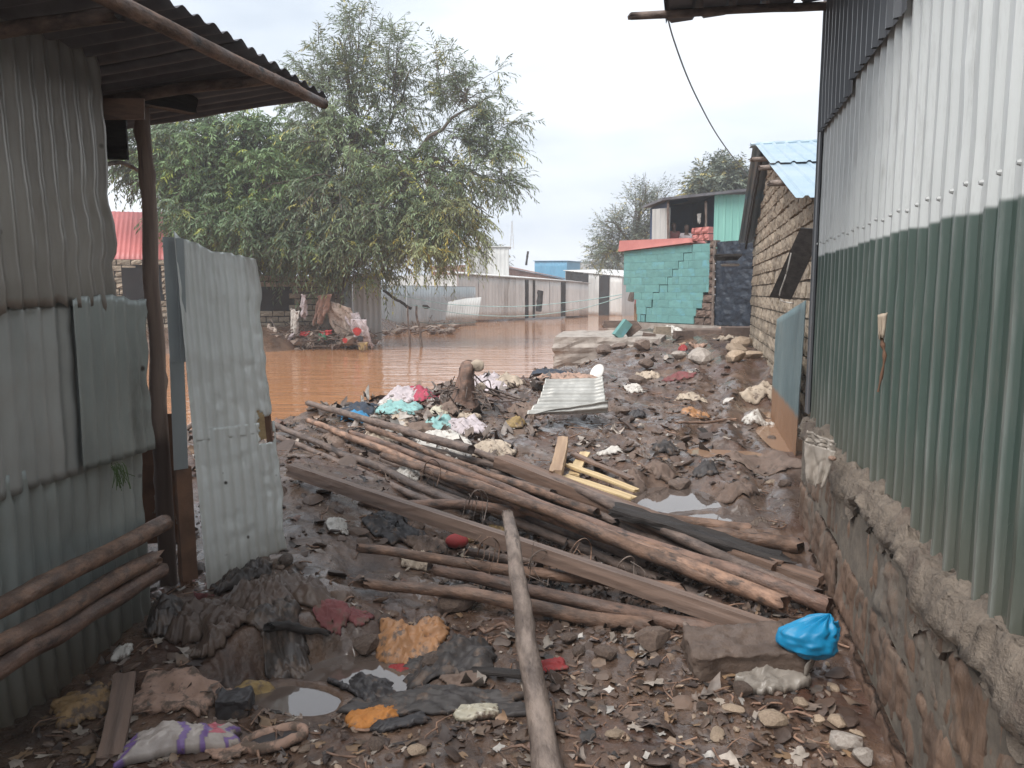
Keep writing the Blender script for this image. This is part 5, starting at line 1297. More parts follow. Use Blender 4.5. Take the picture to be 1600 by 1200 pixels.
    for i, (u, v, z) in enumerate(((672, 727, .38), (744, 775, .34), (905, 852, .24), (975, 880, .21), (760, 850, .24), (840, 870, .2))):
        c = at(u, v, z); pts = curve_pts([c + np.array([-.05, .0, -.06]), c + np.array([-.02, -.05, .03]), c + np.array([.03, -.04, .05]), c + np.array([.07, .04, -.03]), c + np.array([.05, -.05, -.14])], 16)
        v_, f_ = join([tube(pts, .004, 5)] + [tube(curve_pts([c + g.normal(0, .03, 3), c + g.normal(0, .05, 3) + np.array([0, -.04, -.04]), c + g.normal(0, .05, 3) + np.array([0, -.05, -.15])], 8), .002, 4) for _ in range(4)])
        link('bark_tie', mesh('bark_tie', v_, f_, M['bark_pale' if i % 2 else 'bark']), None, ['frayed bark strip tied round the red pole', 'bark tie knotted round the orange pole by the front pole', 'dark bark loop over the orange pole right of the front pole', 'bark loop farthest right on the orange pole', 'hanging fibre by the top of the front pole', 'dark strip dangling from the squared beam'][i], 'bark strip', 'strips of bark tied on the poles')
    # three poles lying along the shack
    SG = 'poles lying along the shack wall'
    pole('wooden_pole', P(-420, 1175, 1.55), P(256, 818, 3.60), .032, .040, M['bark'], None, 'uppermost of the three poles along the shack wall', 'pole', SG, seed=71, bend=.02)
    pole('wooden_pole', P(-420, 1240, 1.50), P(236, 876, 3.45), .030, .038, M['bark'], None, 'middle pole along the shack wall with a split end', 'pole', SG, seed=72, bend=.05, ragged=.06)
    pole('wooden_pole', P(-420, 1290, 1.46), P(250, 893, 3.50), .030, .038, M['bark_red'], None, 'lowest of the three poles along the shack wall', 'pole', SG, seed=73, bend=.05)
    stone('stone_block', 0, 0, .55, 'mudstone', 'muddy stone propping up the poles beside the shack', seed=2, p=(-1.62, 1.45, .0), sink=0, flat=(1, .8, 1.0))
heap()
# ------------------------------------------------------------------ things in the foreground
rag('r_sodden', (.125, .085, .066), .6, rough=.45); rag('r_sodden_dark', (.06, .047, .042), .6, rough=.4)
def foreground():
    # mud-coated slab with the blue bag on it
    s0 = [GR(1086, 1068), GR(1248, 1062)]
    a = s0[0]; b = np.array([1.17, 2.95, .0]); b[2] = hz(b[0], b[1])
    def rough_slab(name, p0, ex, ey, w, d, h, m, seed, label, cat, lean=0.0):
        n = 14; U, V = np.meshgrid(np.linspace(-1, 1, n), np.linspace(-1, 1, n))
        bm = bmesh.new(); bmesh.ops.create_cube(bm, size=1); bmesh.ops.subdivide_edges(bm, edges=bm.edges, cuts=22, use_grid_fill=True)
        v = np.array([q.co[:] for q in bm.verts]); f = [[q.index for q in ff.verts] for ff in bm.faces]; bm.free()
        edge = (np.abs(v) > .46).sum(1); v *= np.where(edge >= 2, .955, 1)[:, None]
        v = v * np.array([w, d, h]); nz = fbm(v[:, 0] * 9 + seed, v[:, 1] * 9, v[:, 2] * 9, oct=4, seed=seed)
        nz2 = fbm(v[:, 0] * 30, v[:, 1] * 30, v[:, 2] * 30, oct=3, seed=seed + 1); v = v * (1 + .14 * nz[:, None]) + nz2[:, None] * np.array([.006, .006, .012])
        ex, ey = np.array(ex, float), np.array(ey, float); ex /= np.linalg.norm(ex); ey = ey - ex * ey.dot(ex); ey /= np.linalg.norm(ey); ez = np.cross(ex, ey)
        p = np.array(p0) + v[:, :1] * ex + v[:, 1:2] * ey + (v[:, 2:] + h * .38) * ez
        me = mesh(name, p, [tuple(map(int, q)) for q in f], M[m], True)
        return link(name, me, None, label, cat)
    c = GR(1165, 1052); rough_slab('mud_slab', c + np.array([0, .08, 0]), (1, .06, .02), (0, 1, .08), .44, .25, .13, 'mudstone', 3, 'mud-coated broken concrete slab under the blue bag', 'slab')
    # knotted blue bag: a full sack with a twisted neck
    c = P(1262, 1000, 2.98)
    bm = bmesh.new(); bmesh.ops.create_uvsphere(bm, u_segments=72, v_segments=54, radius=1); v = np.array([q.co[:] for q in bm.verts]); f = [tuple(q.index for q in ff.verts) for ff in bm.faces]; bm.free()
    th = np.arctan2(v[:, 1], v[:, 0]); zz = v[:, 2]
    rad = np.where(zz > .62, np.interp(zz, [.62, .8, .92, 1], [1, .62, .5, .3]), 1); 
    v = v * np.array([.12, .09, .088]); v[:, :2] *= rad[:, None]
    fold = .008 * np.sin(th * 9 + 4 * zz) * smooth(.0, .9, zz) + .022 * fbm(v[:, 0] * 13, v[:, 1] * 13, v[:, 2] * 13, oct=3, seed=5) + .016 * (.25 - np.abs(fbm(v[:, 0] * 18, v[:, 1] * 18, v[:, 2] * 22, oct=2, seed=6)))
    v = v + unit(v) * fold[:, None]
    v[:, 0] += np.clip(zz - .45, 0, 1) * .15; v[:, 2] += np.clip(zz - .5, 0, 1) * .02; v[:, 2] *= np.where(zz < -.3, .85, 1)
    # fallen skirt on one side
    me = mesh('blue_bag', v + c, f, M['blue_bag']); link('blue_bag', me, None, 'bright blue plastic bag stuffed full, lying on the mud slab by the plinth', 'bag')
    n_ = hang_mesh(c + np.array([.085, -.02, .085]), c + np.array([.135, .03, .07]), .06, 3, 'blue_bag', fold=.012, n=12, taper=1.4); 
    o = bpy.data.objects[[q.name for q in bpy.data.objects if q.name.startswith('blue_bag')][0]]
    link('bag_neck', n_, o)
    cloth('plastic_strip', 1212, 1066, 125, 50, 'film_grey', 'torn translucent grey plastic sheet trailing out below the blue bag', 'plastic sheet', rot=.45, deep=.17, seed=21, fold=.03, lift=.03, tatter=.5)
    me = hang_mesh(P(1272, 1012, 2.92), P(1296, 975, 3.02), .16, 8, 'film_grey', fold=.015, n=12, taper=.7, slant=-.06); link('plastic_strip', me, None, 'pale plastic end hanging behind the blue bag', 'plastic sheet')
    # clear bag snagged on the plinth
    c = P(1302, 712, 3.62)
    e = empty('snagged_bag', c, 'muddy clear plastic bag tied in a knot and snagged on the plinth top', 'bag')
    me = hang_mesh(P(1256, 690, 3.72), P(1306, 706, 3.62), .19, 12, 'film', fold=.014, n=22, taper=.55, slant=-.01); link('bag_skirt', me, e)
    me = hang_mesh(P(1262, 672, 3.75), P(1304, 690, 3.64), .05, 14, 'film', fold=.02, n=18, taper=1.0); link('bag_top', me, e)
    stone('knot', 0, 0, .05, 'r_carton', seed=1, p=c - np.array([0, 0, .02]), cat=None).parent = None
    k = bpy.data.objects[[q.name for q in bpy.data.objects if q.name.startswith('knot')][0]]; k.parent = e; k.location = Vector(k.location) - W[e]
    # dry stem stuck on the green wall
    p_ = lambda u, v, Y: P(u, v, Y)
    Yw = 3.02
    pts = curve_pts([P(1380, 490, Yw), P(1378, 530, Yw - .01), P(1382, 560, Yw - .02), P(1372, 612, Yw)], 20)
    v, f = tube(pts, np.linspace(.010, .004, 20) * (1 + .4 * np.sin(np.arange(20) * 1.7)), 6); dn = link('dry_stalk', mesh('dry_stalk', v, f, M['rust']), None, 'dry brown stem stuck high on the green wall', 'plant stem')
    me = hang_mesh(P(1371, 492, Yw - .01), P(1386, 488, Yw - .02), .09, 3, 'r_beige', fold=.008, n=8); link('dry_leaf', me, dn)
    # cloths and paper
    cloth('orange_cloth', 645, 1013, 110, 52, 'r_orange', 'crumpled orange-brown plastic cloth beside the small puddle', rot=.15, seed=2, fold=.05, heap=.075, fscale=9, tatter=.4)
    cloth('dark_cloth', 700, 1040, 140, 72, 'r_charcoal', 'heaped dark grey cloth in folds right of the orange one', rot=.1, seed=4, fold=.05, heap=.10, fscale=7, tatter=.35)
    cloth('black_cloth', 690, 1098, 280, 52, 'r_charcoal', 'long flat black cloth spread on the mud below the dark heap', rot=.04, seed=6, fold=.035, fscale=6, lift=.015, tatter=.4, n=44)
    cloth('black_cloth', 572, 1088, 100, 60, 'r_black', 'wet black cloth bunched at the left by the puddle', rot=-.5, seed=7, fold=.045, heap=.03, fscale=8)
    cloth('orange_rag', 582, 1122, 82, 42, 'r_bright', 'bright orange rag on the wet ground near the bottom edge', rot=.5, seed=9, fold=.025, heap=.035, fscale=9)
    cloth('dark_rag', 625, 1135, 90, 26, 'r_black', 'small black rag lying right of the orange rag', rot=.3, seed=10, fold=.02)
    cloth('foil_wrapper', 744, 1118, 74, 28, 'r_foil', 'crumpled yellowish white wrapper left of the front pole', rot=.05, seed=11, fold=.02, lift=.02, tatter=.25, cat='wrapper')
    cloth('red_rag', 866, 1045, 44, 24, 'r_red', 'small red rag just right of the front pole', rot=.2, seed=13, fold=.02, heap=.03)
    cloth('red_scrap', 622, 1050, 30, 30, 'r_red', 'red scrap at the right rim of the small puddle', rot=.8, seed=14, fold=.015, heap=.015)
    cloth('brown_cloth', 722, 1066, 70, 30, 'r_brown', 'brown cloth end folded below the dark heap', rot=.3, seed=15, fold=.03)
    beam('black_lath', GR(738, 1056) + np.array([0, 0, .03]), GR(842, 1070) + np.array([0, 0, .03]), .05, .018, M['plank_dark'], None, label='thin black lath left of the front pole', cat='lath', seed=4)
    cloth('carton_sheet', 270, 1092, 130, 64, 'r_carton', 'flattened pinkish brown carton lying on the mud near the shack', rot=-.08, seed=16, fold=.012, fscale=4, lift=.02, tatter=.22, cat='carton', square=True)
    cloth('carton_flap', 350, 1172, 70, 40, 'r_carton', 'small carton flap between the striped sack and the slipper', rot=-.5, seed=17, fold=.008, lift=.018, tatter=.2, cat='carton', square=True)
    cloth('dry_leaf', 125, 1112, 80, 62, 'r_leaf', 'curled yellow-brown dry leaf at the shack foot', rot=.7, seed=18, fold=.03, heap=.03, tatter=.6, cat='leaf')
    cloth('dry_leaf', 160, 1098, 50, 30, 'r_leaf', 'smaller dry leaf right of the curled one', rot=-.4, seed=19, fold=.025, heap=.02, tatter=.6, cat='leaf')
    cloth('dry_leaf', 398, 1080, 56, 26, 'r_yellow', 'muddy yellow leaf scrap behind the black block', rot=.1, seed=20, fold=.02, tatter=.5, cat='leaf')
    beam('mud_plank', GR(196, 1068) + np.array([0, 0, .02]), GR(168, 1190) + np.array([0, 0, .02]), .085, .03, M['beam'], None, label='flat muddy plank lying lengthwise beside the carton', cat='plank', seed=6)
    c = GR(368, 1112); rough_slab('black_block', c, (1, .1, 0), (-.1, 1, 0), .125, .10, .085, 'r_black', 9, 'small squared black block right of the carton', 'block')
    # printed sack: clear plastic with purple and red print
    m = mat('printed_sack', (.44, .385, .35), (.32, .27, .245), c3=(.20, .14, .105), scale=9, rough=.3, bump=.3, bscale=30, bdist=.006, c3lo=.55)
    nt = m.node_tree; n, l = nt.nodes, nt.links; b = n['Principled BSDF']; src = b.inputs['Base Color'].links[0].from_socket
    at_ = n.new('ShaderNodeAttribute'); at_.attribute_name = 'print'; mx = n.new('ShaderNodeMixRGB'); l.new(at_.outputs['Alpha'], mx.inputs['Fac']); l.new(src, mx.inputs['Color1']); l.new(at_.outputs['Color'], mx.inputs['Color2']); l.new(mx.outputs[0], b.inputs['Base Color'])
    c = GR(285, 1166); nn = 56
    me = cloth_mesh(c, .37, .10, .33, 23, fold=.016, fscale=10, m=m, n=nn, lift=.03, heap=.045, tatter=.22, square=True)
    a = me.attributes.new('print', 'FLOAT_COLOR', 'POINT'); U = np.tile(np.linspace(-1, 1, nn), nn); V = np.repeat(np.linspace(-1, 1, nn), nn); col = np.zeros((nn * nn, 4), np.float32)
    U = U + .05 * np.sin(V * 5)
    purple = (np.abs(U + .86) < .08) | (np.abs(U - .05) < .07) | (np.abs(U - .42) < .06) | (np.abs(U - .9) < .05); red = (np.abs(U - .60) < .10) & (V > -.6)
    col[purple] = (.15, .07, .30, .8); col[red] = (.45, .05, .09, .8); a.data.foreach_set('color', np.concatenate([col, col]).ravel())
    link('printed_sack', me, None, 'crumpled clear plastic sack with purple and red printed bands', 'sack')
    # worn slipper with water in it
    c = GR(428, 1162); e = empty('slipper', c, 'muddy beige slipper sole lying hollow side up with dark water in it', 'slipper')
    A = np.linspace(0, 2 * np.pi, 49)[:-1]; S = np.linspace(0, 2 * np.pi, 13)[:-1]
    AA, SS = np.meshgrid(A, S, indexing='ij'); rx, ry = .098, .05; tr = .017 * (1 + .55 * fbm(np.cos(AA) * 2.5, np.sin(AA) * 2.5, np.cos(SS), oct=3, seed=3))
    x = (rx + tr * np.cos(SS)) * np.cos(AA) * (1 + .06 * np.cos(2 * AA)); y = (ry + tr * np.cos(SS)) * np.sin(AA) * (1 + .12 * np.cos(AA)); z = .02 + tr * np.sin(SS) * 1.2 + .012 * np.cos(AA)
    ca, sa = math.cos(.25), math.sin(.25); X, Y_ = x * ca - y * sa, x * sa + y * ca
    v = np.stack([X, Y_, z], -1).reshape(-1, 3) + c; k, q = len(A), len(S); f = [(i * q + j, ((i + 1) % k) * q + j, ((i + 1) % k) * q + (j + 1) % q, i * q + (j + 1) % q) for i in range(k) for j in range(q)]
    link('rim', mesh('rim', v, f, M['r_carton']), e)
    v = [(rx * math.cos(t) * ca - ry * math.sin(t) * sa + c[0], rx * math.cos(t) * sa + ry * math.sin(t) * ca + c[1], c[2] + .022 + .012 * math.cos(t) * .8) for t in A]
    link('insole', mesh('insole', v, [tuple(range(len(A)))], M['r_black'], False), e)
    cloth('foil_scrap', 190, 1025, 32, 16, 'r_white', 'tiny shiny white scrap in the dark corner by the shack', rot=.2, seed=25, fold=.02, heap=.02, cat='scrap')
    # trash wound round the post foot
    for i, (u, v, w_, h_, m_, hp, lab, ct) in enumerate(((300, 985, 70, 60, 'r_sodden', .14, 'lump of muddy cloth packed at the door panel foot', 'cloth'), (258, 975, 60, 70, 'r_sodden_dark', .16, 'dark sodden lump round the roof post foot', 'cloth'),
        (345, 978, 60, 60, 'r_sodden', .12, 'brown sodden cloth at the corner of the door panel', 'cloth'), (405, 945, 90, 60, 'r_sodden', .14, 'muddy brown bundle right below the door panel', 'cloth'), (450, 925, 80, 70, 'r_sodden', .12, 'muddy heap of cloth at the mud bank edge', 'cloth'),
        (385, 905, 60, 60, 'r_sodden_dark', .12, 'black wet cloth under the ragged door edge', 'cloth'), (440, 990, 110, 50, 'r_sodden_dark', .05, 'dark cloth trailing right from the door foot', 'cloth'), (330, 1010, 50, 40, 'r_sodden', .06, 'brown rag in front of the post foot', 'cloth'))):
        cloth('sodden_cloth', u, v, w_, h_, m_, lab, ct, rot=.4 * i, seed=40 + i, fold=.05, heap=hp, fscale=8, tatter=.6)
    for i, (u, v, Y, du, drop, m_, lab) in enumerate(((318, 925, 3.62, 34, .20, 'r_maroon', 'maroon rag hanging from the trash at the door foot'), (262, 950, 3.6, 18, .10, 'r_leaf', 'yellow-brown leaf caught on the post foot'), (244, 940, 3.62, 16, .09, 'r_white', 'whitish scrap caught left on the post foot'),
        (342, 968, 3.55, 16, .11, 'r_maroon', 'small dull red strip below the maroon rag'), (232, 770, 4.3, 30, .13, 'film', 'whitish plastic bag glimpsed left of the roof post'), (283, 800, 4.2, 14, .10, 'film', 'whitish plastic end glimpsed right of the roof post'), (288, 830, 3.9, 14, .22, 'r_navy', 'dark blue strip hanging behind the roof post'), (262, 1000, 3.45, 14, .12, 'r_leaf', 'yellow straw-like strip at the very foot of the post'))):
        me = hang_mesh(P(u - du / 2, v, Y), P(u + du / 2, v + 3, Y - .02), drop, 60 + i, m_, fold=.02, n=12, taper=.7); link('hanging_rag', me, None, lab, 'rag')
    me = hang_mesh(P(166, 728, 3.28), P(184, 722, 3.38), .10, 5, 'leafy', n=4) if False else None
    g = np.random.default_rng(2); parts = []
    for i in range(26):
        b0 = P(172 + g.normal(0, 5), 728 + g.normal(0, 3), 3.25); b0[0] += .03
        parts.append(tube(curve_pts([b0, b0 + np.array([.01, 0, -.02]) + g.normal(0, .008, 3), b0 + np.array([.012, 0, -.07 - .03 * g.random()]) + g.normal(0, .014, 3)], 6), .0016, 4))
    v, f = join(parts); link('grass_wisp', mesh('grass_wisp', v, f, M['leaf_grass']), None, 'wisp of green grass caught on the lower shack sheet', 'grass')
    # mud bank left of the heap
    me = hang_mesh(P(508, 788, 4.95), P(538, 796, 4.9), .15, 9, 'r_white', fold=.02, n=14, taper=.9, slant=.02, fwd=-.04); link('white_bag', me, None, 'torn white plastic bag stuck in the mud bank left of the beam', 'bag')
    cloth('white_scrap', 528, 822, 32, 24, 'r_white', 'muddy whitish scrap just under the torn white bag', rot=.3, seed=27, fold=.03, heap=.03, cat='scrap')
    cloth('maroon_cloth', 518, 962, 60, 32, 'r_maroon', 'maroon cloth crumpled on the mud left of the lowest pole', rot=.2, seed=28, fold=.03, heap=.03)
    cloth('pink_cloth', 560, 965, 44, 24, 'r_maroon', 'dull pink folded cloth right of the maroon cloth', rot=-.2, seed=29, fold=.02)
    pole('dark_stick', GR(424, 992) + np.array([0, 0, .03]), GR(508, 1000) + np.array([0, 0, .03]), .022, .012, M['plank_dark'], None, 'forked dark stick lying on mud left of the puddle', 'stick', seed=81, bend=.04)
    pole('pale_stick', GR(1070, 988) + np.array([0, 0, .04]), GR(1100, 1030) + np.array([0, 0, .03]), .014, .012, M['bark_pale'], None, 'short bent pale stick leaning on the mud slab', 'stick', seed=82, bend=.03)
    pole('dark_stick', GR(752, 990) + np.array([0, 0, .03]), GR(835, 1012) + np.array([0, 0, .03]), .010, .008, M['bark'], None, 'thin curved twig left of the front pole below the low poles', 'stick', seed=83, bend=.05)
    # in the hollow under the heap
    c = GR(714, 858)
    bm = bmesh.new(); bmesh.ops.create_uvsphere(bm, u_segments=28, v_segments=18, radius=1); v = np.array([q.co[:] for q in bm.verts]); f = [tuple(q.index for q in ff.verts) for ff in bm.faces]; bm.free()
    th = np.arctan2(v[:, 1], v[:, 0]); v = v * (1 + .10 * np.sin(th * 14) * np.sin(v[:, 2] * 9))[:, None] * np.array([.072, .06, .045]); link('red_netting', mesh('red_netting', v + c + np.array([0, 0, .05]), f, M['r_red']), None, 'ball of red netting in the hollow under the squared beam', 'netting')
    for i, (u, v_, w_, h_, m_, lab, ct) in enumerate(((735, 838, 46, 20, 'r_yellow', 'dull yellow leaf wad under the beam beside the red netting', 'leaf'), (775, 842, 36, 22, 'r_yellow', 'dull yellow leaf wad under the beam near the front pole', 'leaf'), (740, 872, 28, 18, 'r_beige', 'pale fibre tuft right below the red netting', 'tuft'), (655, 880, 40, 40, 'r_beige', 'muddy beige cloth under the left ends of the low poles', 'cloth'),
        (668, 858, 60, 30, 'r_brown', 'brown cloth left of the red netting', 'cloth'), (620, 830, 80, 40, 'r_black', 'black wet plastic in the hollow at the left', 'plastic sheet'), (625, 800, 70, 30, 'r_brown', 'brown leaf litter wad beneath the short reddish pole', 'leaf'), (640, 742, 36, 22, 'r_white', 'white plastic scrap between the thin poles and the orange pole', 'scrap'), (760, 775, 60, 14, 'r_white', 'white strip glimpsed under the poles', 'scrap'))):
        cloth('trash_wad', u, v_, w_, h_, m_, lab, ct, rot=.5 * i, seed=90 + i, fold=.04, heap=.05, fscale=10, tatter=.4)
foreground_pending = foreground
M['leaf_grass'] = mat('leaf_grass', (.10, .16, .05), scale=5, rough=.6, bump=0)
foreground()

def stones():
    SG = 'stones lying on the mud'
    L = [(962, 1150, .085, 'palestone', 'pale rounded stone alone on the mud right of the front pole'), (570, 1015, .15, 'mudstone', 'dark rounded stone left of the orange cloth'), (680, 1052, .20, 'mudstone', 'brown stone poking out of the dark cloth heap'),
         (1145, 1112, .09, 'palestone', 'pale angular chip standing in the rubble left of the plinth'), (1205, 1135, .12, 'palestone', 'largest tan stone in the rubble below the slab'), (1278, 1130, .07, 'palestone', 'flat tan stone in the rubble right of the largest one'), (1300, 1075, .07, 'palestone', 'tan chip close to the plinth beside the plastic strip'),
         (1322, 1165, .15, 'concrete', 'grey irregular concrete lump at the plinth foot'), (1350, 1192, .10, 'concrete', 'light grey lump at the bottom edge by the plinth'), (1120, 1150, .08, 'palestone', 'flat tan stone left of the largest tan stone'), (1310, 1135, .09, 'palestone', 'tan stone against the plinth above the grey lump'), (1250, 1105, .08, 'palestone', 'rough stone between the plastic strip and the flat tan stone'),
         (1150, 1140, .04, 'palestone', 'small chip in front of the pale angular chip'), (1095, 1108, .06, 'mudstone', 'brown stone left of the pale angular chip'), (1205, 1105, .07, 'mudstone', 'brown stone above the largest tan stone'), (590, 1165, .10, 'mudstone', 'muddy stone near the bottom edge below the orange rag'), (650, 1180, .08, 'palestone', 'muddy pale stone at the bottom edge left of the front pole'),
         (720, 950, .26, 'mudstone', 'big muddy stone under the lowest low pole'), (905, 1020, .10, 'mudstone', 'small dark stone right of the red rag'), (950, 1025, .13, 'mudstone', 'dark flat stone in the shade of the low poles'), (1020, 1010, .20, 'mudstone', 'large muddy stone behind the mud slab'), (890, 1000, .12, 'mudstone', 'muddy stone just right of the front pole under the low poles'),
         (600, 975, .10, 'mudstone', 'squared dark stone under the tip of the lowest pole'), (1000, 1070, .05, 'mudstone', 'clod-like stone on the open mud'), (1190, 880, .10, 'mudstone', 'stone wedged between the beam ends and the plinth'), (1225, 760, .14, 'mudstone', 'stone by the dark corner of the plinth'), (1160, 1085, .10, 'mudstone', 'dark stone against the front of the mud slab'), (1340, 1148, .06, 'palestone', 'small pale stone touching the plinth'), (445, 880, .12, 'mudstone', 'muddy stone at the ragged lower edge of the door panel')]
    for i, (u, v, s, m, lab) in enumerate(L):
        stone('loose_stone', u, v, s, m, lab, SG, seed=i, flat=(1, .8, .6) if i % 3 else (1, .7, .45))
    RG = 'rubble stones in the middle of the lane'
    mid = [(884, 542, .9, 'concrete', 'long broken block in front of the slab edge'), (912, 553, .55, 'mudstone', 'flat brown stone by the long broken block'), (945, 556, .5, 'mudstone', 'brown stone below the foundation slab'), (808, 574, .55, 'concrete', 'block at the water edge right of the stump'), (765, 572, .5, 'concrete', 'block at the water edge touching the stump'), (840, 572, .5, 'mudstone', 'muddy block at the water edge above the black cloth'),
           (1005, 548, .5, 'mudstone', 'brown stone below the rubble of the teal house'), (965, 545, .45, 'mudstone', 'stone leaning on the foundation slab'), (1090, 565, .6, 'concrete', 'muddy grey rounded rubble lump before the steps'), (1060, 560, .4, 'concrete', 'pale rubble lump left of the grey one'), (1160, 540, .55, 'palestone', 'yellowish slab on top of the pile by the house wall'), (1155, 552, .6, 'palestone', 'yellowish stone in the middle of the pile by the house wall'), (1148, 566, .5, 'palestone', 'yellowish stone at the foot of the pile by the house wall'), (1172, 560, .45, 'palestone', 'yellowish stone touching the house wall'),
           (905, 640, .28, 'mudstone', 'dark clod behind the loose iron sheet'), (970, 645, .30, 'mudstone', 'dark lump right of the loose iron sheet'), (1000, 600, .35, 'mudstone', 'muddy lump in the middle of the lane'), (1060, 764, .26, 'mudstone', 'angular mud lump in the puddle'), (1205, 690, .16, 'mudstone', 'lump at the edge of the silty water'), (1205, 752, .10, 'palestone', 'small tan stone near the dark plinth corner'), (1010, 578, .35, 'mudstone', 'muddy stone beside the white oval dish')]
    for i, (u, v, s, m, lab) in enumerate(mid):
        stone('rubble_stone', u, v, s, m, lab, RG, seed=i + 2, flat=(1, .6, .42) if i % 2 else (1, .8, .55))
stones()

def middle():
    # concrete foundation slab by the water, with rubble on it
    a, b = P(868, 548, 17.2), P(992, 552, 17.0); zt = P(925, 524, 17.6)[2]
    c = [np.array([a[0], 17.2, 0]), np.array([b[0] + .6, 16.9, 0]), np.array([b[0] + 1.2, 19.9, 0]), np.array([a[0] + .35, 19.6, 0])]
    n = 22; U, V = np.meshgrid(np.linspace(0, 1, n), np.linspace(0, 1, n))
    bm = bmesh.new(); me = hexa([q + np.array([0, 0, -.35]) for q in c] + [q + np.array([0, 0, zt]) for q in c], M['concrete']); bm.from_mesh(me)
    bmesh.ops.subdivide_edges(bm, edges=bm.edges, cuts=12, use_grid_fill=True)
    for q in bm.verts:
        k = float(fbm(np.array([q.co.x * 1.6]), np.array([q.co.y * 1.6]), np.array([q.co.z * 2.2]), oct=4, seed=5)[0]); q.co.x += .16 * k; q.co.y += .22 * k; q.co.z += .06 * k
    bm.to_mesh(me); bm.free(); link('foundation_slab', me, None, 'broken concrete foundation slab with pale top at the water edge', 'slab')
    def blk(u, v, Y, s, rz, rx, m, lab, nm='fallen_block'):
        o = bpy.data.objects.new(nm, block_shapes_cache[m][0]); COL.objects.link(o); p = P(u, v, Y)
        o.matrix_world = Matrix.Translation(p) @ Matrix.Rotation(rz, 4, 'Z') @ Matrix.Rotation(rx, 4, 'Y') @ Matrix.Diagonal((*s, 1)); tagp(o, lab, 'block', 'fallen blocks below the teal wall')
    block_shapes_cache = {'t': BLKT, 'g': BLK, 'b': BLKB}
    blk(966, 530, 17.3, (.42, .2, .2), .2, -.9, 't', 'tilted teal-faced block fallen in front of the wall'); blk(985, 528, 17.5, (.36, .2, .2), -.3, -.7, 'b', 'brown block leaning on the tilted teal one')
    blk(1020, 523, 17.9, (.38, .2, .2), .1, 0, 'g', 'grey block lying flat below the cracked wall'); blk(1003, 529, 17.4, (.3, .18, .15), -.2, .1, 'b', 'small dark block left of the flat grey one'); blk(1050, 530, 17.2, (.42, .22, .2), .15, 0, 'b', 'dark block at the foot of the brown pier'); blk(940, 512, 20.4, (.9, .3, .2), .0, 0, 'b', 'long low brown block at the left end of the teal wall'); blk(1176, 500, 16.9, (.2, .2, .3), 0, 0, 'b', 'small block on the top step beside the blue tarp')
    for i, (u, v, w_, h_, m_, lab, hp) in enumerate(((1046, 516, 32, 14, 'r_white', 'white rag among the fallen blocks', .12), (1015, 532, 34, 20, 'r_navy', 'dark blue cloth draped below the fallen blocks', .1), (999, 531, 10, 14, 'r_yellow', 'tiny yellow scrap left of the dark blue cloth', .1), (1146, 515, 34, 12, 'r_carton', 'reddish rubbish on the lower step', .1), (1090, 545, 20, 14, 'r_carton', 'orange-brown scrap below the steps', .1), (1066, 548, 14, 16, 'r_red', 'dull red scrap before the steps', .1),
        (860, 585, 50, 26, 'r_navy', 'black cloth on the bank left of the white dish', .12), (895, 592, 60, 20, 'r_carton', 'pinkish cloth strips left of the white dish', .08), (1190, 617, 40, 30, 'r_beige', 'pale brown full sack lying against the blue sheet', .22), (1085, 650, 32, 18, 'r_orange', 'orange-brown crumpled scrap in the middle of the lane', .08), (996, 652, 24, 16, 'r_black', 'black crumpled scrap beside the loose iron sheet', .08),
        (990, 612, 26, 14, 'r_white', 'greyish white rag in the mud behind the loose iron sheet', .06), (1082, 622, 34, 14, 'r_beige', 'flat pale scrap in the lane before the sack', .03), (1135, 530, 24, 10, 'r_beige', 'pale scrap on the step', .05), (1185, 655, 30, 14, 'r_white', 'dirty white scrap near the silty water', .05), (980, 766, 46, 34, 'r_brown', 'dark brown cloth between pallet and puddle', .10), (1192, 728, 90, 34, 'r_brown', 'large flat muddy cardboard beside the silty puddle', .0),
        (1010, 588, 26, 10, 'r_beige', 'beige scrap right of the white dish', .04), (1060, 590, 30, 12, 'r_maroon', 'reddish scrap in the lane behind', .04), (955, 708, 30, 12, 'r_white', 'whitish scrap right of the pallet', .03), (1040, 700, 34, 14, 'r_charcoal', 'dark scrap in the lane above the puddle', .05), (1100, 735, 40, 20, 'r_charcoal', 'dark scrap on the mud left of the cardboard', .05), (1150, 770, 44, 22, 'r_brown', 'brown leaf-like scrap above the right puddle', .05), (1030, 735, 30, 16, 'r_brown', 'brown scrap above the puddle', .05))):
        cloth('rag', u, v, w_, h_, m_, lab, 'rag', rot=.6 * i, seed=120 + i, fold=.05, heap=hp, fscale=5, tatter=.4, n=22)
    # white oval dish
    c = GR(933, 592); A = np.linspace(0, 2 * np.pi, 33)[:-1]; v = []; f = []
    rings = [(0, .03), (.7, .02), (.92, .035), (1.0, .06), (.97, .03), (.75, -.01), (0, -.01)]
    for r, z in rings: v += [(c[0] + .10 * r * math.cos(t) + .05 * r * math.sin(t), c[1] + .15 * r * math.sin(t) * .7 + z * .5, c[2] + .10 + .15 * r * math.sin(t) * .75 + z * .2) for t in A]
    k = len(A); f = [(i * k + j, i * k + (j + 1) % k, (i + 1) * k + (j + 1) % k, (i + 1) * k + j) for i in range(len(rings) - 1) for j in range(k)]
    link('white_dish', mesh('white_dish', v, f, M['r_white2']), None, 'white oval dish lying tilted in the mud', 'dish')
    # loose bent iron sheet
    o = GR(838, 668) + np.array([0, 0, .03]); w = .74
    curl = lambda S, T: 0.0
    ns, nt_ = 60, 40; S, T = np.meshgrid(np.linspace(0, 1, ns), np.linspace(0, 1, nt_))
    # runs from a low torn front edge, folds up and over like a rolled page
    lip = .13 * np.clip(.12 + .95 * S, 0, 1)
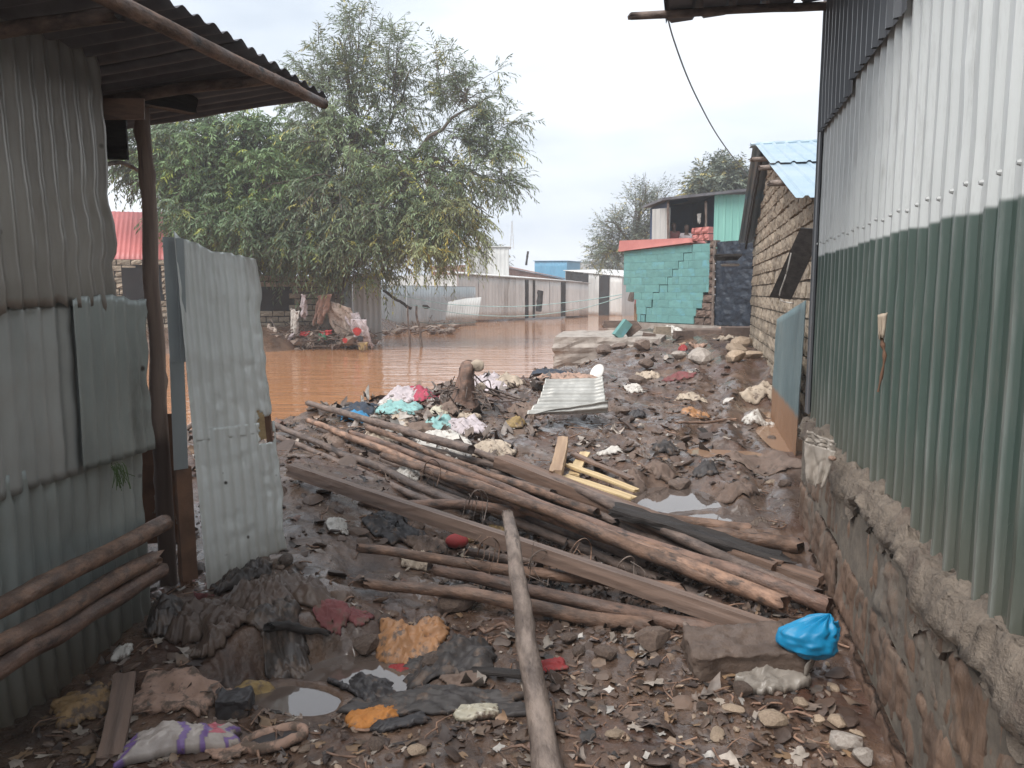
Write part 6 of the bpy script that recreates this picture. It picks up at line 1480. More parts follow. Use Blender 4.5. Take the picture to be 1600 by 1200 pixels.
    y = np.interp(T, [0, .12, .22, .32, .45, 1], [-.085, -.085, -.06, .0, .06, .40])
    z = np.where(T < .22, np.interp(T, [0, .22], [1, 0]) * lip, np.interp(T, [.22, .32, .45, 1], [0, .0, .035, .30])) + .03
    x = S * w + np.where(T > .45, (T - .45) * .20 * (1 - S), 0) - .10 * (1 - S) * np.exp(-((T - .3) / .2) ** 2)
    wv = .013 * np.cos(T * 2 * np.pi * 8); z = z + wv * np.where(T > .3, 1, 0); y = y - wv * np.where(T < .25, 1, .5)
    z = z + .04 * np.clip(S - .85, 0, 1) * T * 4 + .012 * fbm(S * 4, T * 4, oct=3, seed=3); y = y + .05 * S
    p = np.stack([x, y, z + .09], -1) + np.array([o[0], o[1] + .02, o[2]])
    du = np.gradient(p, axis=1); dv = np.gradient(p, axis=0); nn = unit(np.cross(du, dv))
    v_, f_ = solid_grid(p.reshape(-1, 3), nn.reshape(-1, 3), .003, ns, nt_); link('loose_iron_sheet', mesh('loose_iron_sheet', v_, f_, M['zinc_loose']), None, 'bent loose corrugated iron sheet lying in the middle of the lane', 'metal sheet')
    # piece of pallet: a squared stub and yellow boards
    e = empty('broken_pallet', GR(920, 760), 'broken piece of pallet with yellow boards behind the heap', 'pallet')
    g_ = lambda u, v, z: G(u, v, z)
    beam('post', g_(868, 742, .27), g_(878, 690, .31), .095, .085, M['plank_yellow2'], e, seed=3)
    beam('board', g_(884, 744, .22), g_(986, 780, .16), .09, .022, M['plank_yellow'], e, seed=4); beam('board', g_(890, 727, .235), g_(992, 766, .165), .07, .022, M['plank_yellow'], e, seed=5)
    beam('board', g_(897, 711, .235), g_(985, 747, .17), .06, .022, M['plank'], e, seed=6); beam('board', g_(898, 742, .19), g_(914, 708, .20), .09, .03, M['plank_yellow'], e, seed=7)
    pole('thin_branch', GR(1060, 668) + np.array([0, 0, .05]), GR(1148, 664) + np.array([0, 0, .06]), .012, .018, M['bark'], None, 'thin reddish branch lying level in the lane', 'branch', seed=90, bend=.02)
    # stump in the trash bank
    c = GR(728, 632)
    e = empty('tree_stump', c, 'reddish splintered tree stump standing on the trash bank with pale bracket pieces', 'stump')
    v, f = tube(curve_pts([c + np.array([-.02, 0, -.15]), c + np.array([0, 0, .2]), c + np.array([.02, 0, .50])], 16), np.interp(np.linspace(0, 1, 16), [0, .3, .8, 1], [.26, .17, .12, .02]), 40)
    v = v + .11 * fbm(v[:, 0] * 8, v[:, 1] * 8, v[:, 2] * 1.5, oct=4, seed=3)[:, None] * unit((v - c) * np.array([1, 1, 0])); link('stump', mesh('stump', v, f, M['bark_red']), e)
    for dx, dz, s in ((.13, .44, .085), (.17, .20, .06)):
        bm = bmesh.new(); bmesh.ops.create_uvsphere(bm, u_segments=16, v_segments=10, radius=1); vv = np.array([q.co[:] for q in bm.verts]) * np.array([s, s * .35, s * .8]); ff = [tuple(q.index for q in x.verts) for x in bm.faces]; bm.free()
        vv += .02 * fbm(vv[:, 0] * 12, vv[:, 1] * 12, vv[:, 2] * 12, oct=2, seed=4)[:, None]; link('bracket', mesh('bracket', vv + c + np.array([dx, -.06, dz]), ff, M['r_beige']), e)
    # root fibres about it
    g = np.random.default_rng(6); parts = []
    for i in range(30):
        a = g.uniform(0, 6.28); b0 = c + np.array([math.cos(a) * .15, math.sin(a) * .12, g.uniform(.0, .35)]); b1 = c + np.array([math.cos(a) * g.uniform(.3, .75), math.sin(a) * .4, g.uniform(-.05, .15)])
        parts.append(tube(curve_pts([b0, (b0 + b1) / 2 + g.normal(0, .06, 3), b1], 7), g.uniform(.004, .011), 4))
    v, f = join(parts); link('roots', mesh('roots', v, f, M['bark_grey']), e)
    # heap of coloured trash on the bank
    T_ = [(655, 620, 46, 36, 'r_magenta', 'magenta cloth on the trash bank by the stump', .10, .5), (630, 624, 54, 26, 'r_lilac', 'pale lilac cloth lying over the magenta one', .14, -.2), (612, 612, 30, 16, 'r_navy', 'dull violet cloth behind the lilac one', .1, .1), (556, 626, 34, 20, 'r_white', 'white bag at the left end of the trash bank', .16, .3), (582, 620, 24, 18, 'r_brown', 'brown rolled carton in the trash bank', .16, .2), (580, 612, 30, 12, 'r_white', 'white sheet with a blue corner behind the rolled carton', .05, .2),
          (560, 644, 54, 16, 'r_navy', 'dark slate cloth along the front of the trash bank', .08, -.1), (622, 641, 72, 16, 'r_teal', 'pale teal cloth along the front of the trash bank', .06, -.12), (556, 656, 40, 12, 'r_blue', 'blue plastic scrap under the dark slate cloth', .05, 0), (608, 634, 44, 10, 'r_white', 'white plastic edge behind the teal cloth', .05, -.1), (684, 647, 28, 20, 'r_foil', 'square of pale greenish carton on the bank', .04, .3), (625, 662, 30, 14, 'r_beige', 'beige scrap in front of the teal cloth', .03, .3),
          (730, 672, 60, 36, 'r_lilac', 'greyish pale cloth in the trash behind the poles', .10, .4), (690, 665, 40, 24, 'r_teal', 'greyish teal scrap in the trash behind the poles', .06, -.3), (690, 695, 80, 28, 'r_white', 'long white cloth over the pole tips behind the heap', .07, .35), (765, 706, 66, 36, 'r_beige', 'fringed beige cloth at the start of the back timber', .08, -.5), (712, 718, 44, 16, 'r_white', 'white knotted rag under the long white cloth', .06, .2), (755, 600, 70, 22, 'r_lilac', 'pale torn cloth right of the stump', .07, .2), (788, 598, 44, 26, 'r_beige', 'frayed beige cloth on the bank right of the stump', .08, -.6),
          (672, 601, 30, 14, 'r_brown', 'brown rag left of the stump', .06, .2), (700, 640, 34, 20, 'r_brown', 'brown rag before the stump', .06, .2), (806, 664, 30, 10, 'r_yellow', 'yellow stick-like scrap left of the loose iron sheet', .03, -.3), (660, 675, 44, 24, 'r_brown', 'brown leaf wad in the trash behind the poles', .05, .3), (600, 690, 50, 20, 'r_beige', 'muddy beige scrap among the upper pole ends', .03, .6), (525, 690, 40, 16, 'r_brown', 'brown scrap at the left tips of the poles', .03, .6), (735, 655, 24, 26, 'r_beige', 'curled pale bark before the stump', .07, 1.2), (820, 640, 40, 16, 'r_brown', 'brown scrap behind the loose iron sheet', .04, .3)]
    for i, (u, v, w_, h_, m_, lab, hp, rt) in enumerate(T_):
        cloth('trash_cloth', u, v, w_, h_, m_, lab, 'cloth', rot=rt, seed=160 + i, fold=.06, heap=hp, fscale=5, tatter=.35, n=26, group='trash washed up on the bank')
    for i, (u, v, lab) in enumerate(((645, 601, 'small green bottle on the trash bank'), (661, 600, 'round green bottle right of the small one'), (561, 629, 'green bottle neck inside the white bag'))):
        c = GR(u, v); pr = np.array([(0, .0), (.07, .0), (.075, .03), (.075, .12), (.05, .16), (.025, .19), (.025, .23), (0, .23)]); A = np.linspace(0, 2 * np.pi, 17)[:-1]
        v_ = np.array([(r * math.cos(t), r * math.sin(t), z) for r, z in pr for t in A]); k = len(A); f_ = [(i_ * k + j, i_ * k + (j + 1) % k, (i_ + 1) * k + (j + 1) % k, (i_ + 1) * k + j) for i_ in range(len(pr) - 1) for j in range(k)]
        rm = np.array(Matrix.Rotation(1.2, 3, 'X') @ Matrix.Rotation(.3 * i, 3, 'Y')); link('green_bottle', mesh('green_bottle', v_ @ rm.T + c + np.array([0, 0, .10]), f_, M['r_green']), None, lab, 'bottle', 'green bottles on the trash bank')
M['r_white2'] = mat('r_white2', (.72, .70, .67), (.6, .57, .53), scale=6, rough=.4, bump=.1)
M['plank_yellow2'] = mat('plank_yellow2', (.40, .27, .17), (.27, .17, .11), c3=(.55, .40, .24), scale=7, stretch=(.12, 3, 3), rough=.7, bump=.4, bscale=40, bdist=.003, c3lo=.58)
middle()

def far_bank():
    Y = 25.2
    BG = 'flood trash caught on the far bank'
    def hg(u0, v0, u1, v1, drop, m_, lab, seed, slant=0.0, fwd=0.0, nm='caught_cloth', fold=.10, taper=.7):
        me = hang_mesh(P(u0, v0, Y), P(u1, v1, Y - .3), drop / F * Y, seed, m_, fold=fold, n=20, taper=taper, slant=slant, fwd=fwd); link(nm, me, None, lab, 'cloth', BG)
    hg(500, 468, 548, 480, 58, 'r_beige2', 'big beige cloth heaped over branches on the far bank', 1, .5, -.3); hg(496, 462, 520, 458, 40, 'r_rustcloth', 'reddish brown cloth behind the big beige one', 2, -.2)
    hg(528, 490, 560, 488, 42, 'r_lilac', 'pale folded cloth right of the big beige one', 3, .4, -.2); hg(453, 482, 466, 486, 34, 'r_white', 'white rag hanging by the block wall', 4); hg(470, 458, 478, 462, 34, 'r_lilac', 'small pale rag hanging high by the block wall', 5); hg(418, 505, 432, 515, 30, 'r_beige2', 'greyish bag at the left under the block wall', 6)
    hg(436, 525, 452, 522, 26, 'r_beige2', 'muddy strip trailing into the water behind the door panel', 7, -.4); hg(452, 522, 462, 520, 28, 'r_lilac', 'second muddy strip trailing into the water', 8, -.5); hg(478, 524, 488, 520, 22, 'r_beige2', 'pale strip hanging over the bank edge', 9)
    # printed sack draped on the bank
    e0 = hang_mesh(P(546, 498, Y - .5), P(572, 500, Y - .7), 44 / F * Y, 12, 'r_lilac', fold=.08, n=24, taper=1.0, slant=.12, fwd=-.3)
    ob = link('printed_sack', e0, None, 'draped pale sack with a red roundel and yellow hem on the far bank', 'sack', BG)
    for (u, v, rr, m_) in ((558, 518, .13, 'r_red2'), (563, 529, .09, 'r_navy'), (539, 532, .08, 'r_red2')):
        c = P(u, v, Y - 1.35); A = np.linspace(0, 2 * np.pi, 21)[:-1]
        vv = [(c[0] + rr * math.cos(t) * (1 + .15 * math.sin(3 * t)), c[1] - .25 * math.sin(t) * rr, c[2] + rr * math.sin(t)) for t in A]; link('print_patch', mesh('print_patch', vv, [tuple(range(20))], M[m_]), ob)
    hm = hang_mesh(P(558, 535, Y - 1.3), P(576, 534, Y - 1.4), 12 / F * Y, 3, 'r_yellow', fold=.04, n=10); link('yellow_hem', hm, ob)
    hg(468, 518, 484, 518, 6, 'r_red2', 'bright red scrap on the bank branches', 13); hg(500, 521, 508, 521, 10, 'r_green', 'green scrap on the bank branches', 14); hg(502, 517, 518, 516, 6, 'r_red2', 'red strip beside the green scrap', 15)
    # branches and mud lumps that hold it
    g = np.random.default_rng(11); parts = []
    for i in range(210):
        u = g.uniform(420, 580) if i < 150 else g.uniform(585, 715); v = g.uniform(515, 548) if i < 150 else g.uniform(502, 518); Yq = Y + g.uniform(-.8, 1.4) if i < 150 else float(G(u, v, -.1)[1])
        b0 = P(u, v, Yq); d = unit(np.array([g.normal(0, 1), g.normal(0, .6), g.normal(.05, .35)])); Ln = g.uniform(.3, 1.3)
        parts.append(tube(curve_pts([b0 - d * Ln / 2, b0 + g.normal(0, .08, 3), b0 + d * Ln / 2], 6), g.uniform(.008, .03), 4))
    v, f = join(parts); link('driftwood_tangle', mesh('driftwood_tangle', v, f, M['bark_grey']), None, 'tangle of sticks and roots along the far water edge', 'driftwood', kind='stuff')
    lump = [stone_mesh(77, M['mudstone'], 1), stone_mesh(78, M['mudstone'], 1)]
    vs_, fs, o_ = [], [], 0
    for i in range(170):
        u = g.uniform(415, 585) if i < 110 else g.uniform(585, 720); p = P(u, g.uniform(520, 546), Y + g.uniform(-.5, 1.8)) if i < 110 else G(u, g.uniform(502, 519), -.1); me = lump[i % 2]
        a = np.empty(len(me.vertices) * 3, np.float32); me.vertices.foreach_get('co', a); a = a.reshape(-1, 3) * g.uniform(.1, .42) * np.array([1, 1, .7]); fa = np.array([q.vertices[:] for q in me.polygons]); vs_.append(a + p); fs.append(fa + o_); o_ += len(a)
    link('bank_debris', mesh('bank_debris', np.concatenate(vs_), np.concatenate(fs), M['bankmud'], False), None, 'mud lumps and litter banked up along the far water edge', 'debris', kind='stuff')
    for i, (u0, v0, u1, v1, Yq, r, lab) in enumerate(((641, 545, 637, 478, 25.5, .035, 'thin dark post standing in the water'), (662, 545, 651, 478, 26.0, .05, 'pale forked post standing in the water right of the dark one'))):
        pole('water_post', P(u0, v0, Yq) - np.array([0, 0, .5]), P(u1, v1, Yq), r, r * .7, M['bark_grey' if i == 0 else 'bark_pale'], None, lab, 'post', 'posts standing in the water', seed=95 + i, bend=.1)
    pole('fallen_branch', P(600, 455, 25.6), P(642, 482, 25.6), .04, .05, M['plank_dark'], None, 'dark branch slanting down to the posts in the water', 'branch', seed=98, bend=.1)
    c = P(666, 481, 25.9); stone('black_bag', 0, 0, .28, 'r_black', 'black bag tied on the pale post in the water', p=c, cat='bag', seed=3)
    # ropes over the water
    for i, (pts, lab) in enumerate(((((600, 455, 26), (690, 474, 25), (800, 479, 24), (900, 471, 22), (972, 460, 21.5)), 'upper pale green rope slung over the water'), (((642, 476, 25.6), (720, 490, 25), (810, 494, 24), (900, 484, 22.5), (972, 464, 21.5)), 'lower pale green rope slung over the water'), (((655, 504, 28), (700, 506, 27.5), (745, 503, 27)), 'short rope low over the water at the far bank'))):
        v, f = tube(curve_pts([P(*q) for q in pts], 40), .011, 5); link('rope', mesh('rope', v, f, M['rope']), None, lab, 'rope', 'ropes over the water')
    # clutter along the hut base
    pole('leaning_board', P(842, 486, 50), P(845, 455, 50), .18, .18, M['far_dark'], None, 'dark board leaning in front of the long iron hut', 'board', seed=3, bend=0)
    v, f = tube(curve_pts([P(1036, -30, 6.5), P(1052, 60, 9), P(1090, 155, 14), P(1128, 222, 22), P(1168, 275, 34)], 40), np.linspace(.006, .02, 40), 5); link('cable', mesh('cable', v, f, M['wire']), None, 'thin overhead cable sagging down to the far roofs', 'cable')
rag('r_beige2', (.46, .37, .31), .4); rag('r_rustcloth', (.27, .15, .11), .4); rag('r_red2', (.52, .05, .05), .15)
M['bankmud'] = mat('bankmud', (.25, .19, .15), (.14, .10, .08), c3=(.40, .35, .31), scale=3, rough=.8, bump=.3, c3lo=.6)
far_bank()

# ------------------------------------------------------------------ two people in the open upper room
def person(c, label, shirt, seed, lean=0.0, face=0.0):
    """a person sitting behind the rail, seen from the waist up; skinned body, separate shirt and hair"""
    e = empty('person', c, label, 'person')
    J = {'pel': (0, 0, .0), 'belly': (0, 0, .16), 'chest': (0, 0, .36), 'neck': (0, -.01, .50), 'jaw': (0, -.03, .57), 'head': (0, -.02, .67), 'crown': (0, -.01, .76),
         'ls': (.17, 0, .44), 'le': (.22, -.06, .20), 'lw': (.10, -.24, .12), 'lh': (.05, -.30, .13), 'rs': (-.17, 0, .44), 're': (-.23, -.05, .20), 'rw': (-.12, -.24, .14), 'rh': (-.06, -.30, .15),
         'lk': (.13, -.40, .02), 'la': (.13, -.42, -.40), 'lt': (.13, -.56, -.44), 'rk': (-.13, -.40, .02), 'ra': (-.13, -.42, -.40), 'rt': (-.13, -.56, -.44), 'lp': (.10, -.04, -.02), 'rp': (-.10, -.04, -.02)}
    rad = {'pel': .12, 'belly': .115, 'chest': .125, 'neck': .05, 'jaw': .065, 'head': .092, 'crown': .06, 'ls': .06, 'le': .043, 'lw': .03, 'lh': .035, 'rs': .06, 're': .043, 'rw': .03, 'rh': .035, 'lk': .065, 'la': .045, 'lt': .035, 'rk': .065, 'ra': .045, 'rt': .035, 'lp': .09, 'rp': .09}
    E = [('pel', 'belly'), ('belly', 'chest'), ('chest', 'neck'), ('neck', 'jaw'), ('jaw', 'head'), ('head', 'crown'), ('chest', 'ls'), ('ls', 'le'), ('le', 'lw'), ('lw', 'lh'), ('chest', 'rs'), ('rs', 're'), ('re', 'rw'), ('rw', 'rh'), ('pel', 'lp'), ('lp', 'lk'), ('lk', 'la'), ('la', 'lt'), ('pel', 'rp'), ('rp', 'rk'), ('rk', 'ra'), ('ra', 'rt')]
    rz = Matrix.Rotation(face, 3, 'Z') @ Matrix.Rotation(lean, 3, 'X')
    def skin(names, edges, grow, m, nm):
        names = list(names); me = bpy.data.meshes.new(nm)
        me.from_pydata([tuple(rz @ Vector(J[k])) for k in names], [(names.index(a), names.index(b)) for a, b in edges], []); me.materials.append(m)
        o = bpy.data.objects.new(nm, me); COL.objects.link(o); o.parent = e; W[o] = W[e]
        md = o.modifiers.new('skin', 'SKIN'); md.use_smooth_shade = True
        for i, k in enumerate(names):
            r = rad[k] + grow; me.skin_vertices[0].data[i].radius = (r, r)
        me.skin_vertices[0].data[0].use_root = True
        sb = o.modifiers.new('sub', 'SUBSURF'); sb.levels = 1; sb.render_levels = 2
        return o
    skin(J.keys(), E, 0, M['skin'], 'body')
    skin(['pel', 'belly', 'chest', 'ls', 'le', 'rs', 're'], [('pel', 'belly'), ('belly', 'chest'), ('chest', 'ls'), ('ls', 'le'), ('chest', 'rs'), ('rs', 're')], .018, shirt, 'shirt')
    J2 = J; J['hb'] = (0, .03, .70); rad['hb'] = .082; J['ht'] = (0, .01, .775); rad['ht'] = .07
    skin(['hb', 'ht'], [('hb', 'ht')], .022, M['hair'], 'hair')
z0 = ROOMZ
c = P(1052, 346, 24.9); person((c[0], c[1], c[2] - .80), 'person in a dark red top sitting at the left of the open upper room', M['r_maroon'], 1, .05, .15)
c = P(1073, 349, 24.9); person((c[0], c[1], c[2] - .80), 'person in a pale top leaning on the rail in the middle of the open room', M['r_lilac'], 2, .15, -.2)
for i, (u, lab) in enumerate(((1052, 'dark stool under the person at the left in the upper room'), (1073, 'dark stool under the person in the middle of the upper room'))):
    c = P(u, 347, 24.95); zz = c[2] - .97
    e = empty('stool', (c[0], c[1], zz - .5), lab, 'stool', 'stools in the upper room')
    link('seat', hexa([(c[0] - .2, c[1] - .2, zz), (c[0] + .2, c[1] - .2, zz), (c[0] + .2, c[1] + .2, zz), (c[0] - .2, c[1] + .2, zz), (c[0] - .2, c[1] - .2, zz + .05), (c[0] + .2, c[1] - .2, zz + .05), (c[0] + .2, c[1] + .2, zz + .05), (c[0] - .2, c[1] + .2, zz + .05)], M['far_dark']), e)
    for sx in (-.17, .17):
        for sy in (-.17, .17): pole('leg', (c[0] + sx, c[1] + sy, zz - .5), (c[0] + sx, c[1] + sy, zz), .025, .025, M['far_dark'], e, bend=0, knots=0)

# ------------------------------------------------------------------ countless small things: clods, gravel, litter, twigs
def scatter():
    g = np.random.default_rng(99)
    def pts(n, rmin, rmax, xlo=None, dens=1.0):
        r = np.exp(g.uniform(math.log(rmin), math.log(rmax), n * 3)); a = g.uniform(-.58, .58, n * 3); x, y = r * np.sin(a), r * np.cos(a)
        ok = (river_sd(x, y) < -.25) & (~_is_far(x, y)) & (x < .70 + .2355 * y - .02) & ((y > 3.55) | (x > -2.30 + .176 * y))
        for px, py, rx, ry, rot, pz, k in PUDDLES: ok &= (((x - px) / rx) ** 2 + ((y - py) / ry) ** 2 > 1.2)
        i = np.nonzero(ok)[0][:n]; return x[i], y[i], r[i]
    def lumps(name, n, rmin, rmax, s0, s1, m, label, cols, flat=.7, sub=1, bias=2.2, sink=.25, where=None):
        x, y, r = pts(n, rmin, rmax)
        if where is not None:
            k = where(x, y); x, y, r = x[k], y[k], r[k]
        z = H(x, y); n = len(x)
        base = []
        for q in range(5):
            me = stone_mesh(300 + q, M[m], sub); a = np.empty(len(me.vertices) * 3, np.float32); me.vertices.foreach_get('co', a); base.append((a.reshape(-1, 3), np.array([p.vertices[:] for p in me.polygons])))
        V, Fc, C, o = [], [], [], 0
        s = (s0 + (s1 - s0) * g.random(n) ** bias) * np.clip(r / 4, .8, 2.2); ang = g.uniform(0, 6.28, n); tl = g.normal(0, .3, (n, 2)); sx = g.uniform(.7, 1.3, n); ci = g.integers(0, len(cols), n)
        for i in range(n):
            v, f = base[i % 5]; c_, s_ = math.cos(ang[i]), math.sin(ang[i])
            w = v * np.array([sx[i], 1, flat]) * s[i] * .5; w = np.stack([w[:, 0] * c_ - w[:, 1] * s_, w[:, 0] * s_ + w[:, 1] * c_, w[:, 2] + w[:, 0] * tl[i, 0] + w[:, 1] * tl[i, 1]], 1)
            V.append(w + np.array([x[i], y[i], z[i] + s[i] * flat * .5 * (1 - 2 * sink)])); Fc.append(f + o); o += len(v); C.append(np.tile(np.array(cols[ci[i]]) * g.uniform(.75, 1.25), (len(v), 1)))
        me = mesh(name, np.concatenate(V), np.concatenate(Fc), M['tinted_' + m], False); vcol(me, 'tint', np.concatenate(C)); link(name, me, None, label, 'rubble', kind='stuff')
    def tinted(k, rough, **kw): M['tinted_' + k] = mat('tinted_' + k, (1, 1, 1), (.7, .7, .7), scale=14, rough=rough, bump=.5, bscale=40, bdist=.005, attr='tint', **kw)
    tinted('mudstone', .55); tinted('palestone', .7)
    lumps('mud_clods', 4200, 1.8, 13, .012, .085, 'mudstone', 'countless brown clods of wet mud over the lane', [(.095, .06, .044), (.065, .04, .03), (.13, .085, .063)], flat=.55, sub=1, sink=.40, bias=3, where=lambda x, y: fbm(x * 1.1, y * 1.1, oct=3, seed=15) > rng.uniform(-.5, .25, len(x)))
    lumps('mud_lumps', 420, 2.0, 9, .05, .17, 'mudstone', 'larger soft lumps of mud half sunk in the lane', [(.105, .066, .047), (.075, .047, .035), (.135, .088, .063)], flat=.5, sub=2, sink=.42, bias=1.6)
    lumps('gravel', 1100, 1.8, 9, .008, .045, 'palestone', 'small gravel and chips strewn over the mud', [(.30, .22, .16), (.22, .16, .12), (.15, .11, .09), (.42, .34, .26)], flat=.6, sub=1, bias=3)
    lumps('rubble_chips', 420, 1.9, 3.6, .02, .07, 'palestone', 'dense broken stone chips in front of the plinth', [(.32, .23, .165), (.24, .17, .125), (.17, .12, .095)], flat=.6, sub=1, bias=1.5, where=lambda x, y: (x > .45) | (fbm(x * 2, y * 2, oct=2, seed=4) > .25))
    # scraps of plastic, paper and cloth: small bent leaves of material
    x, y, r = pts(2300, 2.2, 18); k = fbm(x * .7, y * .7, oct=2, seed=77) + .35 * smooth(4, 9, y) > g.uniform(-.2, .75, len(x)); x, y, r = x[k], y[k], r[k]; z = H(x, y); n = len(x)
    m_ = 5; a = np.linspace(-1, 1, m_); U, V = np.meshgrid(a, a); f = grid_faces(m_, m_)
    pal = np.array([(.11, .08, .066), (.12, .09, .075), (.10, .075, .063), (.15, .115, .096), (.19, .15, .125), (.26, .21, .18), (.50, .46, .42), (.40, .34, .29), (.09, .07, .058), (.05, .043, .04), (.20, .11, .08), (.28, .18, .115), (.12, .085, .068)]); ci = g.integers(0, len(pal), n)
    VV, CC = [], []
    s = (.010 + .045 * g.random(n) ** 2.2) * np.clip(r / 4.5, .7, 2.6); ang = g.uniform(0, 6.28, n); asp = g.uniform(.25, .9, n); tx, ty = g.normal(0, .16, n), g.normal(0, .16, n); cv = g.normal(0, .4, (n, 3)); ph = g.uniform(0, 6, n)
    ju = 1 + .22 * g.normal(size=(n, m_, m_)) * (np.maximum(np.abs(U), np.abs(V)) > .9)
    uu, vv = U * ju * s[:, None, None], V * ju * s[:, None, None] * asp[:, None, None]
    zz = s[:, None, None] * (cv[:, 0, None, None] * U ** 2 + cv[:, 1, None, None] * U * V + .25 * np.sin(3 * U + ph[:, None, None])) + uu * tx[:, None, None] + vv * ty[:, None, None] + .004 + .10 * s[:, None, None]
    c_, s_ = np.cos(ang)[:, None, None], np.sin(ang)[:, None, None]
    p = np.stack([x[:, None, None] + uu * c_ - vv * s_, y[:, None, None] + uu * s_ + vv * c_, z[:, None, None] + zz], -1).reshape(-1, 3)
    ff = (f[None] + (np.arange(n) * m_ * m_)[:, None, None]).reshape(-1, 4)
    M['tinted_scrap'] = mat('tinted_scrap', (1, 1, 1), (.6, .6, .6), scale=20, rough=.55, bump=.3, bscale=60, bdist=.003, attr='tint')
    me = mesh('litter', p, ff, M['tinted_scrap']); vcol(me, 'tint', np.repeat(pal[ci] * g.uniform(.8, 1.2, (n, 1)), m_ * m_, 0)); link('litter', me, None, 'countless muddy scraps of plastic, leaves and cloth in the mud', 'litter', kind='stuff')
    def bed(name, label, box, n, smin, smax, pal_, dens=0.0):
        us, vs__ = g.uniform(box[0], box[2], n), g.uniform(box[1], box[3], n)
        if len(box) > 4: ok = (vs__ > np.interp(us, *box[4])) & (vs__ < np.interp(us, *box[5])); us, vs__ = us[ok], vs__[ok]
        q = np.array([G(a_, b_, .12 if name == 'gap_shade_litter' else .02 if name == 'mud_leaf_litter' else .27) for a_, b_ in zip(us, vs__)]); x, y = q[:, 0], q[:, 1]; ok = np.ones(len(x), bool)
        ok &= (x < .70 + .2355 * y - .02) & ((y > 3.55) | (x > -2.28 + .176 * y))
        for px, py, rx, ry, rot, pz, k_ in PUDDLES: ok &= (((x - px) / rx) ** 2 + ((y - py) / ry) ** 2 > 1.3)
        x, y = x[ok], y[ok]; n = len(x); z = H(x, y)
        s = (smin + (smax - smin) * g.random(n) ** 2); asp = g.uniform(.2, .9, n); ang = g.uniform(0, 6.28, n); tx, ty = g.normal(0, .35, n), g.normal(0, .35, n); cv = g.normal(0, .5, (n, 2))
        ju = 1 + .3 * g.normal(size=(n, m_, m_)) * (np.maximum(np.abs(U), np.abs(V)) > .9)
        uu, vv = U * ju * s[:, None, None], V * ju * s[:, None, None] * asp[:, None, None]
        fl = .45 if name in ('lane_litter', 'mud_leaf_litter') else 1.0; tx, ty, cv = tx * fl, ty * fl, cv * fl
        zz = s[:, None, None] * (cv[:, 0, None, None] * U ** 2 + cv[:, 1, None, None] * U * V) + uu * tx[:, None, None] + vv * ty[:, None, None] + .005 + .3 * fl * s[:, None, None]
        c_, s_ = np.cos(ang)[:, None, None], np.sin(ang)[:, None, None]
        p = np.stack([x[:, None, None] + uu * c_ - vv * s_, y[:, None, None] + uu * s_ + vv * c_, z[:, None, None] + zz], -1).reshape(-1, 3)
        pal_ = np.array(pal_); me = mesh(name, p, (f[None] + (np.arange(n) * m_ * m_)[:, None, None]).reshape(-1, 4), M['tinted_scrap']); vcol(me, 'tint', np.repeat(pal_[g.integers(0, len(pal_), n)] * g.uniform(.75, 1.25, (n, 1)), m_ * m_, 0)); link(name, me, None, label, 'litter', kind='stuff')
    xs_ = [420, 560, 700, 900, 1100, 1280]
    bed('gap_shade_litter', 'dark bark and leaf litter packed between the poles of the heap', (430, 650, 1270, 980, (xs_, [655, 650, 700, 765, 830, 890]), (xs_, [690, 770, 890, 950, 960, 930])), 3000, .012, .042, [(.05, .034, .026), (.07, .045, .034), (.04, .03, .026), (.10, .065, .046), (.13, .09, .065), (.03, .024, .022)])  # dark scraps added to give the gaps between poles their shade
    bed('bank_litter', 'matted pale and dark scraps of trash along the bank by the stump', (490, 590, 880, 725, ([480, 560, 660, 880], [640, 615, 592, 585]), ([480, 600, 760, 880], [665, 690, 722, 640])), 900, .02, .09, [(.30, .25, .22), (.22, .17, .14), (.40, .36, .32), (.12, .085, .066), (.09, .062, .05), (.06, .05, .046), (.20, .13, .09), (.15, .11, .09), (.1, .07, .055)])
    bed('mud_leaf_litter', 'trodden brown leaves and scraps over the near mud', (20, 960, 1340, 1198), 900, .008, .038, [(.12, .078, .056), (.09, .056, .04), (.17, .115, .08), (.24, .15, .085), (.06, .042, .036), (.20, .15, .12), (.36, .30, .25)])
    bed('lane_litter', 'muddy scraps trodden into the lane', (860, 570, 1200, 740), 650, .012, .05, [(.12, .08, .062), (.09, .06, .046), (.16, .115, .09), (.22, .17, .14), (.06, .042, .036), (.30, .25, .21)])
    # twigs and fibres
    x, y, r = pts(900, 2.0, 12); z = H(x, y); parts = []
    for i in range(len(x)):
        a = g.uniform(0, 6.28); L = g.uniform(.03, .16) * min(max(r[i] / 4, .8), 2); b = np.array([x[i], y[i], z[i] + .012]); d = np.array([math.cos(a), math.sin(a), g.normal(.06, .12)])
        parts.append(tube(curve_pts([b - d * L / 2, b + g.normal(0, .012, 3), b + d * L / 2], 5), g.uniform(.0015, .006), 4))
    v, f = join(parts); link('twigs', mesh('twigs', v, f, M['bark']), None, 'thin broken twigs and fibres over the mud', 'twigs', kind='stuff')
scatter()

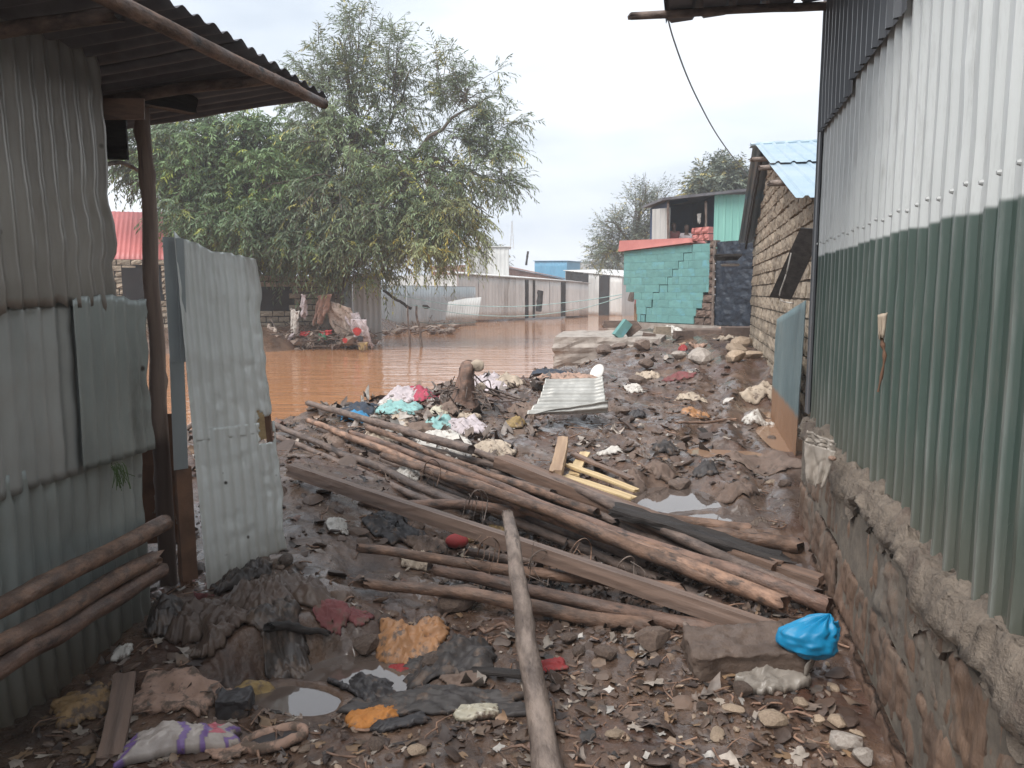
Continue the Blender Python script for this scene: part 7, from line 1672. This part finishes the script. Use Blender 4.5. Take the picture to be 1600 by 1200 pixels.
# ------------------------------------------------------------------ damp air
def haze():
    bm = bmesh.new(); bmesh.ops.create_cube(bm, size=1); me = bpy.data.meshes.new('haze')
    for q in bm.verts: q.co.x *= 360; q.co.y = q.co.y * 270 + 110; q.co.z = q.co.z * 20 + 8.2
    bm.to_mesh(me); bm.free()
    m = bpy.data.materials.new('haze'); m.use_nodes = True; nt = m.node_tree; nt.nodes.remove(nt.nodes['Principled BSDF'])
    v = nt.nodes.new('ShaderNodeVolumePrincipled'); v.inputs['Color'].default_value = (.93, .96, 1, 1); v.inputs['Density'].default_value = .0022; nt.links.new(v.outputs[0], nt.nodes['Material Output'].inputs['Volume'])
    me.materials.append(m); link('haze', me, None, kind='stuff', loc=(0, 0, 0))
haze()
